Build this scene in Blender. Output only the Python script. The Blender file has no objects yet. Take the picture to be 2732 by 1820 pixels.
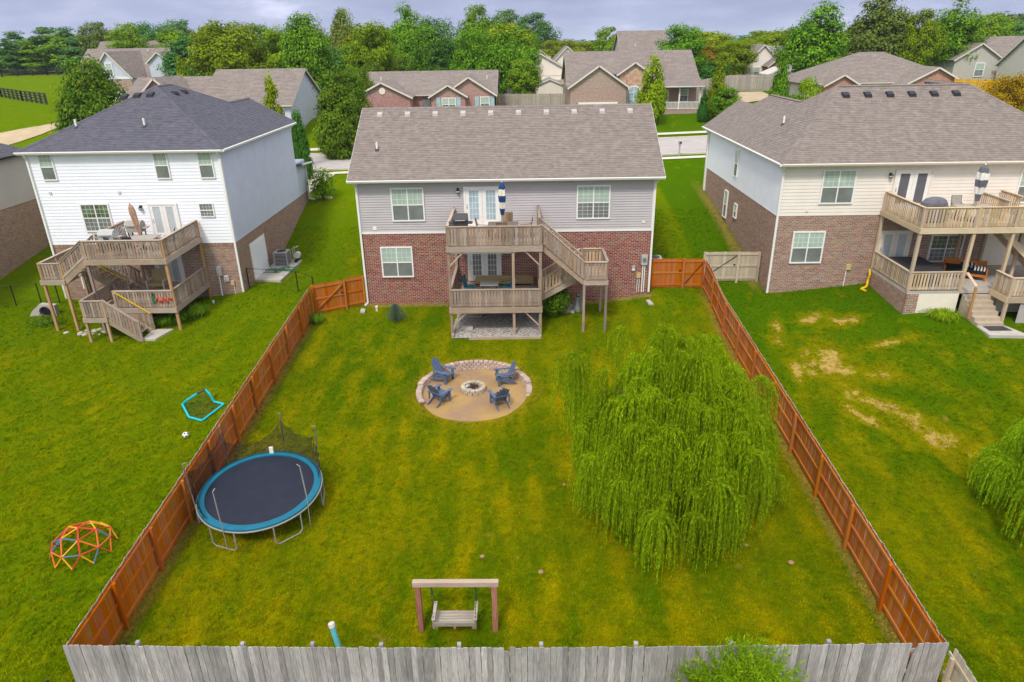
import bpy, bmesh, math, random
from mathutils import Vector, Matrix
R = math.radians
random.seed(7)
sc = bpy.context.scene
col = sc.collection

# ------------------------------------------------------------------ camera
CAM_P, CAM_R, CAM_Y = R(23.62), R(-0.987), R(1.037)
def cam_axes():
    cp, sp = math.cos(CAM_P), math.sin(CAM_P)
    f = Vector((0, cp, -sp)); u = Vector((0, sp, cp)); r = Vector((1, 0, 0))
    r2 = r*math.cos(CAM_R) + u*math.sin(CAM_R); u2 = u*math.cos(CAM_R) - r*math.sin(CAM_R)
    Z = Matrix.Rotation(CAM_Y, 3, 'Z')
    return Z @ r2, Z @ u2, Z @ f
cr, cu, cf = cam_axes()
cd = bpy.data.cameras.new('drone_camera')
cd.sensor_width = 36; cd.lens = 36*1845.6/2732
cd.clip_start = .2; cd.clip_end = 9000
cam = bpy.data.objects.new('drone_camera', cd); col.objects.link(cam)
m = Matrix((cr, cu, -cf)).transposed().to_4x4(); m.translation = (0, 0, 16.14)
cam.matrix_world = m
sc.camera = cam

# ------------------------------------------------------------------ light
SUN_EL, SUN_AZ = R(52), R(200)          # behind the drone, a little to one side
sc.view_settings.view_transform = 'Standard'
sc.view_settings.look = 'None'
sc.view_settings.gamma = 1
sc.view_settings.use_curve_mapping = False
sc.view_settings.exposure = 0.86
w = bpy.data.worlds.new('World'); sc.world = w; w.use_nodes = True
nt = w.node_tree; nt.nodes.clear()
def N(t, typ, **kw):
    n = t.nodes.new(typ)
    for k, v in kw.items():
        if k.startswith('i_'): n.inputs[k[2:].replace('_', ' ')].default_value = v
        else: setattr(n, k, v)
    return n
def ramp(t, stops, interp='LINEAR'):
    n = t.nodes.new('ShaderNodeValToRGB'); e = n.color_ramp.elements
    n.color_ramp.interpolation = interp
    while len(e) < len(stops): e.new(.5)
    for el, (p, c) in zip(e, stops):
        el.position = p; el.color = (*c, 1) if len(c) == 3 else c
    return n
sky = N(nt, 'ShaderNodeTexSky'); sky.sky_type = 'NISHITA'; sky.sun_disc = False
sky.sun_elevation = SUN_EL; sky.sun_rotation = SUN_AZ
sky.air_density = 1.2; sky.dust_density = 2.5
tc = N(nt, 'ShaderNodeTexCoord'); sx = N(nt, 'ShaderNodeSeparateXYZ')
nt.links.new(tc.outputs['Generated'], sx.inputs[0])
# overcast veil: a plain overcast sky is about three times brighter overhead than at the horizon
grad = ramp(nt, [(0, (3.0, 3.3, 4.8)), (.06, (2.55, 2.85, 4.35)), (.2, (3.8, 4.05, 4.9)), (.5, (6.8, 6.8, 7.0)), (1, (9.0, 8.9, 8.7))])
nt.links.new(sx.outputs['Z'], grad.inputs[0])
mp = N(nt, 'ShaderNodeMapping'); mp.inputs['Scale'].default_value = (2.2, 2.2, 9)
nt.links.new(tc.outputs['Generated'], mp.inputs[0])
cn = N(nt, 'ShaderNodeTexNoise', i_Scale=2.6, i_Detail=7, i_Roughness=.58); nt.links.new(mp.outputs[0], cn.inputs['Vector'])
cr_ = ramp(nt, [(.36, (.80, .81, .85)), (.52, (.98, .98, .98)), (.62, (1.15, 1.13, 1.08)), (.72, (1.7, 1.6, 1.42))]); nt.links.new(cn.outputs['Fac'], cr_.inputs[0])
mul = N(nt, 'ShaderNodeMix', data_type='RGBA', blend_type='MULTIPLY'); mul.inputs['Factor'].default_value = 1
nt.links.new(grad.outputs[0], mul.inputs['A']); nt.links.new(cr_.outputs[0], mul.inputs['B'])
mx = N(nt, 'ShaderNodeMix', data_type='RGBA'); mx.inputs['Factor'].default_value = .88
nt.links.new(sky.outputs[0], mx.inputs['A']); nt.links.new(mul.outputs['Result'], mx.inputs['B'])
bg = N(nt, 'ShaderNodeBackground'); bg.inputs['Strength'].default_value = .1
wo = N(nt, 'ShaderNodeOutputWorld')
nt.links.new(mx.outputs['Result'], bg.inputs['Color']); nt.links.new(bg.outputs[0], wo.inputs[0])
sl = bpy.data.lights.new('sun', 'SUN'); sl.energy = 1.5; sl.angle = R(10); sl.color = (1, .93, .80)
so = bpy.data.objects.new('sun', sl); col.objects.link(so)
sd = Vector((math.sin(SUN_AZ)*math.cos(SUN_EL), math.cos(SUN_AZ)*math.cos(SUN_EL), math.sin(SUN_EL)))
so.rotation_euler = sd.to_track_quat('Z', 'Y').to_euler()
so.location = sd*60

# ------------------------------------------------------------------ materials
MATS = {}
def base_mat(name, rough=.8, spec=.3, metal=0):
    mt = bpy.data.materials.new(name); mt.use_nodes = True
    t = mt.node_tree; b = t.nodes['Principled BSDF']
    b.inputs['Roughness'].default_value = rough; b.inputs['Metallic'].default_value = metal
    b.inputs['Specular IOR Level'].default_value = spec
    MATS[name] = mt
    return mt, t, b
def L(t, a, b): t.links.new(a, b)
def mapped(t, scale=(1, 1, 1), src='Object', rot=(0, 0, 0)):
    c = N(t, 'ShaderNodeTexCoord'); mpn = N(t, 'ShaderNodeMapping')
    mpn.inputs['Scale'].default_value = scale; mpn.inputs['Rotation'].default_value = rot
    L(t, c.outputs[src], mpn.inputs[0]); return mpn.outputs[0]
def position(t, scale=(1, 1, 1)):
    g = N(t, 'ShaderNodeNewGeometry'); mpn = N(t, 'ShaderNodeMapping'); mpn.inputs['Scale'].default_value = scale
    L(t, g.outputs['Position'], mpn.inputs[0]); return mpn.outputs[0]
def mix(t, fac, a, b, mode='MIX'):
    n = N(t, 'ShaderNodeMix', data_type='RGBA', blend_type=mode)
    for s, v in (('Factor', fac), ('A', a), ('B', b)):
        if hasattr(v, 'links') or hasattr(v, 'is_linked'): L(t, v, n.inputs[s])
        elif isinstance(v, tuple): n.inputs[s].default_value = (*v, 1) if len(v) == 3 else v
        else: n.inputs[s].default_value = v
    return n.outputs['Result']
def math_(t, op, a, b=None, c=None):
    n = N(t, 'ShaderNodeMath', operation=op)
    for i, v in enumerate((a, b, c)):
        if v is None: continue
        if hasattr(v, 'is_linked'): L(t, v, n.inputs[i])
        else: n.inputs[i].default_value = v
    return n.outputs[0]
def noise(t, vec, scale, detail=4, rough=.55):
    n = N(t, 'ShaderNodeTexNoise', i_Scale=scale, i_Detail=detail, i_Roughness=rough)
    L(t, vec, n.inputs['Vector']); return n.outputs['Fac']
def rng(t, v, a, b, c, d):
    n = N(t, 'ShaderNodeMapRange'); L(t, v, n.inputs['Value'])
    for k, x in zip(('From Min', 'From Max', 'To Min', 'To Max'), (a, b, c, d)): n.inputs[k].default_value = x
    return n.outputs['Result']
def plain(name, c, rough=.7, var=.12, scale=4, rnd=None, rvar=.2, bump=0, bscale=40, stretch=(1, 1, 1), spec=.3, metal=0, c2=None, src='pos'):
    """colour with a noise mottling; rnd 'object' or 'island' shifts each piece's value and hue a little"""
    mt, t, b = base_mat(name, rough, spec, metal)
    vec = position(t, stretch) if src == 'pos' else mapped(t, stretch)
    n1 = noise(t, vec, scale)
    lo = tuple(x*(1-var) for x in c); hi = tuple(min(1, x*(1+var)) for x in c)
    if c2: lo, hi = c, c2
    cm = mix(t, rng(t, n1, .3, .7, 0, 1), lo, hi)
    if rnd:
        if rnd == 'object': rv = N(t, 'ShaderNodeObjectInfo').outputs['Random']
        else: rv = N(t, 'ShaderNodeNewGeometry').outputs['Random Per Island']
        h = N(t, 'ShaderNodeHueSaturation')
        L(t, rng(t, rv, 0, 1, 1-rvar, 1+rvar), h.inputs['Value'])
        r2 = math_(t, 'FRACT', math_(t, 'MULTIPLY', rv, 17.3))
        L(t, rng(t, r2, 0, 1, .5-.03*rvar/.2, .5+.03*rvar/.2), h.inputs['Hue'])
        L(t, rng(t, math_(t, 'FRACT', math_(t, 'MULTIPLY', rv, 7.7)), 0, 1, 1-rvar, 1+rvar*.6), h.inputs['Saturation'])
        L(t, cm, h.inputs['Color']); cm = h.outputs[0]
    L(t, cm, b.inputs['Base Color'])
    if bump:
        bn = N(t, 'ShaderNodeBump', i_Strength=bump, i_Distance=.02)
        L(t, noise(t, vec, bscale), bn.inputs['Height']); L(t, bn.outputs[0], b.inputs['Normal'])
    return mt
def wood(name, c1, c2, rnd='object', rvar=.22, axis='z', rough=.85, grain=1.0):
    """boards: long grain along one axis plus knots and grey wear, each board its own tone"""
    mt, t, b = base_mat(name, rough, .05)
    st = {'z': (22, 22, 1.2), 'x': (1.2, 22, 22), 'y': (22, 1.2, 22)}[axis]
    g1 = noise(t, position(t, st), 1.6*grain, 6, .65)
    g2 = noise(t, position(t), 1.1, 3)
    cm = mix(t, rng(t, g1, .32, .68, 0, 1), c1, c2)
    cm = mix(t, rng(t, g2, .35, .7, 0, .35), cm, tuple(x*.72 for x in c1))
    rv = N(t, 'ShaderNodeObjectInfo').outputs['Random'] if rnd == 'object' else N(t, 'ShaderNodeNewGeometry').outputs['Random Per Island']
    h = N(t, 'ShaderNodeHueSaturation')
    L(t, rng(t, rv, 0, 1, 1-rvar, 1+rvar), h.inputs['Value'])
    L(t, rng(t, math_(t, 'FRACT', math_(t, 'MULTIPLY', rv, 13.1)), 0, 1, .49, .51), h.inputs['Hue'])
    L(t, rng(t, math_(t, 'FRACT', math_(t, 'MULTIPLY', rv, 5.3)), 0, 1, 1-rvar*1.2, 1+rvar*.7), h.inputs['Saturation'])
    L(t, cm, h.inputs['Color']); L(t, h.outputs[0], b.inputs['Base Color'])
    bn = N(t, 'ShaderNodeBump', i_Strength=.35, i_Distance=.01); L(t, g1, bn.inputs['Height']); L(t, bn.outputs[0], b.inputs['Normal'])
    return mt
def leaf(name, c1, c2, c3, rvar=.25, trans=.25):
    """foliage: every leaf cluster its own tone, plus per-tree shift"""
    mt, t, b = base_mat(name, .7, .05)
    g = N(t, 'ShaderNodeNewGeometry'); ri = g.outputs['Random Per Island']
    rp = ramp(t, [(0, c1), (.5, c2), (1, c3)]); L(t, ri, rp.inputs[0])
    cl = noise(t, position(t), .45, 3)
    oi = N(t, 'ShaderNodeObjectInfo').outputs['Random']
    h = N(t, 'ShaderNodeHueSaturation')
    L(t, rp.outputs[0], h.inputs['Color'])
    L(t, math_(t, 'MULTIPLY', rng(t, oi, 0, 1, 1-rvar*.6, 1+rvar*.6), rng(t, cl, .3, .7, .8, 1.2)), h.inputs['Value'])
    L(t, rng(t, math_(t, 'FRACT', math_(t, 'MULTIPLY', oi, 9.7)), 0, 1, .485, .515), h.inputs['Hue'])
    L(t, h.outputs[0], b.inputs['Base Color'])
    tr = N(t, 'ShaderNodeBsdfTranslucent'); L(t, h.outputs[0], tr.inputs['Color'])
    ms = N(t, 'ShaderNodeMixShader'); ms.inputs[0].default_value = trans
    L(t, b.outputs[0], ms.inputs[1]); L(t, tr.outputs[0], ms.inputs[2])
    L(t, ms.outputs[0], t.nodes['Material Output'].inputs['Surface'])
    return mt

# ground: mown lawn with patches, mowing stripes, worn soil along the fence foot and bare spots in the neighbour's yard
def lawn_mat(name='lawn', blades=False):
    mt, t, b = base_mat(name, 1.0, 0.0)
    P = position(t)
    s = N(t, 'ShaderNodeSeparateXYZ'); L(t, P, s.inputs[0]); X, Y = s.outputs['X'], s.outputs['Y']
    big = noise(t, P, .16, 4, .6); mid = noise(t, position(t, (1.6, .6, 1)), .55, 5, .62); fine = noise(t, P, 7, 5, .75)
    tiny = noise(t, position(t, (1, .6, 1)), 30, 3, .8); clump = noise(t, P, 2.3, 4, .7); patch = noise(t, position(t, (1.2, .8, 1)), .85, 6, .68)
    c = mix(t, rng(t, big, .36, .64, 0, 1), (.048, .114, .0003), (.150, .168, .0003))
    c = mix(t, rng(t, mid, .43, .66, 0, .85), c, (.29, .240, .0003))
    c = mix(t, rng(t, clump, .5, .72, 0, .75), c, (.050, .120, .0004))
    def stripes(ax, ay, per, warp):
        ph = math_(t, 'ADD', math_(t, 'ADD', math_(t, 'MULTIPLY', X, ax), math_(t, 'MULTIPLY', Y, ay)), math_(t, 'MULTIPLY', noise(t, P, .22, 3), warp))
        return math_(t, 'SINE', math_(t, 'MULTIPLY', ph, 6.283/per))
    s1 = stripes(1, .05, 1.25, 1.6); s2 = stripes(.72, -.69, 1.15, 2.2)
    st = mix(t, rng(t, X, -11.4, -11.2, 0, 1), s2, s1)
    c = mix(t, rng(t, st, -.6, .9, 0, .36), c, (.046, .115, .0004))
    c = mix(t, rng(t, X, -11.3, -12.2, 0, .55), c, (.088, .165, .0003))
    c = mix(t, rng(t, Y, 29, 38, 0, .6), c, (.080, .172, .0004))
    # the cream house's yard: deeper green before the house, straw streaks running aslant further down
    f = math_(t, 'MULTIPLY', rng(t, X, 10.2, 10.5, 0, 1), rng(t, Y, 20, 31, 0, .85)); c = mix(t, f, c, (.036, .125, .0005))
    # foot of fences and walls: thin dry strip, broken up
    def foot(dist, w0, w1, extra, colr=(.30, .19, .05)):
        f = math_(t, 'MULTIPLY', rng(t, dist, w0, w1, 1, 0), rng(t, fine, .35, .6, .15, .85))
        for e in extra: f = math_(t, 'MULTIPLY', f, e)
        return mix(t, f, c, colr)
    for fx in (-11.25, 10.03):
        c = foot(math_(t, 'ABSOLUTE', math_(t, 'SUBTRACT', X, fx)), .12, .34, [rng(t, Y, 36, 37, 1, 0)])
    c = foot(math_(t, 'ABSOLUTE', math_(t, 'SUBTRACT', Y, 36.2)), .16, .42, [rng(t, math_(t, 'ABSOLUTE', math_(t, 'ADD', X, .9)), 7.7, 8.2, 1, 0)], (.40, .25, .12))
    c = foot(math_(t, 'ABSOLUTE', math_(t, 'SUBTRACT', X, 13.2)), .1, .5, [rng(t, Y, 36.6, 38, 0, 1), rng(t, Y, 50, 54, 1, 0)], (.34, .20, .08))
    dx = math_(t, 'ADD', X, 2.2); dy = math_(t, 'SUBTRACT', Y, 27.15)
    rr = math_(t, 'SQRT', math_(t, 'ADD', math_(t, 'MULTIPLY', dx, dx), math_(t, 'MULTIPLY', dy, dy)))
    c = foot(rr, 2.65, 3.15, [rng(t, clump, .4, .6, .2, 1)], (.30, .205, .012))
    # bare streaks
    wob = math_(t, 'SUBTRACT', noise(t, position(t, (1, .8, 1)), 1.15, 9, .78), .5)
    tot = None
    for cx_, cy_, th, la, lb in ((13.75, 28.5, 1.45, 1.25, .62), (13.2, 29.6, .6, .5, .3), (15.75, 27.35, .4, .5, .38), (14.6, 25.0, -1.0, 1.1, .32), (15.75, 23.0, -1.05, 1.15, .42), (14.7, 33.0, .3, .55, .3), (15.9, 32.4, .1, .6, .3), (12.7, 32.0, 1.3, .8, .2), (17.0, 29.8, .2, .8, .2), (13.6, 24.6, -1.1, .9, .2), (12.3, 28.2, 1.4, .9, .16)):
        c0_, s0_ = math.cos(th), math.sin(th); ddx = math_(t, 'SUBTRACT', X, cx_); ddy = math_(t, 'SUBTRACT', Y, cy_)
        u_ = math_(t, 'ADD', math_(t, 'MULTIPLY', ddx, c0_/la), math_(t, 'MULTIPLY', ddy, s0_/la)); v_ = math_(t, 'SUBTRACT', math_(t, 'MULTIPLY', ddy, c0_/lb), math_(t, 'MULTIPLY', ddx, s0_/lb))
        d_ = math_(t, 'SQRT', math_(t, 'ADD', math_(t, 'MULTIPLY', u_, u_), math_(t, 'MULTIPLY', v_, v_)))
        tot = d_ if tot is None else math_(t, 'MINIMUM', tot, d_)
    q = math_(t, 'ADD', tot, math_(t, 'MULTIPLY', wob, 9.5))
    c = mix(t, rng(t, q, 3.0, .8, 0, .7), c, (.27, .215, .001))
    c = mix(t, rng(t, q, .85, .45, 0, .92), c, (.47, .33, .10))
    sp = noise(t, P, 1.15, 2, .5)
    c = mix(t, math_(t, 'MULTIPLY', rng(t, sp, .72, .79, 0, .8), rng(t, fine, .4, .6, .3, 1)), c, (.33, .20, .035))
    c = mix(t, rng(t, patch, .57, .73, 0, .55), c, (.34, .27, .001))
    c = mix(t, rng(t, fine, .3, .72, .0, .45), c, mix(t, .5, c, (.22, .22, .002)))
    v = N(t, 'ShaderNodeHueSaturation'); L(t, c, v.inputs['Color'])
    if blades:
        ri = N(t, 'ShaderNodeObjectInfo').outputs['Random']
        L(t, math_(t, 'MULTIPLY', rng(t, ri, 0, 1, .80, 1.5), rng(t, tiny, .25, .75, .8, 1.25)), v.inputs['Value'])
        L(t, rng(t, math_(t, 'FRACT', math_(t, 'MULTIPLY', ri, 7.7)), 0, 1, .48, .515), v.inputs['Hue'])
    else: L(t, rng(t, tiny, .25, .75, .45, 1.5), v.inputs['Value'])
    L(t, v.outputs[0], b.inputs['Base Color'])
    if not blades:
        bn = N(t, 'ShaderNodeBump', i_Strength=.9, i_Distance=.06); L(t, math_(t, 'ADD', fine, math_(t, 'MULTIPLY', tiny, .8)), bn.inputs['Height']); L(t, bn.outputs[0], b.inputs['Normal'])
    return mt
lawn_mat(); lawn_mat('grass_blades', True)
plain('concrete', (.44, .41, .38), .9, .12, 2.2, bump=.15)
plain('step_tan', (.42, .35, .27), .9, .12, 3)
plain('sidewalk', (.58, .54, .46), .9, .1, 1.5, bump=.1)
plain('road', (.40, .37, .37), .9, .10, .8, bump=.1)
plain('driveway', (.42, .33, .22), .9, .12, .7)
plain('gravel', (.33, .305, .29), .95, .6, 9, bump=.8, bscale=60)
def sand_mat():
    mt, t, b = base_mat('sand', .95, .1)
    P = position(t); s = N(t, 'ShaderNodeSeparateXYZ'); L(t, P, s.inputs[0])
    a = noise(t, P, .7, 5, .6); f = noise(t, P, 26, 4, .8)
    c = mix(t, rng(t, a, .38, .62, 0, 1), (.30, .20, .125), (.41, .265, .10))
    c = mix(t, rng(t, f, .52, .70, 0, .8), c, (.14, .09, .055))
    c = mix(t, rng(t, noise(t, P, 2.2, 3), .58, .7, 0, .5), c, (.33, .25, .17))
    L(t, c, b.inputs['Base Color'])
    bn = N(t, 'ShaderNodeBump', i_Strength=.6, i_Distance=.02); L(t, f, bn.inputs['Height']); L(t, bn.outputs[0], b.inputs['Normal'])
sand_mat()
plain('ivory_trim', (.66, .62, .57), .6, .03)
plain('white_trim', (.80, .80, .80), .5, .03)
plain('cream_trim', (.78, .72, .63), .55, .03)
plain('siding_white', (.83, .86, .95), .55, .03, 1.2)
plain('siding_grey', (.47, .445, .475), .6, .05, 1.2)
plain('siding_cream', (.78, .73, .68), .6, .04, 1.2)
plain('siding_bluegrey_and_shaded_white', (.53, .57, .70), .6, .05, 1.2)  # blue-grey siding; also white siding with its shade put into the colour
plain('siding_taupe', (.47, .445, .42), .65, .05, 1.2)
plain('soffit', (.72, .72, .74), .6, .03)
plain('mortar', (.64, .575, .53), .95, .1, 6)
plain('brick_red', (.255, .088, .060), .9, .12, 9, rnd='island', rvar=.2)
plain('brick_brown', (.315, .195, .145), .9, .12, 9, rnd='island', rvar=.2)
plain('brick_tan', (.37, .285, .225), .9, .22, 5, rnd='island', rvar=.22)
plain('brick_honey', (.50, .36, .22), .9, .3, 3, rnd='island', rvar=.22)
plain('brick_rose', (.37, .225, .185), .9, .2, 5, rnd='island', rvar=.22)
plain('brick_blush', (.43, .215, .13), .9, .2, 5, rnd='island', rvar=.25)
plain('shingle_brown', (.215, .182, .170), .95, .12, 3, rnd='island', rvar=.11, bump=.25, bscale=90)
plain('shingle_dark', (.096, .096, .128), .95, .12, 3, rnd='island', rvar=.10, bump=.25, bscale=90)
plain('shingle_grey', (.24, .24, .25), .95, .14, 12, rnd='island', rvar=.2)
plain('glass_blind', (.38, .49, .44), .08, .1, 2, spec=.6)
plain('glass_pale', (.47, .52, .55), .1, .08, 2, spec=.6)
plain('glass_dark', (.175, .195, .195), .06, .2, 1.5, spec=.6)
plain('glass_blue', (.34, .48, .56), .08, .15, 2, spec=.6)
plain('glass_green', (.09, .14, .08), .06, .6, 2.5, spec=.6)
plain('blind', (.55, .55, .53), .8, .05)
wood('wood_deck', (.25, .175, .13), (.415, .325, .265), axis='z', rvar=.26)
wood('wood_beam', (.31, .225, .17), (.50, .41, .335), axis='x')
wood('wood_tan', (.46, .33, .21), (.60, .47, .33), axis='z')
wood('wood_tan_beam', (.48, .36, .24), (.62, .50, .36), axis='x')
wood('wood_amber', (.36, .21, .10), (.50, .33, .19), axis='z')
wood('cedar', (.40, .108, .006), (.50, .150, .012), axis='z', rvar=.09)
wood('cedar_beam', (.43, .13, .014), (.54, .185, .03), axis='y', rvar=.05)
wood('cedar_post', (.38, .105, .008), (.48, .148, .016), axis='z', rvar=.05)
wood('weathered', (.22, .205, .21), (.52, .50, .50), axis='z', rvar=.30, grain=1.6)
wood('weathered_tan', (.44, .36, .26), (.58, .50, .39), axis='z', rvar=.15)
wood('weathered_far', (.34, .30, .27), (.46, .41, .36), axis='z', rnd='island', rvar=.14)
wood('yellow_fence', (.55, .30, .02), (.66, .40, .03), axis='z', rnd='island', rvar=.08)
wood('redwood', (.27, .095, .06), (.46, .27, .20), axis='z', rvar=.12)
wood('redwood_pale', (.40, .29, .225), (.56, .45, .375), axis='x', rvar=.1)
wood('swing_wood', (.27, .225, .19), (.46, .41, .36), axis='x', rvar=.15)
plain('stone_wall', (.42, .315, .27), .95, .16, 8, rnd='object', rvar=.16, bump=.5, bscale=25)
plain('stone_ring', (.42, .36, .27), .95, .16, 8, rnd='object', rvar=.14, bump=.5, bscale=25)
plain('ash', (.33, .28, .24), .95, .4, 14, bump=.6)
plain('charred', (.035, .028, .025), .9, .4, 20)
plain('burnt_log', (.13, .075, .05), .9, .5, 14)
plain('slate_chair', (.085, .125, .22), .5, .12, 6, rnd='object', rvar=.06, spec=.4)
plain('black_metal', (.015, .015, .017), .45, .1)
plain('dark_plastic', (.035, .035, .042), .4, .1)
plain('charcoal', (.05, .05, .055), .55, .15)
plain('steel', (.62, .61, .58), .35, .1, 6, metal=.7)
plain('pale_steel', (.27, .265, .25), .5, .12, 6)
plain('tramp_blue', (.003, .125, .215), .55, .12, 3)
plain('tramp_mat', (.012, .016, .033), .7, .15, 2.5)
plain('turquoise', (.0, .48, .62), .4, .05)
plain('pipe_teal', (.10, .40, .46), .55, .12, 5)
plain('pvc', (.72, .71, .68), .5, .06)
plain('dome_red', (.55, .045, .02), .4, .1)
plain('dome_orange', (.62, .13, .02), .4, .1)
plain('dome_yellow', (.70, .34, .01), .4, .1)
plain('dome_blue', (.07, .15, .28), .4, .1)
plain('umbrella_navy', (.012, .055, .20), .8, .12)
plain('umbrella_cream', (.78, .72, .60), .8, .06)
plain('umbrella_tan', (.36, .22, .15), .85, .15, 6)
plain('umbrella_grey', (.13, .13, .16), .85, .12)
plain('umbrella_white', (.74, .73, .72), .85, .05)
plain('teal_fabric', (.035, .19, .26), .8, .12)
plain('tan_fabric', (.40, .31, .16), .85, .1)
plain('grey_fabric', (.34, .32, .29), .85, .1)
plain('brown_mesh', (.30, .20, .11), .85, .1)
plain('brown_mesh_dark', (.15, .12, .10), .8, .1)
plain('cushion_black', (.013, .014, .018), .9, .2)
plain('orange_wood', (.46, .15, .03), .6, .2, 8)
plain('hot_tub', (.045, .045, .055), .6, .15)
plain('yellow_plastic', (.72, .46, .01), .45, .06)
plain('green_plastic', (.01, .16, .07), .5, .1)
plain('blue_paint', (.01, .04, .2), .4, .1)
plain('meter_grey', (.42, .43, .44), .5, .08)
plain('copper_box', (.55, .43, .22), .6, .08)
plain('bark', (.085, .062, .042), .95, .3, 6, bump=.6, bscale=14)
plain('bark_pale', (.17, .13, .09), .95, .3, 6, bump=.6, bscale=14)
plain('mulch', (.075, .045, .03), .95, .35, 12, bump=.7)
plain('mushroom', (.30, .185, .09), .8, .2, 20)
plain('dark_opening', (.01, .01, .012), .9, .1)
plain('vent_white', (.60, .57, .55)
, .6, .05)
plain('vent_grey', (.42, .39, .385), .6, .05)
plain('vent_black', (.02, .02, .03), .5, .1)
plain('black_board', (.03, .028, .03), .8, .2)
plain('ac_grey', (.40, .40, .40), .5, .06)
plain('ball_white', (.8, .8, .8), .4, .02)
leaf('leaf_green', (.054, .150, .006), (.120, .260, .010), (.235, .39, .016))
leaf('leaf_yellow', (.115, .185, .003), (.21, .29, .005), (.33, .38, .009))
leaf('leaf_olive', (.085, .13, .018), (.15, .20, .032), (.26, .30, .06))
leaf('leaf_blue', (.040, .125, .026), (.082, .210, .042), (.155, .320, .07))
leaf('leaf_lime', (.10, .19, .003), (.19, .31, .005), (.29, .40, .010))
leaf('leaf_arbor', (.046, .125, .006), (.095, .205, .010), (.20, .275, .015))
leaf('leaf_orange', (0.161, 0.115, 0.005), (0.299, 0.196, 0.006), (0.414, 0.253, 0.007))
leaf('leaf_willow', (.115, .225, .002), (.235, .375, .003), (.41, .51, .009), trans=.42)
leaf('leaf_dark', (.022, .085, .009), (.048, .150, .015), (.095, .22, .022))
leaf('leaf_spruce', (0.062, 0.138, 0.106), (0.106, 0.200, 0.150), (0.188, 0.275, 0.213))
def net_mat(name, c, alpha):
    mt, t, b = base_mat(name, .8, .1)
    b.inputs['Base Color'].default_value = (*c, 1)
    tr = N(t, 'ShaderNodeBsdfTransparent'); ms = N(t, 'ShaderNodeMixShader'); ms.inputs[0].default_value = alpha
    L(t, tr.outputs[0], ms.inputs[1]); L(t, b.outputs[0], ms.inputs[2]); L(t, ms.outputs[0], t.nodes['Material Output'].inputs['Surface'])
net_mat('netting', (.012, .012, .016), .52)
net_mat('goal_net', (.03, .04, .03), .18)
plain('screen_mesh', (.12, .12, .14), .9, .1)

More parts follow.
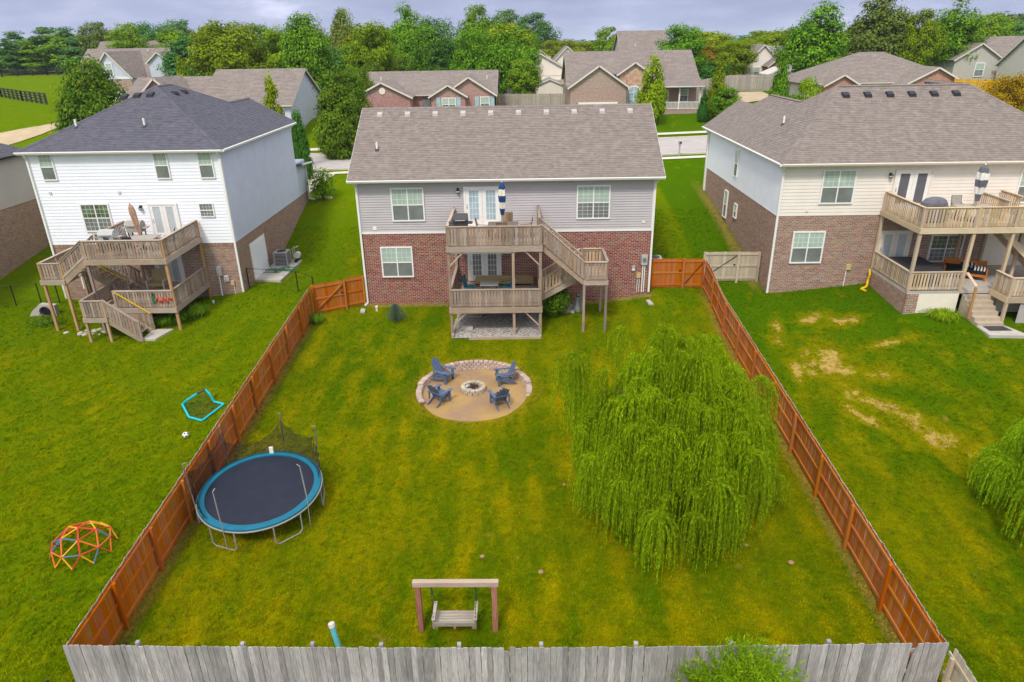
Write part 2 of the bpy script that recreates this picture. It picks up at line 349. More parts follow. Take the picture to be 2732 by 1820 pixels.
# ------------------------------------------------------------------ mesh helpers
WL = {}
class MB:
    def __init__(s): s.v = []; s.f = []
    def add(s, vs, fs):
        o = len(s.v); s.v += [tuple(p) for p in vs]; s.f += [tuple(i+o for i in q) for q in fs]; return s
    def box(s, x0, x1, y0, y1, z0, z1):
        return s.add([(x0, y0, z0), (x1, y0, z0), (x1, y1, z0), (x0, y1, z0), (x0, y0, z1), (x1, y0, z1), (x1, y1, z1), (x0, y1, z1)],
                     [(3, 2, 1, 0), (4, 5, 6, 7), (0, 1, 5, 4), (1, 2, 6, 5), (2, 3, 7, 6), (3, 0, 4, 7)])
    def bar(s, p, q, w, h, up=(0, 0, 1)):
        p = Vector(p); q = Vector(q); d = (q-p).normalized(); u = Vector(up)
        if abs(d.dot(u)) > .99: u = Vector((0, 1, 0))
        sd_ = d.cross(u).normalized()*w/2; uu = sd_.cross(d).normalized()*h/2
        vs = [p-sd_-uu, p+sd_-uu, p+sd_+uu, p-sd_+uu, q-sd_-uu, q+sd_-uu, q+sd_+uu, q-sd_+uu]
        return s.add(vs, [(0, 1, 2, 3), (7, 6, 5, 4), (0, 4, 5, 1), (1, 5, 6, 2), (2, 6, 7, 3), (3, 7, 4, 0)])
    def tube(s, pts, r, n=6, caps=True, closed=False):
        pts = [Vector(p) for p in pts]; k = len(pts); rr = r if hasattr(r, '__len__') else [r]*k
        o = len(s.v); prev = None
        for i, p in enumerate(pts):
            a = pts[(i-1) % k] if (i > 0 or closed) else p; b = pts[(i+1) % k] if (i < k-1 or closed) else p
            d = (b-a).normalized()
            if prev is None:
                u = Vector((0, 0, 1)) if abs(d.z) < .9 else Vector((1, 0, 0))
                u = (u-d*u.dot(d)).normalized()
            else: u = (prev-d*prev.dot(d)).normalized()
            prev = u; v = d.cross(u)
            for j in range(n):
                an = 2*math.pi*j/n; s.v.append(tuple(p+(u*math.cos(an)+v*math.sin(an))*rr[i]))
        for i in range(k if closed else k-1):
            for j in range(n):
                a = o+i*n+j; b = o+i*n+(j+1) % n; i2 = (i+1) % k
                s.f.append((a, b, o+i2*n+(j+1) % n, o+i2*n+j))
        if caps and not closed:
            s.f.append(tuple(o+j for j in reversed(range(n)))); s.f.append(tuple(o+(k-1)*n+j for j in range(n)))
        return s
    def prism(s, poly, vec):
        n = len(poly); v = Vector(vec); a = [Vector(p) for p in poly]
        return s.add(a+[p+v for p in a], [tuple(reversed(range(n))), tuple(range(n, 2*n))]+[(i, (i+1) % n, n+(i+1) % n, n+i) for i in range(n)])
    def lathe(s, c, prof, n=16):
        o = len(s.v)
        for r, z in prof:
            for j in range(n):
                an = 2*math.pi*j/n; s.v.append((c[0]+r*math.cos(an), c[1]+r*math.sin(an), c[2]+z))
        for i in range(len(prof)-1):
            for j in range(n): s.f.append((o+i*n+j, o+i*n+(j+1) % n, o+(i+1)*n+(j+1) % n, o+(i+1)*n+j))
        s.f.append(tuple(o+j for j in reversed(range(n)))); s.f.append(tuple(o+(len(prof)-1)*n+j for j in range(n)))
        return s
    def mesh(s, name, mat, off=(0, 0, 0), smooth=False):
        me = bpy.data.meshes.new(name); ox, oy, oz = off
        me.from_pydata([(a-ox, b-oy, c-oz) for a, b, c in s.v], [], s.f)
        if mat: me.materials.append(MATS[mat])
        if smooth: me.polygons.foreach_set('use_smooth', [True]*len(me.polygons))
        me.update(); return me
    def build(s, name, mat, parent=None, smooth=False, origin=None):
        if parent is not None: off = WL.get(parent, Vector((0, 0, 0)))
        elif origin is not None: off = Vector(origin)
        else: off = Vector((0, 0, 0))
        o = bpy.data.objects.new(name, s.mesh(name, mat, off, smooth)); col.objects.link(o)
        if parent is not None: o.parent = parent
        else: o.location = off
        WL[o] = off
        return o
def put(name, me, parent, loc, rot=(0, 0, 0), scale=(1, 1, 1)):
    """one more object sharing mesh data; loc in world coordinates"""
    o = bpy.data.objects.new(name, me); col.objects.link(o); o.parent = parent
    off = WL.get(parent, Vector((0, 0, 0))); o.location = Vector(loc)-off; o.rotation_euler = rot; o.scale = scale
    WL[o] = Vector(loc); return o
def tag(o, label=None, cat=None, group=None, kind=None):
    if label: o['label'] = label
    if cat: o['category'] = cat
    if group: o['group'] = group
    if kind: o['kind'] = kind
    return o
def thing(name, label, cat, loc=(0, 0, 0), group=None, rz=0):
    o = bpy.data.objects.new(name, None); col.objects.link(o); o.empty_display_size = .3
    o.location = loc; o.rotation_euler = (0, 0, rz); WL[o] = Vector(loc) if not rz else Vector((0, 0, 0))
    return tag(o, label, cat, group)
KIDS = {}
def copy_tree(o, loc=None, rz=None, label=None, parent=None, scale=None):
    kids = {}
    for c in bpy.data.objects:
        if c.parent: kids.setdefault(c.parent, []).append(c)
    def rec(x, par):
        c = x.copy(); col.objects.link(c)
        if par is not None: c.parent = par
        for k in kids.get(x, []): rec(k, c)
        return c
    r = rec(o, parent)
    if loc is not None: r.location = loc
    if rz is not None: r.rotation_euler = (0, 0, rz)
    if scale is not None: r.scale = scale
    if label: r['label'] = label
    return r

# ------------------------------------------------------------------ the lie of the land
def ss(a, b, t):
    t = max(0., min(1., (t-a)/(b-a))) if b != a else 0.
    return t*t*(3-2*t)
def H0(x, y):
    z = .0718*max(-20, min(y, 36.4))
    z += .55*math.exp(-((x-8.5)/3.2)**2)*ss(32.5, 36.4, y)
    z += min(.95, max(0, x-10.6)*.105)*ss(15, 31, y)
    z += .38*math.exp(-((x+15.2)/2.4)**2)*ss(33.5, 37.6, y)
    if y > 36.4:
        zs = 5.85+.03*max(-48, min(48, x))
        t = max(0, min(1, (y-37)/26)); a = 1-(1-t)**2
        b = ss(42.3, 54, y); k = ss(-8, -13.5, x)*(1-ss(-26, -30, x))
        z = z+(zs-z)*(a*(1-k)+b*k)
        zf = 7.4+1.25*ss(20, 31, x)+1.6*ss(-45, -80, x)*ss(140, 190, y)
        z += (zf-zs)*ss(77, 91, y)
        z += (2.5-zf)*ss(230, 520, y)
    return z
FP = Vector((-2.2, 27.15)); FPZ = 1.80
def H(x, y):
    z = H0(x, y)
    if 23 < y < 31 and -6 < x < 2:
        r = math.hypot(x-FP.x, y-FP.y)
        z += (FPZ-.05-z)*ss(2.55, 2.25, r) if z > FPZ-.05 else 0
    return z
# ------------------------------------------------------------------ ground, street, paths
def axis_pts(lo, hi, fine, extra, far):
    a = []; x = lo
    while x < hi-1e-6:
        a.append(x); st = fine
        for e0, e1, s_ in extra:
            if e0 <= x < e1: st = s_
        x += st
    a.append(hi)
    st = 1.6
    for sgn in far:
        x = hi if sgn > 0 else lo; d = st; lim = 2400 if sgn > 0 or sgn == -2 else 300
        while abs(x) < lim:
            x += d*(1 if sgn > 0 else -1); d *= 1.28; a.append(x)
    return sorted(a)
gx = axis_pts(-48, 48, .75, [(-5.2, 1.0, .12)], (1, -2)); gy = axis_pts(2, 100, .75, [(24.2, 30.2, .12)], (1, -1))
vs = [(x, y, H(x, y)) for y in gy for x in gx]; nx = len(gx)
fs = [(j*nx+i, j*nx+i+1, (j+1)*nx+i+1, (j+1)*nx+i) for j in range(len(gy)-1) for i in range(nx-1)]
g = MB(); g.v = vs; g.f = fs
tag(g.build('lawn', 'lawn', smooth=True), kind='structure')
def strip(name, mat, pts_l, pts_r, dz, n=40, kerb=0):
    """a draped band between two polylines"""
    def samp(pts, t):
        k = t*(len(pts)-1); i = min(int(k), len(pts)-2); f = k-i
        return pts[i][0]+(pts[i+1][0]-pts[i][0])*f, pts[i][1]+(pts[i+1][1]-pts[i][1])*f
    g = MB(); m_ = 6
    for i in range(n+1):
        a = samp(pts_l, i/n); b = samp(pts_r, i/n)
        for j in range(m_+1):
            x = a[0]+(b[0]-a[0])*j/m_; y = a[1]+(b[1]-a[1])*j/m_
            g.v.append((x, y, H(x, y)+dz))
    for i in range(n):
        for j in range(m_):
            p = i*(m_+1)+j; g.f.append((p, p+1, p+m_+2, p+m_+1))
    # skirt so that the sheet has an edge
    o = tag(g.build(name, mat), kind='structure'); return o
def yk(x): return 0.0
xs = [-110, -60, -30, -10, 10, 30, 60, 110]
bend = lambda x: (0 if abs(x) < 50 else (abs(x)-50)*.10*(1 if x < 0 else 0))
strip('street', 'road', [(x, 64.3+bend(x)) for x in xs], [(x, 74.6+bend(x)) for x in xs], .06, 150)
strip('sidewalk', 'sidewalk', [(x, 61.8+bend(x)) for x in xs], [(x, 62.9+bend(x)) for x in xs], .06, 150)
strip('sidewalk', 'sidewalk', [(x, 77.5+bend(x)) for x in xs], [(x, 78.8+bend(x)) for x in xs], .06, 150)
for y0 in (64.12, 74.72):
    k = MB()
    for i in range(120):
        xa = -60+i; xb = xa+1
        k.add([(xa, y0-.09, H(xa, y0)-.1), (xb, y0-.09, H(xb, y0)-.1), (xb, y0+.09, H(xb, y0)-.1), (xa, y0+.09, H(xa, y0)-.1),
               (xa, y0-.09, H(xa, y0)+.15), (xb, y0-.09, H(xb, y0)+.15), (xb, y0+.09, H(xb, y0)+.15), (xa, y0+.09, H(xa, y0)+.15)],
              [(4, 5, 6, 7), (0, 1, 5, 4), (2, 3, 7, 6)])
    tag(k.build('kerb', 'sidewalk'), kind='structure')
strip('driveway', 'driveway', [(24.5, 90), (32, 90.5)], [(24.5, 103), (34, 104)], .08, 24)
strip('driveway', 'sidewalk', [(-21.5, 50.3), (-21.5, 61.8)], [(-16.5, 50.3), (-16.5, 61.8)], .05, 20)
LANE_FAR = [(-65.25, 85.09), (-63.11, 86.09), (-61.11, 87.33), (-59.33, 88.3), (-57.84, 89.78), (-57.24, 93.65)]
LANE_NEAR = [(-62.32, 80.43), (-60.87, 82.34), (-59.4, 83.59), (-57.78, 85.54), (-56.48, 88.07), (-54.94, 90.13)]
strip('farm_lane', 'driveway', LANE_FAR, LANE_NEAR, .08, 40)

# ------------------------------------------------------------------ building blocks
SHOW = {}
def brick_wall(parent, mat, origin, ux, length, z0, z1, holes=(), ztop=None, pitch=(.25, .092), nrm=None, backing=True, name='brickwork'):
    """running-bond bricks standing proud of a mortar face. origin (x,y) at u=0; ux direction; nrm outward normal; ztop(u)/zbot optional"""
    ux = Vector((*ux, 0)); nr = Vector((*nrm, 0)); o = Vector((origin[0], origin[1], 0))
    g = MB(); pw, ph = pitch; jt = .021; rows = int((z1-z0)/ph)
    rnd = random.Random(hash((round(origin[0], 2), round(length, 2))) & 0xffff)
    for r in range(rows):
        za = z1-(r+1)*ph+jt/2; zb = z1-r*ph-jt/2
        u = -(pw/2 if r % 2 else 0)
        while u < length:
            a = max(0, u+jt/2); b = min(length, u+pw-jt/2); u += pw
            if b-a < .03: continue
            mid = (a+b)/2; zm = (za+zb)/2
            if any(h0+.14 < mid < h1-.14 and k0+.05 < zm < k1-.05 for h0, h1, k0, k1 in holes): continue
            d = .014+rnd.uniform(-.003, .004)
            P = [o+ux*a, o+ux*b]; i = len(g.v)
            for zz in (za, zb):
                for p in P: g.v.append((p.x-nr.x*.002, p.y-nr.y*.002, zz)); g.v.append((p.x+nr.x*d, p.y+nr.y*d, zz))
            # order: 0 a-in,1 a-out,2 b-in,3 b-out (low); 4..7 (high)
            g.f += [(i+1, i+3, i+7, i+5), (i+5, i+7, i+6, i+4), (i+3, i+1, i, i+2), (i+1, i+5, i+4, i), (i+3, i+2, i+6, i+7)]
    ob_ = g.build(name, mat, parent); tag(ob_, kind='stuff'); return ob_
def soldier(parent, mat, o2, ux, nrm, u0, u1, z0, h=.2):
    """row of upright bricks under a window or over the wall; each its own piece"""
    g = MB(); n = max(1, int((u1-u0)/.082)); ux = Vector((*ux, 0)); nr = Vector((*nrm, 0)); o = Vector((*o2, 0))
    for i in range(n):
        a = u0+(u1-u0)*i/n+.006; b = u0+(u1-u0)*(i+1)/n-.006
        p, q = o+ux*a, o+ux*b
        g.prism([(p.x, p.y, z0), (q.x, q.y, z0), (q.x+nr.x*.03, q.y+nr.y*.03, z0), (p.x+nr.x*.03, p.y+nr.y*.03, z0)], (0, 0, h))
    return tag(g.build('sill_bricks', mat, parent), kind='stuff')
def siding(parent, mat, o2, ux, nrm, length, z0, z1, exp=.115, single=False, lap=None):
    lap = lap or (.045 if exp < .15 else .030)
    """lap boards: each course a wedge, thicker at its lower edge"""
    ux = Vector((*ux, 0)); nr = Vector((*nrm, 0)); o = Vector((*o2, 0)); n = max(1, round((z1-z0)/exp)); e = (z1-z0)/n
    a, b = o, o+ux*length
    def wedge(g, z):
        g.add([a+nr*.004+Vector((0, 0, z)), b+nr*.004+Vector((0, 0, z)), b+nr*lap+Vector((0, 0, z)), a+nr*lap+Vector((0, 0, z)),
               a+nr*.004+Vector((0, 0, z+e+.01)), b+nr*.004+Vector((0, 0, z+e+.01)), b+nr*.010+Vector((0, 0, z+e+.01)), a+nr*.010+Vector((0, 0, z+e+.01))],
              [(3, 2, 1, 0), (4, 5, 6, 7), (2, 3, 7, 6), (0, 3, 7, 4)[::-1], (1, 2, 6, 5)])
    if single:
        g = MB()
        for i in range(n): wedge(g, z0+i*e)
        return tag(g.build('siding', mat, parent), kind='stuff')
    g = MB(); wedge(g, z0); first = g.build('siding_board', mat, parent)
    for i in range(1, n):
        c = first.copy(); col.objects.link(c); c.location = first.location+Vector((0, 0, i*e))
    return first
def shingles(parent, mat, poly, exp=.148, tab=.25, name='shingles', thick=.012):
    """overlapping shingle tabs laid in courses on a planar polygon, clipped to its edges"""
    P = [Vector(p) for p in poly]; n = (P[1]-P[0]).cross(P[2]-P[0]).normalized()
    if n.z < 0: n = -n
    u = Vector((0, 0, 1)).cross(n)
    u = u.normalized() if u.length > 1e-4 else Vector((1, 0, 0)); v = n.cross(u)
    us = [p.dot(u) for p in P]; vs_ = [p.dot(v) for p in P]; d = P[0].dot(n)
    bm = bmesh.new(); rnd = random.Random(int(abs(us[0]*91+vs_[0]*37)))
    y = min(vs_)-.02; row = 0
    while y < max(vs_):
        x = min(us)-rnd.uniform(0, tab)
        while x < max(us):
            wd = tab*rnd.uniform(.55, 1.35); t = thick*rnd.uniform(.6, 1.5)
            def pt(a, b, h): return u*a+v*b+n*(d+h)
            lo = y-rnd.uniform(0, .01)
            q = [bm.verts.new(pt(x, lo, t)), bm.verts.new(pt(x+wd, lo, t)), bm.verts.new(pt(x+wd, y+exp+.005, .001)), bm.verts.new(pt(x, y+exp+.005, .001)),
                 bm.verts.new(pt(x, lo, -.004)), bm.verts.new(pt(x+wd, lo, -.004))]
            bm.faces.new((q[0], q[1], q[2], q[3])); bm.faces.new((q[4], q[5], q[1], q[0]))
            x += wd
        y += exp; row += 1
    k = len(P); cen = sum(P, Vector())/k
    for i in range(k):
        a, b = P[i], P[(i+1) % k]; out = (b-a).cross(n)
        if out.dot(cen-a) > 0: out = -out
        geo = bm.verts[:]+bm.edges[:]+bm.faces[:]
        bmesh.ops.bisect_plane(bm, geom=geo, plane_co=a, plane_no=out, clear_outer=True)
    off = WL.get(parent, Vector((0, 0, 0)))
    bmesh.ops.translate(bm, verts=bm.verts, vec=-off)
    me = bpy.data.meshes.new(name); bm.to_mesh(me); bm.free(); me.materials.append(MATS[mat])
    o = bpy.data.objects.new(name, me); col.objects.link(o); o.parent = parent; WL[o] = off
    return tag(o, kind='stuff')
def slab(parent, mat, poly, t=.14, name='roof'):
    P = [Vector(p) for p in poly]; n = (P[1]-P[0]).cross(P[2]-P[0]).normalized()
    if n.z < 0: n = -n
    g = MB(); g.prism([p-n*.006 for p in P], -n*t); return g.build(name, mat, parent)
def window(parent, c, ux, nrm, wd, ht, cols=2, muntins=(2, 2), frame='white_trim', top='glass_blind', bot='glass_dark', fw=.075, mstyle='both', trim=0, name='window'):
    """double-hung window: c = lower left corner on the wall face; frame > pane, sash, muntin"""
    ux = Vector((*ux, 0)); nr = Vector((*nrm, 0)); c = Vector(c)
    def bx(g, u0, u1, z0, z1, d0, d1):
        p = [c+ux*u0+nr*d0, c+ux*u1+nr*d0, c+ux*u1+nr*d1, c+ux*u0+nr*d1]
        g.prism([(a.x, a.y, c.z+z0) for a in p], (0, 0, z1-z0))
    c = c+nr*.042; fr = MB(); D0, D1 = -.07, .055
    bx(fr, 0, fw, 0, ht, D0, D1); bx(fr, wd-fw, wd, 0, ht, D0, D1); bx(fr, fw, wd-fw, 0, fw, D0, D1); bx(fr, fw, wd-fw, ht-fw, ht, D0, D1)
    f = fr.build(name, frame, parent)
    iw = (wd-2*fw-(cols-1)*fw*.8)/cols
    for k in range(cols):
        u0 = fw+k*(iw+fw*.8); u1 = u0+iw
        if k:
            g = MB(); bx(g, u0-fw*.8, u0, fw, ht-fw, D0, D1-.005); g.build('mullion', frame, f)
        hm = ht*.49
        g = MB(); bx(g, u0+.002, u1-.002, hm-.025, hm+.03, D0, .043); g.build('meeting_rail', frame, f)
        g = MB(); bx(g, u0, u1, hm+.03, ht-fw, -.03, .028); g.build('pane', top, f)
        g = MB(); bx(g, u0, u1, fw, hm-.025, -.03, .022); g.build('pane', bot, f)
        g = MB(); have = 0; mc, mr = muntins
        spans = []
        if mstyle in ('both', 'top'): spans.append((hm+.03, ht-fw, .033))
        if mstyle == 'both': spans.append((fw, hm-.025, .027))
        for za, zb, dd in spans:
            for i in range(1, mc+1):
                x = u0+iw*i/(mc+1); bx(g, x-.006, x+.006, za, zb, .01, dd); have = 1
            for i in range(1, mr+1):
                z = za+(zb-za)*i/(mr+1); bx(g, u0, u1, z-.006, z+.006, .01, dd-.002); have = 1
        if have: g.build('muntins', frame, f)
    return f
def french_door(parent, c, ux, nrm, wd, ht, glass='glass_blind', frame='white_trim', leafm='white_trim', grid=(2, 4), light=True, gz=(.28, .90)):
    """pair of glazed door leaves: door > door_leaf (> pane, muntins, handle)"""
    ux = Vector((*ux, 0)); nr = Vector((*nrm, 0)); c = Vector(c)
    def bx(g, u0, u1, z0, z1, d0, d1):
        p = [c+ux*u0+nr*d0, c+ux*u1+nr*d0, c+ux*u1+nr*d1, c+ux*u0+nr*d1]
        g.prism([(a.x, a.y, c.z+z0) for a in p], (0, 0, z1-z0))
    c = c+nr*.045; fw = .09; fr = MB(); bx(fr, 0, fw, 0, ht, -.05, .06); bx(fr, wd-fw, wd, 0, ht, -.05, .06); bx(fr, fw, wd-fw, ht-fw, ht, -.05, .06); bx(fr, fw, wd-fw, 0, .04, -.05, .07)
    f = fr.build('door', frame, parent)
    iw = (wd-2*fw)/2
    for k in range(2):
        u0 = fw+k*iw+.006; u1 = fw+(k+1)*iw-.006; z0, z1 = .045, ht-fw-.006
        a, b = u0+(u1-u0)*.22, u1-(u1-u0)*.22; ga, gb = ht*.155, ht*.90
        g = MB(); bx(g, u0, a, z0, z1, -.04, .036); bx(g, b, u1, z0, z1, -.04, .036); bx(g, a, b, z0, ga, -.04, .036); bx(g, a, b, gb, z1, -.04, .036)
        bx(g, a, b, ga, gb, -.04, .012)
        nm = MB(); bx(nm, a, b, ga, gb, .0, .018); nm.build('pane', glass, f)
        lf = g.build('door_leaf', leafm, f)
        if grid:
            g = MB()
            for i in range(1, grid[0]+1):
                x = a+(b-a)*i/(grid[0]+1); bx(g, x-.01, x+.01, ga, gb, .01, .026)
            for i in range(1, grid[1]+1):
                z = ga+(gb-ga)*i/(grid[1]+1); bx(g, a, b, z-.01, z+.01, .01, .024)
            g.build('muntins', frame, f)
    h = MB(); bx(h, fw+.05, fw+.10, ht*.47, ht*.50, .03, .09); h.build('handle', 'steel', f); h = MB(); bx(h, fw+.05, fw+.10, ht*.53, ht*.555, .03, .075); h.build('lock', 'steel', f)
    return f
def gutter(parent, p, q, mat='white_trim', out=(0, -1), name='gutter'):
    p = Vector(p); q = Vector(q); o = Vector((*out, 0)); g = MB()
    a = [Vector((0, 0, 0)), o*.12, o*.13+Vector((0, 0, -.03)), o*.09+Vector((0, 0, -.12)), Vector((0, 0, -.13))]
    g.prism([p+k for k in a], q-p); return g.build(name, mat, parent)
def downspout(parent, pts, mat='white_trim', r=.045):
    g = MB()
    for a, b in zip(pts, pts[1:]): g.bar(a, b, .10, .075, up=(0, 1, 0))
    return g.build('downspout', mat, parent)
def wall_lamp(x, y, z, label):
    t = thing('wall_lamp', label, 'wall lamp', (x, y, z))
    g = MB(); g.box(x-.06, x+.06, y-.03, y, z-.09, z+.09); g.build('bracket', 'black_metal', t)
    g = MB(); g.lathe((x, y-.13, z-.08), [(.03, -.1), (.085, -.06), (.095, .06), (.05, .12), (.01, .16)], 8); g.build('lantern', 'black_metal', t)
    g = MB(); g.lathe((x, y-.13, z-.08), [(.06, -.05), (.098, -.03), (.098, .04), (.06, .05)], 8); g.build('glass', 'glass_blind', t)
    return t
def vent_box(parent, x, y, z, slope, mat, s=1.0):
    """low slant-back roof vent"""
    g = MB(); h = .16*s; a = .2*s; b = .22*s
    base = [(x-a, y-b, z-slope*b), (x+a, y-b, z-slope*b), (x+a, y+b, z+slope*b), (x-a, y+b, z+slope*b)]
    top = [(x-a*.85, y-b*.8, z-slope*b*.8+h), (x+a*.85, y-b*.8, z-slope*b*.8+h), (x+a*.85, y+b*.5, z+slope*b+.06), (x-a*.85, y+b*.5, z+slope*b+.06)]
    g.add(base+top, [(4, 5, 6, 7), (0, 1, 5, 4), (1, 2, 6, 5), (2, 3, 7, 6), (3, 0, 4, 7)])
    o = g.build('roof_vent', mat, parent)
    g = MB(); g.add([(x-a*.8, y-b*.99, z-slope*b+.03), (x+a*.8, y-b*.99, z-slope*b+.03), (x+a*.74, y-b*.91, z-slope*b*.9+h*.62), (x-a*.74, y-b*.91, z-slope*b*.9+h*.62)], [(0, 1, 2, 3)])
    return o
def vent_pipe(parent, x, y, z, h=.42):
    g = MB(); g.tube([(x, y, z-.1), (x, y, z+h)], .055, 8); o = g.build('vent_pipe', 'white_trim', parent)
    g = MB(); g.lathe((x, y, z-.06), [(.16, -.02), (.13, .05), (.07, .12)], 10); g.build('flashing', 'dark_plastic', o)
    return o

# ================================================================== house in the middle (grey siding over red brick)
HC = thing('house', 'house with grey lap siding above red brick and a brown gable roof', 'house', (0, 36.4, 2.7))
XL, XR, YR, YF = -8.70, 6.95, 36.40, 46.4
ZS, ZE = 6.66, 9.45
g = MB(); g.box(XL, XR, YR, YF, 1.8, ZE); g.prism([(XL, YR, ZE), (XL, YF, ZE), (XL, 41.3, 12.5)], (.2, 0, 0)); g.prism([(XR-.2, YR, ZE), (XR-.2, YF, ZE), (XR-.2, 41.3, 12.5)], (.2, 0, 0))
g.build('wall', 'mortar', HC)
wins = [(-6.92, 7.28, 1.75, 1.79), (2.87, 7.28, 1.77, 1.79)]
siding(HC, 'siding_grey', (XL, YR), (1, 0), (0, -1), XR-XL, ZS+.06, ZE-.05, exp=.132)
siding(HC, 'siding_grey', (XR, YR), (0, 1), (1, 0), 10, ZS+.06, ZE+.1, single=True)
siding(HC, 'siding_grey', (XL, YF), (0, -1), (-1, 0), 10, ZS+.06, ZE+.1, single=True)
brick_wall(HC, 'brick_red', (XL, YR), (1, 0), XR-XL, 2.2, ZS-.06, holes=[(XL*-1-7.73, XL*-1-6.0, 4.16, 5.88), (8.7-3.0, 8.7-1.15, 3.9, 5.5)], nrm=(0, -1))
brick_wall(HC, 'brick_red', (XR, YR), (0, 1), 10, 2.2, ZS-.06, nrm=(1, 0))
brick_wall(HC, 'brick_red', (XL, YF), (0, -1), 10, 2.2, ZS-.06, nrm=(-1, 0))
g = MB(); g.box(XL-.03, XR+.03, YR-.045, YR-.001, ZS-.06, ZS+.06); g.build('trim_band', 'white_trim', HC)
g = MB(); g.box(XL-.05, XL+.08, YR-.05, YR+.08, ZS+.06, ZE); g.build('corner_trim', 'white_trim', HC)
g = MB(); g.box(XR-.08, XR+.05, YR-.05, YR+.08, ZS+.06, ZE); g.build('corner_trim', 'white_trim', HC)
w1 = window(HC, (-6.92, YR, 7.28), (1, 0), (0, -1), 1.75, 1.79, 2, (2, 2), mstyle='top')
w2 = window(HC, (2.87, YR, 7.28), (1, 0), (0, -1), 1.77, 1.79, 2, (2, 3), top='glass_blind', bot='glass_dark')
w3 = window(HC, (-7.73, YR, 4.16), (1, 0), (0, -1), 1.74, 1.73, 2, (2, 2), mstyle='top')
soldier(HC, 'brick_red', (XL, YR), (1, 0), (0, -1), 8.7-7.78, 8.7-5.95, 3.95)
soldier(HC, 'brick_red', (XL, YR), (1, 0), (0, -1), 8.7-3.05, 8.7-1.1, 3.70)
french_door(HC, (-3.07, YR-.01, 7.0), (1, 0), (0, -1), 1.95, 2.08, glass='glass_blue')
french_door(HC, (-3.0, YR-.01, 3.92), (1, 0), (0, -1), 1.84, 1.95, glass='glass_dark', grid=(2, 4))
# roof
ye, ze, yr, zr = 35.9, 9.56, 41.3, 12.63; xl, xr = -9.05, 7.36; yb = 46.9
rear = [(xl, ye, ze), (xr, ye, ze), (xr, yr, zr), (xl, yr, zr)]; front = [(xr, yb, ze-.1), (xl, yb, ze-.1), (xl, yr, zr), (xr, yr, zr)]
sr = slab(HC, 'shingle_brown', rear, name='roof'); slab(HC, 'shingle_brown', front, name='roof')
shingles(HC, 'shingle_brown', rear); shingles(HC, 'shingle_brown', front, exp=.3, tab=.6)
g = MB()
for i in range(50):
    x = xl+(xr-xl)*i/50; g.add([(x, yr-.13, zr-.055), (x+.34, yr-.13, zr-.055), (x+.34, yr, zr+.03), (x, yr, zr+.03), (x, yr+.13, zr-.055), (x+.34, yr+.13, zr-.055)], [(0, 1, 2, 3), (3, 2, 5, 4)])
tag(g.build('ridge_caps', 'shingle_brown', HC), kind='stuff')
gutter(HC, (xl, ye+.02, ze-.02), (xr, ye+.02, ze-.02))
g = MB(); g.box(xl+.03, xr-.03, ye+.02, YR-.03, ze-.17, ze-.15); g.build('soffit', 'soffit', HC)
for x in (xl+.01, xr-.01):
    g = MB(); g.bar((x, ye, ze-.11), (x, yr, zr-.11), .03, .2, up=(0, -.5, 1)); g.bar((x, yr, zr-.11), (x, yb, ze-.2), .03, .2, up=(0, .5, 1)); g.build('rake_board', 'white_trim', HC)
downspout(HC, [(xl+.35, ye+.0, ze-.1), (XL-.0, YR-.09, ze-.42), (XL-.0, YR-.09, H(XL, YR)+.1), (XL-.1, YR-.4, H(XL, YR-.4)+.06)])
downspout(HC, [(xr-.3, ye+.0, ze-.1), (XR+.0, YR-.09, ze-.42), (XR+.0, YR-.09, H(XR, YR)+.1)])
for i in range(10):
    x = -7.95+i*1.56; yv = 40.72; vent_box(HC, x, yv, ze+(yv-ye)*.5685, .5685, 'vent_grey', .82)
vent_pipe(HC, -7.75, 38.05, ze+(38.05-ye)*.5685, .40)
g = MB(); g.box(-8.02, -7.82, YR-.06, YR-.02, 6.82, 7.02); g.build('vent_hood', 'white_trim', HC)
g = MB(); g.box(6.38, 6.52, YR-.06, YR-.02, 7.02, 7.14); g.build('outlet_box', 'white_trim', HC)
wall_lamp(-3.36, YR-.03, 8.92, 'small lantern on the grey siding beside the upper glazed doors')
t = thing('electric_meter', 'grey electric meter box with conduits on the red brick wall', 'meter', (6.6, YR, 4.9))
g = MB(); g.box(6.45, 6.78, YR-.16, YR-.02, 4.72, 5.28); g.build('box', 'meter_grey', t)
g = MB(); g.tube([(6.61, YR-.16, 5.05), (6.61, YR-.24, 5.05)], .1, 12); g.build('dial', 'glass_dark', t)
g = MB(); g.tube([(6.56, YR-.07, 4.74), (6.56, YR-.07, 3.15)], .035, 6); g.tube([(6.67, YR-.07, 4.74), (6.67, YR-.07, 3.15)], .03, 6); g.build('conduit', 'white_trim', t)
t = thing('utility_box', 'small tan utility box low on the red brick wall beside the meter', 'utility box', (6.35, YR, 4.1))
g = MB(); g.box(6.24, 6.46, YR-.12, YR-.02, 3.98, 4.26); g.build('box', 'copper_box', t)
g = MB(); g.tube([(6.3, YR-.06, 4.0), (6.3, YR-.06, 3.15)], .02, 6); g.tube([(6.41, YR-.06, 4.0), (6.41, YR-.06, 3.15)], .02, 6); g.build('conduit', 'white_trim', t)
t = thing('utility_box', 'little grey disconnect box on the red brick wall', 'utility box', (6.05, YR, 4.5))
g = MB(); g.box(5.97, 6.13, YR-.10, YR-.02, 4.38, 4.66); g.build('box', 'meter_grey', t); g = MB(); g.box(5.985, 6.115, YR-.115, YR-.1, 4.4, 4.5); g.build('cover', 'white_trim', t)

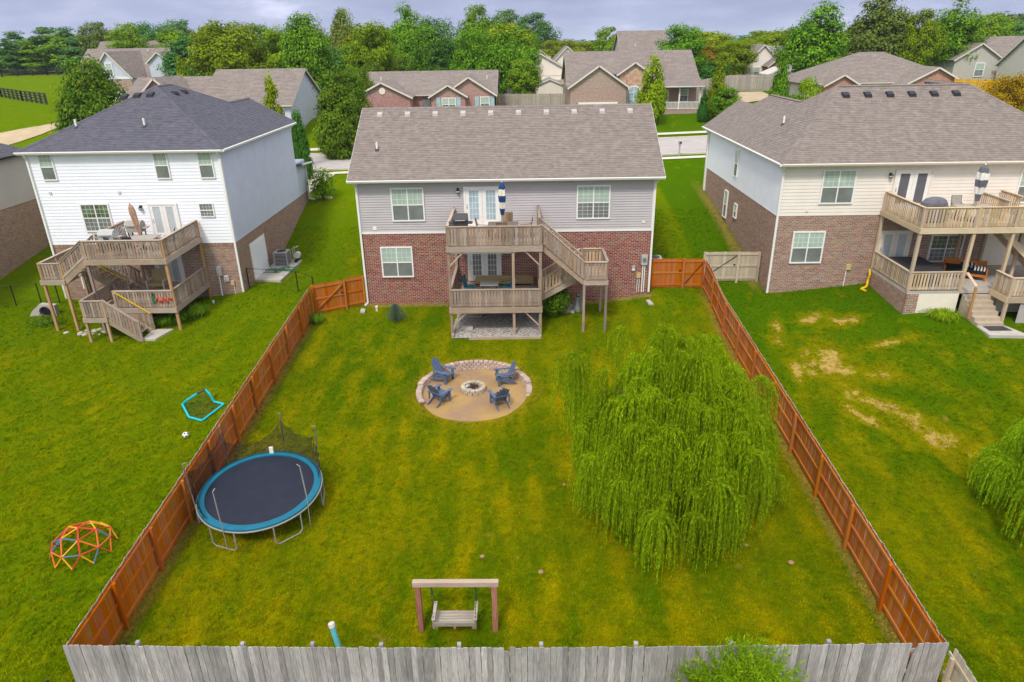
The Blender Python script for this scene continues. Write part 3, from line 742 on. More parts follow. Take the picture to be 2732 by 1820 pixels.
# ================================================================== white house with the dark hip roof
HW = thing('house', 'tall house with white lap siding above brown brick and a dark slate-coloured hip roof', 'house', (-21, 37.6, 2.8))
XL, XR, YR, YF = -26.5, -16.13, 37.6, 50.0
ZS, ZE = 5.90, 10.98
g = MB(); g.box(XL, XR, YR, YF, 1.8, ZE); g.prism([(-22, YF-.2, ZE), (XR, YF-.2, ZE), (-18.9, YF-.2, 12.5)], (0, .2, 0)); g.build('wall', 'mortar', HW)
g = MB(); g.box(-21.5, XR-.003, YF, 52.2, 3.5, 8.2); g.build('front_wing_wall', 'siding_bluegrey_and_shaded_white', HW)  # white wing, its shaded side painted into the blue-grey colour
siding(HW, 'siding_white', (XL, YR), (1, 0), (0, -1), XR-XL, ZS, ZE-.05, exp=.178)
siding(HW, 'siding_bluegrey_and_shaded_white', (XR, YR), (0, 1), (1, 0), YF-YR, ZS, ZE-.05, exp=.11, single=True)  # white boards on the side away from the sun, shade put into colour
bw = XR-XL
brick_wall(HW, 'brick_brown', (XL, YR), (1, 0), bw, 2.2, ZS-.01, holes=[(XL*-1-20.95, XL*-1-19.3, 3.5, 5.3), (2.85, 3.65, 4.2, 5.0)], nrm=(0, -1))
brick_wall(HW, 'brick_brown', (XR, YR), (0, 1), YF-YR+2.2, 2.4, ZS-.01, holes=[(1.95, 4.3, 3.0, 5.28)], nrm=(1, 0))
soldier(HW, 'brick_brown', (XL, YR), (1, 0), (0, -1), 0, bw, ZS-.19, .19)
g = MB(); g.box(XL-.03, XL+.09, YR-.045, YR+.09, ZS, ZE); g.build('corner_trim', 'white_trim', HW)
g = MB(); g.box(XR-.09, XR+.04, YR-.045, YR+.09, ZS, ZE); g.build('corner_trim', 'white_trim', HW)
for x, wd in ((-25.9, .78), (-19.7, .78), (-17.32, .80)):
    window(HW, (x, YR, 9.48), (1, 0), (0, -1), wd, 1.45, 1, (2, 2), mstyle='top', fw=.06)
window(HW, (-24.32, YR, 6.62), (1, 0), (0, -1), 1.6, 1.58, 2, (2, 2), top='glass_green', bot='glass_dark')
window(HW, (-17.74, YR, 7.37), (1, 0), (0, -1), .8, .78, 1, (3, 1), top='glass_dark', bot='glass_dark', fw=.055)
french_door(HW, (-20.57, YR-.01, 6.22), (1, 0), (0, -1), 1.63, 1.95, glass='glass_pale', grid=None)
french_door(HW, (-20.92, YR-.01, 3.42), (1, 0), (0, -1), 1.6, 1.9, glass='glass_pale', grid=None)
window(HW, (-23.62, YR, 3.9), (1, 0), (0, -1), .8, 1.1, 1, (1, 1), mstyle='top', fw=.06)
window(HW, (-25.35, YR, 3.3), (1, 0), (0, -1), .62, 1.2, 1, (1, 1), mstyle='top', fw=.08, top='glass_blue', bot='glass_blue')
# basement service door on the side wall
g = MB(); g.box(XR, XR+.05, 39.45, 41.95, 3.0, 5.26); dgo = g.build('door', 'white_trim', HW)
g = MB(); g.box(XR+.05, XR+.07, 39.6, 41.8, 3.06, 5.14)
dg2 = g.build('door_panel', 'siding_white', dgo)
p = .527
yc0, yc1, zc = 42.75, 44.6, 13.93; ex0, ex1, ey0, ey1, ez = -26.85, -15.78, 37.25, 50.15, 11.02
apx = -21.32
rear = [(ex0, ey0, ez), (ex1, ey0, ez), (apx, yc0, zc)]
right = [(ex1, ey0, ez), (ex1, ey1, ez), (apx, yc1, zc), (apx, yc0, zc)]
left = [(ex0, ey1, ez), (ex0, ey0, ez), (apx, yc0, zc), (apx, yc1, zc)]
frontp = [(ex1, ey1, ez), (ex0, ey1, ez), (apx, yc1, zc)]
zw = ez+3.12*.5245
wingr = [(ex1, ey1, ez), (ex1, ey1+.35, ez), (-18.9, ey1+.35, zw), (-18.9, 47.05, zw)]
wingl = [(-18.9, 46.2, zw), (-18.9, ey1+.35, zw), (-22.02, ey1+.35, ez), (-22.02, 47, ez)]
for q, nm in ((rear, 1), (right, 1), (left, 0), (frontp, 0), (wingr, 1), (wingl, 0)):
    slab(HW, 'shingle_dark', q)
    if nm: shingles(HW, 'shingle_dark', q)
for a, b in (((ex0, ey0, ez), (apx, yc0, zc)), ((ex1, ey0, ez), (apx, yc0, zc)), ((apx, yc0, zc), (apx, yc1, zc)), ((apx, yc1, zc), (-18.9, 47.0, zw)), ((-18.9, 47.05, zw), (-18.9, ey1+.3, zw))):
    a = Vector(a); b = Vector(b); n_ = int((b-a).length/.2); g = MB(); d = (b-a)/n_
    s_ = d.cross(Vector((0, 0, 1))).normalized()*.13
    for i in range(n_):
        q = a+d*i; g.add([q-s_+Vector((0, 0, -.03)), q+d*1.1-s_+Vector((0, 0, -.03)), q+d*1.1+Vector((0, 0, .03)), q+Vector((0, 0, .03)), q+s_+Vector((0, 0, -.03)), q+d*1.1+s_+Vector((0, 0, -.03))], [(0, 1, 2, 3), (3, 2, 5, 4)])
    tag(g.build('ridge_caps', 'shingle_dark', HW), kind='stuff')
gutter(HW, (ex0, ey0+.02, ez), (ex1, ey0+.02, ez)); gutter(HW, (ex1-.02, ey0, ez), (ex1-.02, ey1, ez), out=(1, 0))
g = MB(); g.box(ex0+.03, ex1-.03, ey0+.02, YR-.03, ez-.17, ez-.14); g.build('soffit', 'soffit', HW)
g = MB(); g.box(XR+.02, ex1-.03, YR, ey1, ez-.17, ez-.14); g.build('soffit', 'soffit', HW)
porch = [(XR+.4, YF+.2, 8.15), (XR+.4, 52.5, 7.95), (-21.6, 52.5, 7.95), (-21.6, YF+.2, 8.15)]
slab(HW, 'shingle_dark', porch, name='porch_roof'); gutter(HW, (XR+.4, YF+.25, 8.16), (XR+.4, 52.5, 7.98), out=(1, 0))
downspout(HW, [(ex0+.4, ey0, ez-.1), (XL, YR-.09, ez-.45), (XL, YR-.09, H(XL, YR)+.1)])
downspout(HW, [(ex1-.3, ey0, ez-.1), (XR+.02, YR-.09, ez-.45), (XR+.02, YR-.09, H(XR, YR)+.06)])
downspout(HW, [(XR+.06, 52.1, 7.9), (XR+.06, 52.1, H(XR, 52.1)+.1), (XR+.5, 52.0, H(XR, 52)+.08)])
for x, y in ((-22.75, 41.75), (-22.05, 41.85), (-21.3, 41.9)): vent_box(HW, x, y, ez+(y-ey0)*.529, .529, 'vent_black', 1.0)
for y in (43.1, 44.3):
    x = apx+.9; vent_box(HW, x, y, ez+(ex1-x)*.525, .0, 'vent_black', 1.0)
vent_pipe(HW, -24.4, 39.2, ez+(39.2-ey0)*.529); vent_pipe(HW, -20.62, 39.2, ez+(39.2-ey0)*.529)
for x, z in ((-25.75, 8.8), (-21.95, 8.78)):
    g = MB(); g.box(x-.07, x+.07, YR-.07, YR-.02, z-.07, z+.07); g.build('outlet_box', 'vent_white', HW)
wall_lamp(-20.95, YR-.03, 7.98, 'black lantern on the white siding beside the glazed doors')
t = thing('electric_meter', 'grey meter box with long white conduit on the brown brick wall of the white house', 'meter', (-17.3, YR, 4.4))
g = MB(); g.box(-17.42, -17.15, YR-.16, YR-.02, 4.0, 4.55); g.build('box', 'meter_grey', t)
g = MB(); g.tube([(-17.35, YR-.08, 4.02), (-17.38, YR-.08, 2.6)], .04, 6); g.build('conduit', 'white_trim', t)
t = thing('utility_box', 'white utility box on the brown brick wall of the white house', 'utility box', (-16.95, YR, 3.8))
g = MB(); g.box(-17.08, -16.82, YR-.13, YR-.02, 3.65, 3.98); g.build('box', 'vent_white', t); g = MB(); g.box(-17.03, -16.87, YR-.145, YR-.13, 3.7, 3.93); g.build('cover', 'meter_grey', t)
t = thing('utility_box', 'small tan utility box near the corner of the white house', 'utility box', (-16.65, YR, 3.5))
g = MB(); g.box(-16.75, -16.55, YR-.12, YR-.02, 3.42, 3.68); g.build('box', 'copper_box', t); g = MB(); g.tube([(-16.62, YR-.05, 3.43), (-16.6, YR-.05, 2.75)], .02, 6); g.build('conduit', 'white_trim', t)

# ================================================================== cream house
HR = thing('house', 'wide house with cream lap siding above brown brick and six black vents on its roof', 'house', (20, 36.4, 3))
XL, XR, YR, YF = 13.5, 29.3, 36.40, 51.3
ZS, ZE = 7.30, 10.0
g = MB(); g.box(XL, XR, YR, YF, 2.2, ZE); g.prism([(13.5, 52.0, ZE), (18, 52.0, ZE), (15.6, 52.0, 11.6)], (0, .15, 0)); g.box(13.5, 18, YF, 52.1, 4, ZE); g.build('wall', 'mortar', HR)
siding(HR, 'siding_cream', (XL, YR), (1, 0), (0, -1), XR-XL, ZS, ZE-.05, exp=.178)
siding(HR, 'siding_white', (XL, YF), (0, -1), (-1, 0), YF-YR, ZS, ZE-.05, exp=.178, single=True)
brick_wall(HR, 'brick_brown', (XL, YR), (1, 0), 12.5, 2.5, ZS-.01, holes=[(.98, 2.7, 4.69, 6.46), (5.5, 7.3, 4.4, 6.45), (8.38, 10.2, 4.68, 6.2)], nrm=(0, -1))
brick_wall(HR, 'brick_brown', (XL, YF), (0, -1), YF-YR, 2.5, ZS-.01, holes=[(51.3-46.2, 51.3-45.3, 5.0, 6.8), (51.3-43.8, 51.3-43.1, 5.5, 6.4)], nrm=(-1, 0))
g = MB(); g.box(XL-.04, XL+.09, YR-.045, YR+.09, ZS, ZE); g.build('corner_trim', 'white_trim', HR)
window(HR, (15.56, YR, 7.91), (1, 0), (0, -1), 1.74, 1.79, 2, (2, 2), mstyle='top')
window(HR, (14.48, YR, 4.69), (1, 0), (0, -1), 1.71, 1.77, 2, (2, 2), mstyle='top')
window(HR, (25.68, YR, 7.83), (1, 0), (0, -1), 1.74, 1.79, 2, (2, 2), mstyle='top')
window(HR, (21.87, YR, 4.68), (1, 0), (0, -1), 1.76, 1.52, 2, (2, 2), top='glass_green', bot='glass_dark')
french_door(HR, (19.25, YR-.01, 7.58), (1, 0), (0, -1), 1.95, 2.07, glass='screen_mesh', frame='cream_trim', leafm='white_trim', grid=None)
french_door(HR, (19.1, YR-.01, 4.42), (1, 0), (0, -1), 1.7, 2.03, glass='glass_pale', frame='cream_trim', leafm='cream_trim', grid=None)
g = MB(); g.box(24.7, 26.1, YR-.05, YR, 4.45, 6.2); g.build('panel_door', 'cream_trim', HR)
window(HR, (XL, 44.65, 7.94), (0, -1), (-1, 0), .72, 1.66, 1, (1, 1), mstyle='top', fw=.05)
window(HR, (XL, 46.1, 5.0), (0, -1), (-1, 0), .75, 1.78, 1, (1, 1), mstyle='top', fw=.05)
window(HR, (XL, 43.75, 5.5), (0, -1), (-1, 0), .6, .9, 1, (1, 1), mstyle='top', fw=.06)
ex0, ex1, ey0, ey1, ez = 13.2, 29.65, 35.9, 51.6, 10.08
rear = [(ex0, ey0, ez), (ex1, ey0, ez), (25.05, 41.5, 13.42), (17.75, 41.5, 13.42)]
pz = lambda d: ez+d*(3.34/4.55)
la = [(ex0, ey0, ez), (ex0, ey1, ez), (ex0+3.3, 48.3, pz(3.3)), (ex0+3.3, 39.96, pz(3.3))]
lb = [(ex0+3.3, 39.96, pz(3.3)), (ex0+3.3, 43.0, pz(3.3)), (17.75, 41.5, 13.42)]
lc = [(ex0, ey1, ez), (ex0, 52.5, ez), (ex0+2.4, 52.5, pz(2.4)), (ex0+2.4, 49.2, pz(2.4))]
rg = [(ex1, ey1, ez), (ex1, ey0, ez), (25.05, 41.5, 13.42), (25.05, 46, 13.42)]
mr = [(ex0+3.3, 43, pz(3.3)), (ex0+3.3, 48.3, pz(3.3)), (ex0+6.6, 51.6, ez), (ex0+6.6, 43, ez)]
fr_ = [(ex0+6.6, ey1, ez), (ex0, ey1, ez), (ex0+3.3, 48.3, pz(3.3))]
wr = [(ex0+2.4, 48.6, pz(2.4)), (ex0+2.4, 52.5, pz(2.4)), (ex0+4.8, 52.5, ez), (ex0+4.8, 48.6, ez)]
fm = [(ex1, 47.1, ez), (17.75, 47.1, ez), (17.75, 41.5, 13.42), (25.05, 41.5, 13.42)]
for q, nm in ((rear, 1), (la, 1), (lb, 1), (lc, 1), (rg, 1), (mr, 0), (fr_, 0), (wr, 0), (fm, 0)):
    slab(HR, 'shingle_brown', q)
    if nm: shingles(HR, 'shingle_brown', q)
for a, b in (((ex0, ey0, ez), (17.75, 41.5, 13.42)), ((17.75, 41.5, 13.42), (25.05, 41.5, 13.42)), ((ex1, ey0, ez), (25.05, 41.5, 13.42)), ((ex0+3.3, 43, pz(3.3)), (ex0+3.3, 48.3, pz(3.3)))):
    a = Vector(a); b = Vector(b); n_ = int((b-a).length/.2); g = MB(); d = (b-a)/n_; s_ = d.cross(Vector((0, 0, 1))).normalized()*.13
    for i in range(n_):
        q = a+d*i; g.add([q-s_+Vector((0, 0, -.03)), q+d*1.1-s_+Vector((0, 0, -.03)), q+d*1.1+Vector((0, 0, .03)), q+Vector((0, 0, .03)), q+s_+Vector((0, 0, -.03)), q+d*1.1+s_+Vector((0, 0, -.03))], [(0, 1, 2, 3), (3, 2, 5, 4)])
    tag(g.build('ridge_caps', 'shingle_brown', HR), kind='stuff')
gutter(HR, (ex0, ey0+.02, ez), (ex1, ey0+.02, ez), mat='cream_trim'); gutter(HR, (ex0+.02, ey0, ez), (ex0+.02, 52.4, ez), out=(-1, 0))
g = MB(); g.box(ex0+.03, ex1, ey0+.02, YR-.03, ez-.17, ez-.14); g.build('soffit', 'soffit', HR)
g = MB(); g.box(ex0+.03, XL-.02, YR, 52, ez-.17, ez-.14); g.build('soffit', 'soffit', HR)
downspout(HR, [(ex0+.1, ey0, ez-.1), (XL-.0, YR-.09, ez-.45), (XL-.0, YR-.09, H(XL, YR)+.05)])
downspout(HR, [(ex0+.1, 52.2, ez-.1), (XL-.08, 51.4, ez-.4), (XL-.08, 51.4, H(XL, 51.4)+.05)])
for i in range(6):
    vent_box(HR, 17.95+i*1.21, 40.72, ez+(40.72-ey0)*.596, .596, 'vent_black', .98)
vent_pipe(HR, 15.0, 41.4, pz(1.8), .45)
g = MB(); g.box(14.95, 15.09, YR-.06, YR-.02, 7.5, 7.62); g.build('outlet_box', 'cream_trim', HR)
wall_lamp(19.02, YR-.03, 9.4, 'black lantern on the cream siding beside the screened doors')
wall_lamp(19.0, YR-.03, 6.15, 'black lantern on the brown brick under the upper deck')
t = thing('utility_box', 'tan utility box with white conduit on the brown brick of the cream house', 'utility box', (17.7, YR, 4.4))
g = MB(); g.box(17.6, 17.85, YR-.13, YR-.02, 4.3, 4.6); g.build('box', 'copper_box', t); g = MB(); g.tube([(17.65, YR-.06, 4.3), (17.63, YR-.06, 3.1)], .025, 6); g.build('conduit', 'white_trim', t)
# ================================================================== fences
def two_tone(me, mats, pick):
    me.materials.clear()
    for m_ in mats: me.materials.append(MATS[m_])
    cen = sum((v.co for v in me.vertices), Vector())/len(me.vertices)
    for pl in me.polygons: pl.material_index = pick((pl.center-cen).normalized() if abs(pl.normal.z) < .5 else Vector((0, 0, 1)), pl.normal)
    return me
rf = random.Random(5)
PICK = {}
def picket_mesh(key, face_axis, inner, outer, wd, ht, th=.018):
    g = MB(); a = wd/2; e = .022
    # dog-eared board
    prof = [(-a, 0), (a, 0), (a, ht-e), (a-e, ht), (-a+e, ht), (-a, ht-e)]
    if face_axis == 'x': g.prism([(0, u, z) for u, z in prof], (th, 0, 0))
    else: g.prism([(u, 0, z) for u, z in prof], (0, th, 0))
    me = g.mesh('picket', inner)
    return me
def fence_run(root, p, q, ht, inner, outer, side, posts, post_mat, rail_mat, axis, th=.018, rails=(.22, .92, 1.58), post_h=1.66, wd=.140, jitter=.012, pick=None, ztop=None, zb=-.03):
    """pickets on the far side, rails and posts on the yard side; side = unit vector to the yard"""
    p = Vector((*p, 0)); q = Vector((*q, 0)); d = (q-p); n = int(d.length/wd); u = d.normalized(); sdv = Vector((*side, 0))
    metas = []
    for k in range(5):
        w_ = wd-.002-.003*k*.5; h_ = ht+(k-2)*jitter*.5
        g = MB(); a = w_/2; e = .02
        prof = [(-a, 0), (a, 0), (a, h_-e), (a-e, h_), (-a+e, h_), (-a, h_-e)]
        g.prism([u*s_+Vector((0, 0, z))-sdv*th/2 for s_, z in prof], sdv*th)
        me = g.mesh('picket', inner)
        if outer != inner: two_tone(me, (inner, outer), lambda cc, nn: 0 if (abs(nn.dot(sdv)) > .9 and cc.dot(sdv) > 0) else 1)
        metas.append(me)
    for i in range(n):
        c = p+u*(wd*(i+.5)); z = H0(c.x, c.y)+zb
        if ztop: z = ztop(c.x)-ht
        put('picket', rf.choice(metas), root, (c.x, c.y, z+rf.uniform(-.012, .012)), (rf.uniform(-.006, .006), rf.uniform(-.006, .006), rf.uniform(-.01, .01)))
    pts = [p]+[Vector((*x, 0)) for x in posts]+[q]
    for a, b in zip(pts, pts[1:]):
        if (b-a).length < .25: continue
        for r in rails:
            g = MB(); za = (ztop(a.x)-ht if ztop else H0(a.x, a.y))+r; zb_ = (ztop(b.x)-ht if ztop else H0(b.x, b.y))+r
            g.bar((a+sdv*.03)+Vector((0, 0, za)), (b+sdv*.03)+Vector((0, 0, zb_)), .038, .088)
            g.build('rail', rail_mat, root)
    for a in pts[1:-1]:
        z = (ztop(a.x)-ht if ztop else H0(a.x, a.y)); c = a+sdv*.098; lean = rf.uniform(-.015, .015)
        g = MB(); g.bar((c.x, c.y, z-.1), (c.x+lean, c.y+lean, z+post_h), .095, .095, up=(0, 1, 0)); g.build('post', post_mat, root)
    return root
LX, RX, BY = -11.34, 10.12, 12.38
FL = thing('fence', 'orange-brown cedar board fence along the trampoline side of the yard', 'fence', (LX, 23, 1.7))
ply = [14.5, 16.65, 18.85, 21.05, 23.3, 25.5, 27.8, 30.1, 32.4]
fence_run(FL, (LX, BY+.1), (LX, 34.75), 1.76, 'cedar', 'weathered', (1, 0), [(LX, y) for y in ply], 'cedar_post', 'cedar_beam', 'y')
FR = thing('fence', 'orange-brown cedar board fence behind the willow, running up to the red brick house', 'fence', (RX, 24, 1.7))
pry = [15.05, 17.45, 19.9, 22.4, 24.7, 27.3, 29.8, 32.2, 34.7]
fence_run(FR, (RX, BY+.1), (RX, 36.95), 1.76, 'cedar', 'weathered', (-1, 0), [(RX, y) for y in pry], 'cedar_post', 'cedar_beam', 'y')
FB = thing('fence', 'weathered grey board fence across the bottom of the yard, with a broken picket', 'fence', (-.6, BY, .9))
zt = lambda x: 2.74-.125*math.sin(math.pi*max(0, min(1, (x-LX)/(RX-LX))))
pbx = [-9.55, -6.95, -5.25, -3.55, -1.65, .35, 2.65, 4.95, 7.3]
fence_run(FB, (LX, BY), (RX+.02, BY), 1.9, 'weathered', 'weathered', (0, 1), [(x, BY) for x in pbx], 'weathered', 'weathered', 'x', wd=.142, jitter=.008, ztop=zt, rails=(.2, .95, 1.65), post_h=1.93)
# two broken boards: one slipped, one snapped at the top
ks = [o for o in FB.children if o.name.startswith('picket')]
for xx, dz in ((-.52, -.13),):
    k = min(ks, key=lambda o: abs(o.location.x+WL[FB].x-xx)); k.location.z += dz; k.location.x -= .012
k = min(ks, key=lambda o: abs(o.location.x+WL[FB].x-9.35))
g = MB(); g.prism([(-.068, -.009, 0), (.068, -.009, 0), (.068, -.009, 1.86), (-.02, -.009, 1.52)], (0, .018, 0)); k.data = g.mesh('picket_snapped', 'weathered')
FN = thing('fence', 'pale yellowish wooden fence running on past the corner toward the next lot', 'fence', (RX+.2, 11, .8))
fence_run(FN, (RX+.06, 7.2), (RX+.06, BY-.03), 1.88, 'weathered_tan', 'weathered', (-1, 0), [(RX+.06, 9.6), (RX+.06, 12.1)], 'weathered_tan', 'weathered_tan', 'y')

def gate(label, p, q, ht, inner, beam, postm, inward, diag, brace='wood', split=.62, name='gate'):
    p = Vector((*p, 0)); q = Vector((*q, 0)); u = (q-p).normalized(); Ln = (q-p).length; sdv = Vector((*inward, 0))
    z0 = lambda c: H0(c.x, c.y)
    G_ = thing(name, label, 'gate', (p+q)/2+Vector((0, 0, z0((p+q)/2))))
    n = int(Ln/.14); wd = Ln/n
    g = MB(); a = wd/2-.003; g.prism([u*s_+Vector((0, 0, z))-sdv*.009 for s_, z in ((-a, 0), (a, 0), (a, ht), (-a, ht))], sdv*.018); me = g.mesh('board', inner)
    for i in range(n):
        c = p+u*wd*(i+.5); put('board', me, G_, (c.x, c.y, z0(p+(q-p)*(.25 if i/n < split else .8))+.05+rf.uniform(-.006, .006)))
    for k0, k1 in ((0, split), (split, 1)):
        a, b = p+u*Ln*k0, p+u*Ln*k1; zm = z0(p+(q-p)*(.25 if k0 == 0 else .8))+.05
        for r in (.16, ht*.52, ht-.14):
            g = MB(); g.bar(a+sdv*.03+Vector((0, 0, zm+r)), b+sdv*.03+Vector((0, 0, zm+r)), .035, .09); g.build('rail', beam, G_)
        if (k0 == 0) == (diag == 0) or diag == 2:
            g = MB(); wdt = .09 if brace == 'wood' else .025
            g.bar(a+sdv*.056+u*.1+Vector((0, 0, zm+.2)), b+sdv*.056-u*.1+Vector((0, 0, zm+ht-.2)), .022, wdt, up=sdv)
            g.build('brace', beam if brace == 'wood' else 'black_metal', G_)
    for k in (0.02, split, .98):
        c = p+u*Ln*k+sdv*.09; g = MB(); g.bar((c.x, c.y, z0(c)-.1), (c.x, c.y, z0(c)+ht+.04), .1, .1, up=(0, 1, 0)); g.build('post', postm, G_)
    g = MB(); c = p+u*Ln*(split-.06)+sdv*.07; g.box(c.x-.05, c.x+.05, c.y-.03, c.y+.03, z0(c)+ht*.6, z0(c)+ht*.6+.05); g.build('latch', 'black_metal', G_)
    return G_
gate('orange cedar gate between the trampoline side fence and the red brick wall', (LX, 34.85), (-8.82, 36.3), 1.66, 'cedar', 'cedar_beam', 'cedar_post', (.5, -.866), 0)
gate('orange cedar gate between the red brick house and the fence behind the willow', (7.05, 36.95), (RX-.05, 36.95), 1.66, 'cedar', 'cedar_beam', 'cedar_post', (0, -1), 1, brace='metal')
gate('weathered pale gate with a black diagonal brace beside the cream house', (RX+.1, 37.9), (13.42, 37.9), 1.7, 'weathered_tan', 'weathered_tan', 'weathered_tan', (0, -1), 0, brace='metal')

def wire_fence(label, pts, ht=1.25, name='wire_fence'):
    t = thing(name, label, 'fence', (*pts[0], H0(*pts[0])))
    for x, y in pts:
        g = MB(); g.tube([(x, y, H0(x, y)-.1), (x, y, H0(x, y)+ht)], .035, 6); g.build('post', 'black_metal', t)
    for a, b in zip(pts, pts[1:]):
        g = MB()
        for r in (.08, .35, .65, .95, ht-.03): g.tube([(*a, H0(*a)+r), (*b, H0(*b)+r)], .014 if r > 1 else .004, 4)
        g.build('rail', 'black_metal', t)
    return t
wire_fence('black wire fence with slim posts beside the deck of the white house', [(-31.2, 36.2), (-28.9, 36.65), (-27.6, 36.9), (-26.6, 37.0)])
wire_fence('black wire fence from the corner of the white house to the cedar fence', [(-16.05, 38.3), (-13.1, 38.0), (-12.0, 37.4)])
wire_fence('black wire fence post and wire at the corner of the grey board fence', [(-11.6, 11.9), (-12.3, 10.6)])

# ================================================================== decks
def rail_run(D, a, b, h=.95, bw=.095, pitch=.13, mats=('wood_deck', 'wood_beam'), posts=True, side=None, top=True):
    a = Vector(a); b = Vector(b); d = b-a; hl = Vector((d.x, d.y, 0)).length; u = Vector((d.x, d.y, 0)).normalized(); slope = d.z/hl
    g = MB(); g.bar(a+Vector((0, 0, h)), b+Vector((0, 0, h)), .14, .036); g.build('top_rail', mats[1], D)
    g = MB(); g.bar(a+Vector((0, 0, h-.07)), b+Vector((0, 0, h-.07)), .036, .09); g.build('rail', mats[1], D)
    g = MB(); g.bar(a+Vector((0, 0, .12)), b+Vector((0, 0, .12)), .036, .09); g.build('rail', mats[1], D)
    n = max(1, int(hl/pitch)); nrm_ = Vector((u.y, -u.x, 0))*.03
    g = MB(); hb = h-.1; s_ = bw/2; th = .02
    g.add([(-u.x*s_, -u.y*s_, -slope*s_), (u.x*s_, u.y*s_, slope*s_), (u.x*s_+nrm_.x*th/.03, u.y*s_+nrm_.y*th/.03, slope*s_), (-u.x*s_+nrm_.x*th/.03, -u.y*s_+nrm_.y*th/.03, -slope*s_),
           (-u.x*s_, -u.y*s_, hb-slope*s_), (u.x*s_, u.y*s_, hb+slope*s_), (u.x*s_+nrm_.x*th/.03, u.y*s_+nrm_.y*th/.03, hb+slope*s_), (-u.x*s_+nrm_.x*th/.03, -u.y*s_+nrm_.y*th/.03, hb-slope*s_)],
          [(3, 2, 1, 0), (4, 5, 6, 7), (0, 1, 5, 4), (1, 2, 6, 5), (2, 3, 7, 6), (3, 0, 4, 7)])
    me = g.mesh('baluster', mats[0])
    for i in range(n):
        c = a+d*((i+.5)/n); put('baluster', me, D, (c.x+nrm_.x*.7, c.y+nrm_.y*.7, c.z+.05+rf.uniform(-.006, .006)), (0, 0, rf.uniform(-.03, .03)))
def platform(D, x0, x1, y0, y1, z, bm='wood_deck', beam='wood_beam', rim=.27, boards=True):
    if boards:
        n = int((y1-y0)/.145); w_ = (y1-y0)/n; g = MB(); g.box(x0+.02, x1-.02, -w_/2+.004, w_/2-.004, -.035, 0); me = None
        for i in range(n):
            if me is None:
                me = MB().box(x0+.02-WL[D].x, x1-.02-WL[D].x, -w_/2+.004, w_/2-.004, -.035, 0).mesh('deck_board', beam)
            o = bpy.data.objects.new('deck_board', me); col.objects.link(o); o.parent = D; o.location = (0, y0+w_*(i+.5)-WL[D].y, z-WL[D].z); WL[o] = WL[D]
    for q in ((x0, x1, y0-.04, y0), (x0, x1, y1-.04, y1)):
        g = MB(); g.box(q[0], q[1], q[2], q[3], z-rim, z-.003); g.build('rim_joist', beam, D)
    for q in ((x0-.04, x0), (x1, x1+.04)):
        g = MB(); g.box(q[0], q[1], y0-.04, y1, z-rim, z-.003); g.build('rim_joist', beam, D)
    x = x0+.45
    while x < x1-.2:
        g = MB(); g.box(x-.02, x+.02, y0+.001, y1-.045, z-.22, z-.04); g.build('joist', beam, D); x += .45
def dpost(D, x, y, z0, z1, mat='wood_deck', w_=.13):
    g = MB(); g.box(x-w_/2, x+w_/2, y-w_/2, y+w_/2, z0, z1); return g.build('post', mat, D)
def steps(D, xa, za, xb, zb, y0, y1, bm='wood_beam', n=None, axis='x', riser=False):
    """straight flight; xa,za top; xb,zb bottom; y0..y1 width (axis 'y' swaps)"""
    n = n or max(2, round((za-zb)/.185)); dx = (xb-xa)/n; dz = (zb-za)/n
    sw = (lambda x, y, z: (x, y, z)) if axis == 'x' else (lambda x, y, z: (y, x, z))
    for i in range(1, n):
        a = xa+dx*(i-.5)-abs(dx)*.55; b = a+abs(dx)*1.1; z = za+dz*i
        c0, c1 = sw(a, y0, z-.04), sw(b, y1, z)
        g = MB(); g.box(min(c0[0], c1[0]), max(c0[0], c1[0]), min(c0[1], c1[1]), max(c0[1], c1[1]), z-.04, z); g.build('tread', bm, D)
        if riser:
            g = MB(); e = a+abs(dx)*.55-dx*.5; c0, c1 = sw(e-.012, y0, 0), sw(e+.012, y1, 0); g.box(min(c0[0], c1[0]), max(c0[0], c1[0]), min(c0[1], c1[1]), max(c0[1], c1[1]), z-.0, z-dz-.042); g.build('riser', bm, D)
    for y in (y0-.022, y1+.022):
        g = MB(); g.bar(sw(xa, y, za-.16), sw(xb, y, zb-.16+.06), .04, .29); g.build('stringer', bm, D)

# ---- grey weathered double deck on the middle house
D1 = thing('deck', 'two-storey weathered grey wooden deck with a switchback stair on the red brick house', 'deck', (-1.4, 34, 2.4))
A = ('wood_deck', 'wood_beam')
platform(D1, -3.65, .92, 32.25, 36.33, 7.0, rim=.27); platform(D1, -3.65, .92, 32.25, 36.33, 3.87, rim=.29)
for x in (-3.6, -.46, .86):
    dpost(D1, x, 32.33, H0(x, 32.3)-.1, 8.02 if x != -.46 else 7.95)
dpost(D1, -3.6, 36.22, 6.8, 8.02); dpost(D1, .84, 36.22, 6.8, 8.06); dpost(D1, -3.6, 36.2, H0(-3.6, 36.2)-.1, 6.9); dpost(D1, .86, 35.05, H0(.86, 35)-.1, 4.9); dpost(D1, .86, 33.72, 6.8, 8.02)
rail_run(D1, (-3.6, 32.29, 7.0), (.86, 32.29, 7.0), .97, .118, .150)
rail_run(D1, (-3.6, 36.2, 7.0), (-3.6, 32.35, 7.0), .97, .118, .150)
rail_run(D1, (.86, 33.75, 7.0), (.86, 36.2, 7.0), .97, .11, .15)
rail_run(D1, (-3.6, 32.29, 3.87), (.86, 32.29, 3.87), .93, .118, .150)
rail_run(D1, (-3.6, 36.2, 3.87), (-3.6, 32.35, 3.87), .93, .118, .150)
rail_run(D1, (.86, 32.4, 3.87), (.86, 33.75, 3.87), .93, .118, .150)
rail_run(D1, (.86, 35.05, 3.87), (.86, 36.2, 3.87), .93, .118, .150)
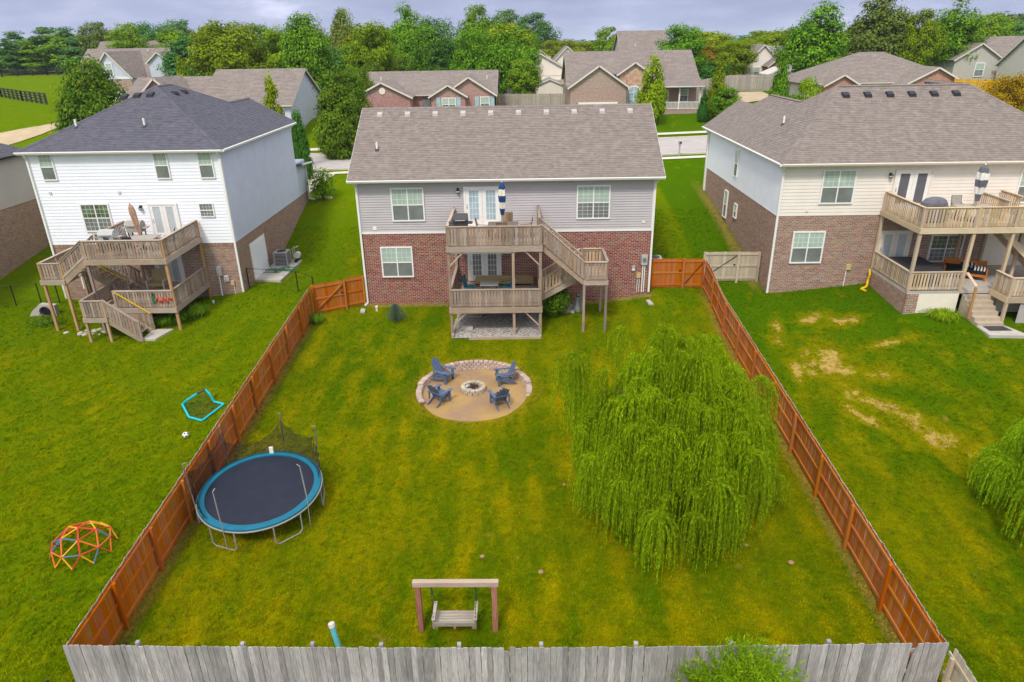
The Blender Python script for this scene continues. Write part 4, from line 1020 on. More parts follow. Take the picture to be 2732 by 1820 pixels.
for x, s_ in ((-3.6, 1), (.86, -1)):
    for zt_ in (6.74, 3.56):
        g = MB(); g.bar((x+s_*.04, 32.33, zt_-.72), (x+s_*.74, 32.33, zt_), .05, .12, up=(0, 1, 0)); g.build('brace', 'wood_beam', D1)
g = MB(); g.box(-3.45, -.35, 32.35, 32.40, 6.62, 6.70); g.build('awning_bar', 'white_trim', D1)
# stair: upper flight out to the landing, lower flight back to the lower deck
platform(D1, 3.05, 4.2, 32.62, 35.02, 5.1, rim=.24)
for x, y in ((3.05, 32.66), (4.15, 32.66), (4.15, 34.98), (3.1, 34.98)): dpost(D1, x, y, H0(x, y)-.1, 6.08, w_=.12)
steps(D1, .95, 7.0, 3.05, 5.1, 32.66, 33.66)
steps(D1, 3.05, 5.1, .95, 3.87, 33.85, 34.98)
rail_run(D1, (.92, 32.58, 7.02), (3.02, 32.58, 5.12), .95, .13, .19)
rail_run(D1, (.92, 33.74, 7.02), (3.02, 33.74, 5.12), .95, .11, .19)
rail_run(D1, (.95, 33.80, 3.9), (3.0, 33.80, 5.12), .92, .11, .17, mats=('wood_tan', 'wood_tan_beam'))
rail_run(D1, (.95, 35.05, 3.9), (3.0, 35.05, 5.12), .92, .11, .17, mats=('wood_tan', 'wood_tan_beam'))
rail_run(D1, (3.1, 32.6, 5.1), (4.16, 32.6, 5.1), .95, .11, .16)
rail_run(D1, (4.17, 32.65, 5.1), (4.17, 35.0, 5.1), .95, .11, .16)
rail_run(D1, (4.15, 35.0, 5.1), (3.1, 35.0, 5.1), .95, .11, .16, mats=('wood_tan', 'wood_tan_beam'))
# gravel bed under the deck
gv = MB(); n_ = 30
for j in range(n_+1):
    for i in range(n_+1):
        x = -3.55+4.45*i/n_; y = 31.95+4.4*j/n_; gv.v.append((x, y, H(x, y)+.05+rf.uniform(0, .02)))
for j in range(n_):
    for i in range(n_): a = j*(n_+1)+i; gv.f.append((a, a+1, a+n_+2, a+n_+1))
tag(gv.build('gravel_bed', 'gravel'), kind='structure')
for lab, x0, x1, y0, y1 in (('old grey timber edging the gravel bed under the deck, longest piece in front', -2.75, .9, 31.86, 31.98), ('short grey timber edging the gravel bed beside the deck post', -3.62, -3.5, 31.95, 34.2)):
    t = MB(); z = H0((x0+x1)/2, (y0+y1)/2); t.prism([(x0, y0, z-.05), (x1, y0+.05, z-.05), (x1, y1+.05, z-.05), (x0, y1, z-.05)], (0, 0, .17)); tag(t.build('timber', 'wood_beam'), lab, 'timber')
t = thing('cinder_block', 'grey hollow concrete block on the gravel under the deck', 'block', (-2.9, 32.9, 2.45))
g = MB(); z = H0(-2.9, 32.9)+.06
for x0, x1, y0, y1 in ((-3.15, -2.6, 32.8, 32.84), (-3.15, -2.6, 33.0, 33.04), (-3.15, -3.1, 32.84, 33.0), (-2.9, -2.86, 32.84, 33.0), (-2.65, -2.6, 32.84, 33.0)): g.box(x0, x1, y0, y1, z, z+.2)
g.build('shell', 'concrete', t)
t = tag(MB().box(-3.1, -2.2, 34.2, 35.4, H0(-2.6, 34.8)+.07, H0(-2.6, 34.8)+.12).build('paving_slab', 'concrete'), 'flat concrete slab lying on the gravel under the deck', 'slab')

# ---- brown deck of the white house
D2 = thing('deck', 'brown two-level deck with stairs down three flights on the white house', 'deck', (-20.5, 35, 2.5))
A2 = ('wood_deck', 'wood_beam')
platform(D2, -22.05, -17.95, 33.25, 37.52, 6.27, rim=.27); platform(D2, -21.1, -17.95, 33.25, 37.52, 3.66, rim=.27)
for x, y, z1 in ((-18.0, 33.35, 7.24), (-22.0, 33.35, 7.24), (-18.0, 37.4, 7.24), (-21.05, 33.35, 4.6), (-20.9, 36.2, 6.1)): dpost(D2, x, y, H0(x, y)-.1, z1, 'wood_amber' if x > -19 else 'wood_deck', .12)
rail_run(D2, (-22.0, 33.29, 6.27), (-18.0, 33.29, 6.27), .97, .092, .145)
rail_run(D2, (-18.0, 33.35, 6.27), (-18.0, 37.45, 6.27), .97, .092, .145)
rail_run(D2, (-22.0, 37.4, 6.27), (-22.0, 34.5, 6.27), .97, .092, .145)
rail_run(D2, (-20.95, 33.29, 3.66), (-18.0, 33.29, 3.66), .93, .098, .145)
rail_run(D2, (-18.0, 33.35, 3.66), (-18.0, 37.45, 3.66), .93, .092, .145)
platform(D2, -24.6, -23.4, 33.3, 36.6, 5.2, rim=.24)
for x, y in ((-24.5, 33.36), (-23.42, 33.36), (-24.5, 36.5), (-23.42, 35.2)): dpost(D2, x, y, H0(x, y)-.1, 6.12, 'wood_amber', .12)
steps(D2, -22.1, 6.27, -23.4, 5.2, 33.36, 34.4)
rail_run(D2, (-22.05, 33.31, 6.3), (-23.4, 33.31, 5.24), .95, .10, .15); rail_run(D2, (-22.05, 34.45, 6.3), (-23.4, 34.45, 5.24), .95, .10, .15)
rail_run(D2, (-24.52, 33.33, 5.2), (-23.42, 33.33, 5.2), .88, .10, .14); rail_run(D2, (-24.53, 36.5, 5.2), (-24.53, 33.36, 5.2), .88, .10, .14)
rail_run(D2, (-24.5, 36.55, 5.2), (-23.4, 36.55, 5.2), .88, .10, .14)
steps(D2, -23.4, 5.2, -21.1, 3.66, 35.2, 36.35, riser=True)
rail_run(D2, (-23.4, 35.15, 5.2), (-21.2, 35.15, 3.72), .9, .10, .15); rail_run(D2, (-23.4, 36.42, 5.2), (-21.2, 36.42, 3.72), .9, .09, .17)
platform(D2, -22.05, -20.9, 32.0, 33.24, 3.62, rim=.24)
platform(D2, -22.3, -21.15, 33.3, 35.1, 3.60, rim=.22)
for x, y in ((-22.0, 32.06), (-20.95, 32.06)): dpost(D2, x, y, H0(x, y)-.1, 4.55, 'wood_amber', .12)
rail_run(D2, (-22.0, 32.03, 3.62), (-20.95, 32.03, 3.62), .9, .11, .135); rail_run(D2, (-22.02, 35.0, 3.62), (-22.02, 32.06, 3.62), .9, .11, .135)
steps(D2, -20.9, 3.62, -19.35, 2.42, 32.08, 33.12, riser=True)
rail_run(D2, (-20.9, 32.03, 3.66), (-19.4, 32.03, 2.5), .9, .115, .14)
dpost(D2, -19.38, 32.05, 2.2, 3.42, 'wood_deck', .1)
n_ = 12
for i in range(n_):
    x = -20.85+i*.135; zt_ = 4.5 if i < 2 else 3.75-(i-2)*.0
    g = MB(); g.box(x, x+.125, 33.17, 33.19, 2.35, 3.38); g.build('skirt_board', 'wood_deck', D2)
g = MB(); g.bar((-20.85, 33.08, 4.6), (-19.25, 33.08, 3.42), .05, .05); g.build('handrail', 'yellow_plastic', D2)
g = MB(); g.bar((-22.9, 35.05, 5.62), (-21.3, 35.05, 4.62), .05, .05); g.build('handrail', 'yellow_plastic', D2)
tag(MB().prism([(-19.4, 32.1, 2.28), (-18.75, 32.1, 2.28), (-18.35, 33.3, 2.34), (-19.4, 33.3, 2.34)], (0, 0, .13)).build('landing_pad', 'concrete'), 'tan concrete pad at the foot of the brown deck stairs', 'concrete pad')
tag(MB().prism([(-16.08, 39.4, H0(-16, 40)-.05), (-14.5, 39.2, H0(-16, 40)-.05), (-14.4, 43.4, H0(-16, 40)-.05), (-16.08, 43.5, H0(-16, 40)-.05)], (0, 0, .2)).build('patio_slab', 'concrete'), 'grey concrete slab under the air conditioner beside the white house', 'concrete pad')

# ---- tan deck and brick patio of the cream house
D3 = thing('deck', 'pale tan wooden upper deck and railings over the patio of the cream house', 'deck', (22, 34, 3))
A3 = ('wood_tan', 'wood_tan_beam')
platform(D3, 18.9, 29.2, 32.4, 36.33, 7.58, 'wood_tan', 'wood_tan_beam', rim=.27)
for x, y, z0 in ((18.96, 36.2, 4.4), (18.96, 32.48, 4.4), (21.5, 32.48, 4.4), (23.35, 32.48, 3), (26, 32.48, 3), (22.9, 35.6, 4.4), (24.2, 35.6, 4.4), (24.9, 34.0, 3.2)): dpost(D3, x, y, z0, 8.56 if (y < 33 and x != 24.9) or x < 19 else 7.4, 'wood_tan' if x > 19 else 'wood_tan', .14)
rail_run(D3, (18.95, 32.44, 7.58), (21.45, 32.44, 7.58), .97, .092, .148, A3); rail_run(D3, (21.55, 32.44, 7.58), (28.5, 32.44, 7.58), .97, .098, .148, A3)
rail_run(D3, (18.95, 36.2, 7.58), (18.95, 32.5, 7.58), .97, .088, .150, A3)
rail_run(D3, (23.6, 36.2, 7.58), (23.6, 33.6, 7.58), .97, .092, .148, A3); rail_run(D3, (24.85, 36.25, 7.58), (24.85, 34.6, 7.58), .97, .092, .148, A3)
rail_run(D3, (18.95, 36.2, 4.44), (18.95, 32.5, 4.44), .93, .088, .150, A3); rail_run(D3, (18.95, 32.44, 4.44), (21.45, 32.44, 4.44), .95, .096, .148, A3)
steps(D3, 23.3, 7.45, 26.4, 4.7, 33.3, 34.35, 'wood_tan_beam', riser=True)
g = MB(); g.bar((21.62, 32.4, 5.35), (21.62, 31.5, 4.95), .14, .04); g.build('handrail', 'wood_tan_beam', D3)
dpost(D3, 21.62, 31.5, 3.3, 4.9, 'wood_amber', .1)
platform(D3, 22.95, 27.2, 31.1, 32.35, 4.55, 'wood_tan', 'wood_tan_beam', rim=.3)
for x, y in ((23.0, 31.15), (25, 31.15), (27, 31.15)): dpost(D3, x, y, 3.0, 5.5, 'wood_tan', .13)
rail_run(D3, (23.0, 31.14, 4.55), (27.1, 31.14, 4.55), .93, .098, .148, A3); rail_run(D3, (23.0, 32.35, 4.55), (23.0, 31.14, 4.55), .93, .098, .148, A3)
for i in range(22):
    x = 23.7+i*.15; g = MB(); g.box(x, x+.145, 31.16, 31.19, 3.1, 4.25); g.build('skirt_board', 'vent_grey', D3)
PB = thing('patio', 'raised concrete patio with a brown brick side wall and steps on the cream house', 'patio', (21, 34, 3.2))
g = MB(); g.box(18.93, 29, 32.42, YR-.03, 4.28, 4.42); g.build('slab', 'concrete', PB)
g = MB(); g.box(18.93, 19.0, 32.42, YR-.03, 2.6, 4.28); g.box(18.93, 21.5, 32.42, 32.5, 2.6, 4.28); g.box(22.95, 27, 32.42, 32.5, 2.6, 4.28); g.build('wall', 'cream_trim', PB)
brick_wall(PB, 'brick_brown', (18.93, YR-.03), (0, -1), 3.97, 2.7, 4.28, nrm=(-1, 0))
brick_wall(PB, 'brick_brown', (18.92, 32.42), (1, 0), .62, 2.7, 4.28, nrm=(0, -1))
for i in range(6):
    g = MB(); y1 = 32.42-i*.27; g.box(21.65, 22.9, y1-.27, y1, 3.0, 4.42-.18*(i+1)); g.build('step', 'step_tan', PB)
z = H0(22.4, 30)
tag(MB().prism([(21.6, 29.7, z-.05), (23.4, 29.6, z-.05), (23.0, 30.85, z-.05), (21.65, 30.85, z-.05)], (0, 0, .16)).build('landing_pad', 'concrete'), 'tan concrete pad at the foot of the patio steps of the cream house', 'concrete pad')
t = MB(); t.prism([(21.9, 30.2, z+.112), (22.95, 30.2, z+.112), (22.85, 30.75, z+.112), (21.9, 30.75, z+.112)], (0, 0, .015)); tag(t.build('door_mat', 'charcoal'), 'dark mat on the concrete pad below the patio steps', 'mat')
# ================================================================== things on the decks
def closed_umbrella(x, y, z0, h, bands, label, pole='steel', tilt=(0, 0), rad=.17, base_h=.9):
    t = thing('parasol', label, 'parasol', (x, y, z0))
    P = lambda k: Vector((x+tilt[0]*k, y+tilt[1]*k, z0+h*k))
    g = MB(); g.tube([P(0), P(1)], .022, 8); g.build('pole', pole, t)
    n = len(bands); k0 = base_h/h
    for i, mname in enumerate(bands):
        a = k0+(1-k0)*i/n; b = k0+(1-k0)*(i+1)/n
        prof = lambda k: rad*(.25+.85*math.sin(math.pi*min(1, max(0, (1-(k-k0)/(1-k0))))**.6*.93)) if k < .995 else .02
        g = MB(); pts = []; N_ = 16
        for q in range(4):
            k = a+(b-a)*q/3; c = P(k); r = prof(k)
            for j in range(N_):
                an = 2*math.pi*j/N_; rr = r*(1+.28*math.cos(an*4+i))
                g.v.append((c.x+rr*math.cos(an), c.y+rr*math.sin(an), c.z))
        for q in range(3):
            for j in range(N_): g.f.append((q*N_+j, q*N_+(j+1) % N_, (q+1)*N_+(j+1) % N_, (q+1)*N_+j))
        g.f.append(tuple(reversed(range(N_)))); g.f.append(tuple(3*N_+j for j in range(N_)))
        g.build('canopy_band', mname, t)
    g = MB(); g.lathe(P(1), [(.03, -.03), (.035, .02), (.01, .07)], 8); g.build('finial', pole, t)
    g = MB(); g.lathe((x, y, z0), [(.24, 0), (.24, .05), (.06, .1), (.04, .28)], 14); g.build('base', 'charcoal', t)
    return t
def patio_chair(label, fab, frame='charcoal', group=None):
    t = thing('patio_chair', label, 'chair', (0, 0, 0), group)
    g = MB(); g.bar((0, -.24, .43), (0, .22, .40), .46, .025); g.build('seat', fab, t)
    g = MB(); g.bar((0, .22, .40), (0, .36, 1.0), .46, .025, up=(0, -1, .2)); g.build('backrest', fab, t)
    for s_ in (-1, 1):
        g = MB(); x = s_*.25; g.tube([(x, -.27, 0), (x, -.27, .44), (x, -.25, .62), (x, .2, .64), (x, .28, .7)], .014, 6); g.build('arm', frame, t)
        g = MB(); g.tube([(x, .30, 0), (x, .24, .42), (x, .37, 1.02)], .014, 6); g.build('leg', frame, t)
    g = MB(); g.tube([(-.25, .37, 1.02), (.25, .37, 1.02)], .014, 6); g.build('top_bar', frame, t)
    return t
def table(label, x, y, z, w_, d_, top, leg, h=.72, rnd=False):
    t = thing('patio_table', label, 'table', (x, y, z))
    g = MB()
    if rnd: g.lathe((x, y, z+h-.03), [(w_/2, 0), (w_/2+.01, .015), (w_/2, .03)], 24)
    else: g.box(x-w_/2, x+w_/2, y-d_/2, y+d_/2, z+h-.035, z+h)
    g.build('tabletop', top, t)
    for sx_ in (-1, 1):
        for sy in (-1, 1):
            g = MB(); g.tube([(x+sx_*w_*.36, y+sy*d_*.36, z), (x+sx_*w_*.36, y+sy*d_*.36, z+h-.03)], .02, 6); g.build('leg', leg, t)
    return t
def grill(label, x, y, z, rz=0, cover='charcoal', shelf='charcoal', hood=True, big=1.0):
    t = thing('grill', label, 'grill', (x, y, z)); b = big
    g = MB(); 
    for sx_ in (-.38*b, .38*b):
        for sy in (-.2, .2): g.bar((x+sx_, y+sy, z), (x+sx_, y+sy, z+.72), .05, .05)
    g.build('legs', 'charcoal', t)
    g = MB(); g.box(x-.42*b, x+.42*b, y-.26, y+.26, z+.62, z+.86); g.build('firebox', cover, t)
    g = MB(); pr = [(-.27, .86), (-.29, 1.0), (-.18, 1.17), (.05, 1.22), (.22, 1.12), (.27, .95), (.27, .86)]
    g.prism([(x-.44*b, y+u, z+v) for u, v in pr], (.88*b, 0, 0)); h_ = g.build('lid', cover, t)
    g = MB(); g.tube([(x-.3*b, y-.34, z+.98), (x+.3*b, y-.34, z+.98)], .015, 6); g.build('handle', 'steel', h_)
    for s_ in (-1, 1):
        g = MB(); g.box(min(x+s_*.43*b, x+s_*.72*b), max(x+s_*.43*b, x+s_*.72*b), y-.24, y+.2, z+.82, z+.86); g.build('side_shelf', shelf, t)
    return t
z = 7.0
grill('charcoal covered gas grill in the corner of the upper grey deck', -3.0, 33.15, z, big=.8).scale = (1, 1, 1.16)
table('patio table with a dark top on the upper grey deck', -.95, 33.75, z, 1.5, 1.0, 'brown_mesh_dark', 'charcoal')
closed_umbrella(-.98, 33.85, z, 2.75, ['umbrella_navy', 'umbrella_cream', 'umbrella_navy', 'umbrella_cream', 'umbrella_navy'], 'closed parasol with navy and cream bands on the upper grey deck', base_h=1.15, rad=.15)
pc = patio_chair('sling chair with its back to the yard at the upper grey deck table', 'brown_mesh', group='chairs around the upper grey deck table'); pc.location = (-1.0, 33.1, z); pc.rotation_euler = (0, 0, math.pi)
copy_tree(pc, (-1.95, 33.7, z), R(90), 'sling chair at the end of the upper deck table nearest the grill')
copy_tree(pc, (.15, 33.7, z), R(-90), 'sling chair at the end of the upper deck table nearest the stair')
copy_tree(pc, (-.75, 34.6, z), 0, 'tall-backed sling chair between the upper deck table and the house wall')
z = 3.87
tc_ = patio_chair('teal sling chair in the corner of the lower grey deck', 'teal_fabric', group='teal chairs on the lower grey deck'); tc_.location = (-2.75, 34.2, z); tc_.rotation_euler = (0, 0, R(75))
copy_tree(tc_, (-.85, 34.2, z), R(-80), 'teal sling chair beside the middle post of the lower grey deck')
table('low dark fire table with a slotted top on the lower grey deck', -1.75, 34.2, z, .95, .62, 'meter_grey', 'charcoal', h=.6)
t = thing('bench', 'tan cushioned bench against the red brick wall on the lower grey deck', 'bench', (-1.0, 35.7, z))
g = MB(); g.box(-2.6, .6, 35.45, 36.1, z+.14, z+.28); g.build('seat', 'tan_fabric', t)
g = MB(); g.box(-2.6, .6, 36.1, 36.25, z+.14, z+.36); g.build('backrest', 'tan_fabric', t)
for x in (-2.5, -1.0, .5):
    g = MB(); g.box(x-.04, x+.04, 35.5, 36.1, z, z+.14); g.build('leg', 'brown_mesh', t)
# white house deck
z = 6.27
grill('large steel grill with grey lid on the brown deck of the white house', -21.35, 34.6, z, cover='meter_grey', shelf='steel', big=.9)
grill('tan covered grill close to the wall on the brown deck of the white house', -20.9, 36.5, z, cover='grey_fabric', shelf='grey_fabric', big=.95)
closed_umbrella(-19.95, 35.2, z, 2.35, ['umbrella_tan']*3, 'closed tan parasol on the brown deck of the white house', base_h=.75, tilt=(-.35, .2), rad=.14)
table('dark metal table with a grey top on the brown deck of the white house', -19.7, 34.9, z, 1.4, .9, 'grey_fabric', 'charcoal')
q = patio_chair('dark mesh chair at the rail side of the brown deck table', 'charcoal', group='chairs on the brown deck'); q.location = (-19.9, 34.1, z); q.rotation_euler = (0, 0, R(175))
copy_tree(q, (-18.6, 35.3, z), R(-70), 'dark mesh chair at the end of the brown deck table near the open rail')
copy_tree(q, (-20.75, 34.0, z), R(150), 'dark mesh chair between the brown deck table and the steel grill')
t = thing('patio_chair', 'tan slatted armchair with olive cushions on the lower brown deck', 'chair', (-20.2, 36.2, 3.66)); x, y, z = -20.2, 36.2, 3.66
g = MB(); g.box(x-.42, x+.42, y-.4, y+.2, z+.32, z+.46); g.build('seat', 'tan_fabric', t)
g = MB(); g.bar((x, y+.2, z+.44), (x, y+.42, z+1.05), .84, .12, up=(0, -1, .3)); g.build('backrest', 'tan_fabric', t)
for s_ in (-1, 1):
    g = MB(); g.box(x+s_*.46-.04, x+s_*.46+.04, y-.42, y+.3, z+.56, z+.61); g.box(x+s_*.46-.03, x+s_*.46+.03, y-.4, y-.34, z, z+.56); g.box(x+s_*.46-.03, x+s_*.46+.03, y+.2, y+.26, z, z+.56); g.build('arm', 'vent_white', t)
t = thing('sign', 'small green wooden board hung on the lower brown deck rail', 'sign', (-18.95, 33.2, 4.1)); g = MB(); g.box(-19.05, -18.9, 33.19, 33.215, 3.95, 4.35); g.build('board', 'green_plastic', t); g = MB(); g.box(-19.0, -18.95, 33.185, 33.2, 4.35, 4.5); g.build('hanger', 'black_metal', t)
t = thing('garland', 'string of red decorations along the lower brown deck rail', 'garland', (-18.5, 33.2, 4.2))
for i in range(9):
    x = -18.85+i*.095; g = MB(); g.lathe((x, 33.19, 4.12+.1*math.sin(i*1.9)), [(.02, -.09), (.045, -.05), (.05, .03), (.02, .08)], 7); g.build('ornament', 'dome_red', t)
# air conditioner, hose, cart beside the white house
def ac_unit(label, x, y):
    z = H(x, y)+.12; t = thing('air_conditioner', label, 'air conditioner', (x, y, z)); s_ = .40; hh = .86
    g = MB(); g.box(x-s_-.05, x+s_+.05, y-s_-.05, y+s_+.05, z-.14, z); g.build('pad', 'concrete', t)
    g = MB(); g.box(x-s_+.03, x+s_-.03, y-s_+.03, y+s_-.03, z, z+hh-.05); g.build('coil', 'charcoal', t)
    for k in range(9):
        zz = z+.05+k*(hh-.15)/8
        g = MB()
        for a, b in (((-s_, -s_), (s_, -s_)), ((s_, -s_), (s_, s_)), ((s_, s_), (-s_, s_)), ((-s_, s_), (-s_, -s_))): g.bar((x+a[0], y+a[1], zz), (x+b[0], y+b[1], zz), .02, .028)
        g.build('louvre', 'ac_grey', t)
    g = MB(); g.box(x-s_-.01, x+s_+.01, y-s_-.01, y+s_+.01, z+hh-.05, z+hh); g.build('top', 'ac_grey', t)
    g = MB(); g.lathe((x, y, z+hh), [(.3, 0), (.3, .03), (.27, .035), (.08, .04), (.06, .06)], 20); g.build('fan_guard', 'charcoal', t)
    for sx_ in (-1, 1):
        for sy in (-1, 1):
            g = MB(); g.box(x+sx_*s_-.03, x+sx_*s_+.03, y+sy*s_-.03, y+sy*s_+.03, z, z+hh-.045); g.build('corner_post', 'ac_grey', t)
    return t
ac_unit('grey air conditioner unit on the slab beside the white house', -15.35, 42.5)
ac_unit('grey air conditioner half hidden behind the corner of the red brick house', 7.6, 38.6)

t = thing('garden_hose', 'dark green garden hose lying in loops on the concrete slab', 'hose', (-15.1, 41.0, 3.2)); zz = H(-16, 40)+.17
pts = []
for i in range(110):
    an = i*.35; r = .34+.16*math.sin(i*.21); pts.append((-15.1+.55*math.sin(i*.11)+r*math.cos(an), 41.2+.28*math.cos(i*.09)+r*math.sin(an)*.8, zz+.015+.02*(i % 5)/5))
g = MB(); g.tube(pts, .022, 5); g.build('coil', 'green_plastic', t)
g = MB(); g.tube([(pts[-1][0], pts[-1][1], zz+.03), (pts[-1][0]-.5, pts[-1][1]+.3, zz+.02), (-16.1, 41.9, zz+.5)], .02, 5); g.build('tail', 'green_plastic', t)
t = thing('hose_cart', 'white wheeled hose cart beside the air conditioner of the white house', 'hose cart', (-14.6, 42.9, 3.2)); x, y = -14.55, 42.9; zz = H(x, y)+.05
g = MB(); g.tube([(x-.2, y, zz+.2), (x-.25, y, zz+1.0), (x+.05, y, zz+1.05)], .02, 6); g.tube([(x-.2, y+.35, zz+.2), (x-.25, y+.35, zz+1.0), (x+.05, y+.35, zz+1.05)], .02, 6); g.tube([(x+.05, y, zz+1.05), (x+.05, y+.35, zz+1.05)], .02, 6); g.build('frame', 'vent_white', t)
g = MB(); g.tube([(x, y+.02, zz+.5), (x, y+.33, zz+.5)], .2, 12); g.build('reel', 'vent_white', t)
for yy in (y-.04, y+.39):
    g = MB(); g.tube([(x-.1, yy-.02, zz+.13), (x-.1, yy+.02, zz+.13)], .13, 12); g.build('wheel', 'black_metal', t)
# cream house deck
z = 7.58
t = thing('grill', 'wide grill under a dark blue-grey cover on the pale upper deck', 'grill', (19.9, 33.6, z))
g = MB(); g.box(19.45, 20.55, 33.3, 33.95, z+.1, z+.85); g.build('cover_skirt', 'umbrella_grey', t)
g = MB(); g.lathe((20.0, 33.63, z+.85), [(.62, 0), (.60, .12), (.48, .27), (.25, .36), (.05, .38)], 18); g.v = [(a, 33.63+(b-33.63)*.62, c) for a, b, c in g.v]; g.build('cover_top', 'umbrella_grey', t)
closed_umbrella(22.0, 33.6, z, 2.7, ['umbrella_grey', 'umbrella_white', 'umbrella_grey', 'umbrella_white', 'umbrella_grey'], 'closed parasol with grey and white bands on the pale upper deck', base_h=1.0, tilt=(.02, .1), rad=.2)
table('grey patio table under the striped parasol on the pale upper deck', 22.0, 33.7, z, 1.7, .95, 'grey_fabric', 'charcoal')
q = patio_chair('grey sling chair at the grill end of the pale deck table', 'grey_fabric', group='chairs on the pale upper deck'); q.location = (20.75, 33.9, z); q.rotation_euler = (0, 0, R(60))
copy_tree(q, (21.75, 34.5, z), 0, 'grey sling chair on the wall side of the pale deck table')
copy_tree(q, (24.5, 33.3, z), R(200), 'grey sling chair beside the stair opening of the pale upper deck')
z = 4.42
t = thing('hot_tub', 'square hot tub under a dark folded cover on the brick patio', 'hot tub', (20.05, 34.4, z))
g = MB(); g.box(19.15, 20.95, 33.2, 35.5, z, z+.72); g.build('shell', 'hot_tub', t)
g = MB(); g.prism([(19.1, 33.15, z+.72), (21.0, 33.15, z+.72), (21.0, 34.34, z+.74), (19.1, 34.34, z+.74)], (0, 0, .1)); g.build('cover_half', 'hot_tub', t)
g = MB(); g.prism([(19.1, 34.36, z+.74), (21.0, 34.36, z+.74), (21.0, 35.55, z+.72), (19.1, 35.55, z+.72)], (0, 0, .1)); g.build('cover_half', 'hot_tub', t)
t = thing('daybed', 'orange wooden daybed with a black mattress on the brick patio', 'daybed', (23.1, 34.9, z), rz=0)
def db(u, v): a = R(-28); return (22.9+u*math.cos(a)-v*math.sin(a), 34.6+u*math.sin(a)+v*math.cos(a))
def pan(g, u0, u1, v0, v1, z0, z1): g.prism([(*db(u0, v0), z+z0), (*db(u1, v0), z+z0), (*db(u1, v1), z+z0), (*db(u0, v1), z+z0)], (0, 0, z1-z0))
g = MB(); pan(g, -.95, .95, -.5, .5, .2, .32); g.build('frame', 'orange_wood', t)
g = MB(); pan(g, -.9, .9, -.45, .45, .32, .5); g.build('mattress', 'cushion_black', t)
for u in (-.95, .9):
    g = MB(); pan(g, u, u+.06, -.5, .5, .32, .62); g.build('end_panel', 'orange_wood', t)
g = MB(); pan(g, -.95, .95, .46, .52, .32, .8); g.build('backrest', 'orange_wood', t)
for u in (-.92, .92):
    for v in (-.46, .46):
        g = MB(); pan(g, u-.04, u+.04, v-.04, v+.04, 0, .2); g.build('leg', 'orange_wood', t)
def striped_pillow(label, u0, u1, v0, v1, zt):
    p = thing('pillow', label, 'pillow', (*db((u0+u1)/2, (v0+v1)/2), z+zt)); n = 8
    for i in range(n):
        a = u0+(u1-u0)*i/n; b = u0+(u1-u0)*(i+1)/n; k = .5+.5*math.sin(math.pi*(i+.5)/n)
        g = MB(); pan(g, a, b, v0, v1, zt, zt+.1+.08*k); g.build('stripe', 'umbrella_white' if i % 2 else 'cushion_black', p)
striped_pillow('black and white striped pillow at the back of the daybed', -.2, .5, .05, .42, .5)
striped_pillow('black and white striped cushion at the foot of the daybed', .3, .85, -.4, 0, .5)
t = thing('drain_hose', 'bright yellow corrugated drain hose hanging from the patio down to the grass', 'hose', (18.8, 36, 4))
pts = [(18.85, 36.2, 4.35), (18.8, 36.0, 4.1), (18.78, 36.05, 3.8), (18.7, 35.9, 3.5), (18.55, 35.7, H(18.5, 35.7)+.12), (18.3, 35.65, H(18.3, 35.6)+.06), (18.45, 35.3, H(18.4, 35.3)+.05)]
fine_ = []
for a, b in zip(pts, pts[1:]):
    for k in range(7): fine_.append(Vector(a).lerp(Vector(b), k/7))
g = MB(); g.tube(fine_, [.055+.012*(i % 2) for i in range(len(fine_))], 7); g.build('tube', 'yellow_plastic', t)

# ================================================================== fire pit circle
tag(MB().lathe((FP.x, FP.y, FPZ-.06), [(2.52, 0), (2.52, .055), (2.50, .065)], 72).build('fire_pit_floor', 'sand'), kind='structure')
SW = thing('retaining_wall', 'curved low wall of tan stone blocks round the uphill side of the fire pit circle', 'wall', (FP.x, FP.y+2.4, FPZ))
def block_mesh(w_, d_, h_, name):
    g = MB(); a, b, c = w_/2, d_/2, h_; k = .86; e = .018
    lo = [(-a*k, -b, 0), (a*k, -b, 0), (a, b, 0), (-a, b, 0)]
    hi = [(-a*k+e, -b+e, c), (a*k-e, -b+e, c), (a-e, b-e, c), (-a+e, b-e, c)]
    mid = [(-a*k, -b, c-e), (a*k, -b, c-e), (a, b, c-e), (-a, b, c-e)]
    g.add(lo+mid+hi, [(3, 2, 1, 0), (8, 9, 10, 11)]+[(i, (i+1) % 4, 4+(i+1) % 4, 4+i) for i in range(4)]+[(4+i, 4+(i+1) % 4, 8+(i+1) % 4, 8+i) for i in range(4)])
    return g.mesh(name, 'stone_wall')
bm_ = [block_mesh(.222, .25, .098, 'stone_block'), block_mesh(.212, .26, .100, 'stone_block'), block_mesh(.226, .245, .096, 'stone_block')]
th0, th1 = R(-12), R(205)
for cidx in range(5):
    R_ = 2.42+.015*cidx; n = int((th1-th0)*R_/.228)
    for i in range(n):
        th = th0+(th1-th0)*(i+.5+(.5 if cidx % 2 else 0))/n
        if th > th1: continue
        x, y = FP.x+R_*math.cos(th), FP.y+R_*math.sin(th)
        zt_ = FPZ+.1*(cidx+1); gz = H0(FP.x+2.75*math.cos(th), FP.y+2.75*math.sin(th))
        if zt_ > max(gz+.12, FPZ+.2) and cidx > 0: continue
        put('stone_block', rf.choice(bm_), SW, (x, y, FPZ+.1*cidx-.005), (0, 0, th+math.pi/2+math.pi+rf.uniform(-.03, .03)))
FPit = thing('fire_pit', 'round fire pit ring of pale stone blocks in the middle of the sand circle', 'fire pit', (-2.25, 27.35, FPZ))
bm2 = [block_mesh(.205, .18, .12, 'ring_stone') for _ in range(2)]
for me in bm2: me.materials.clear(); me.materials.append(MATS['stone_ring'])
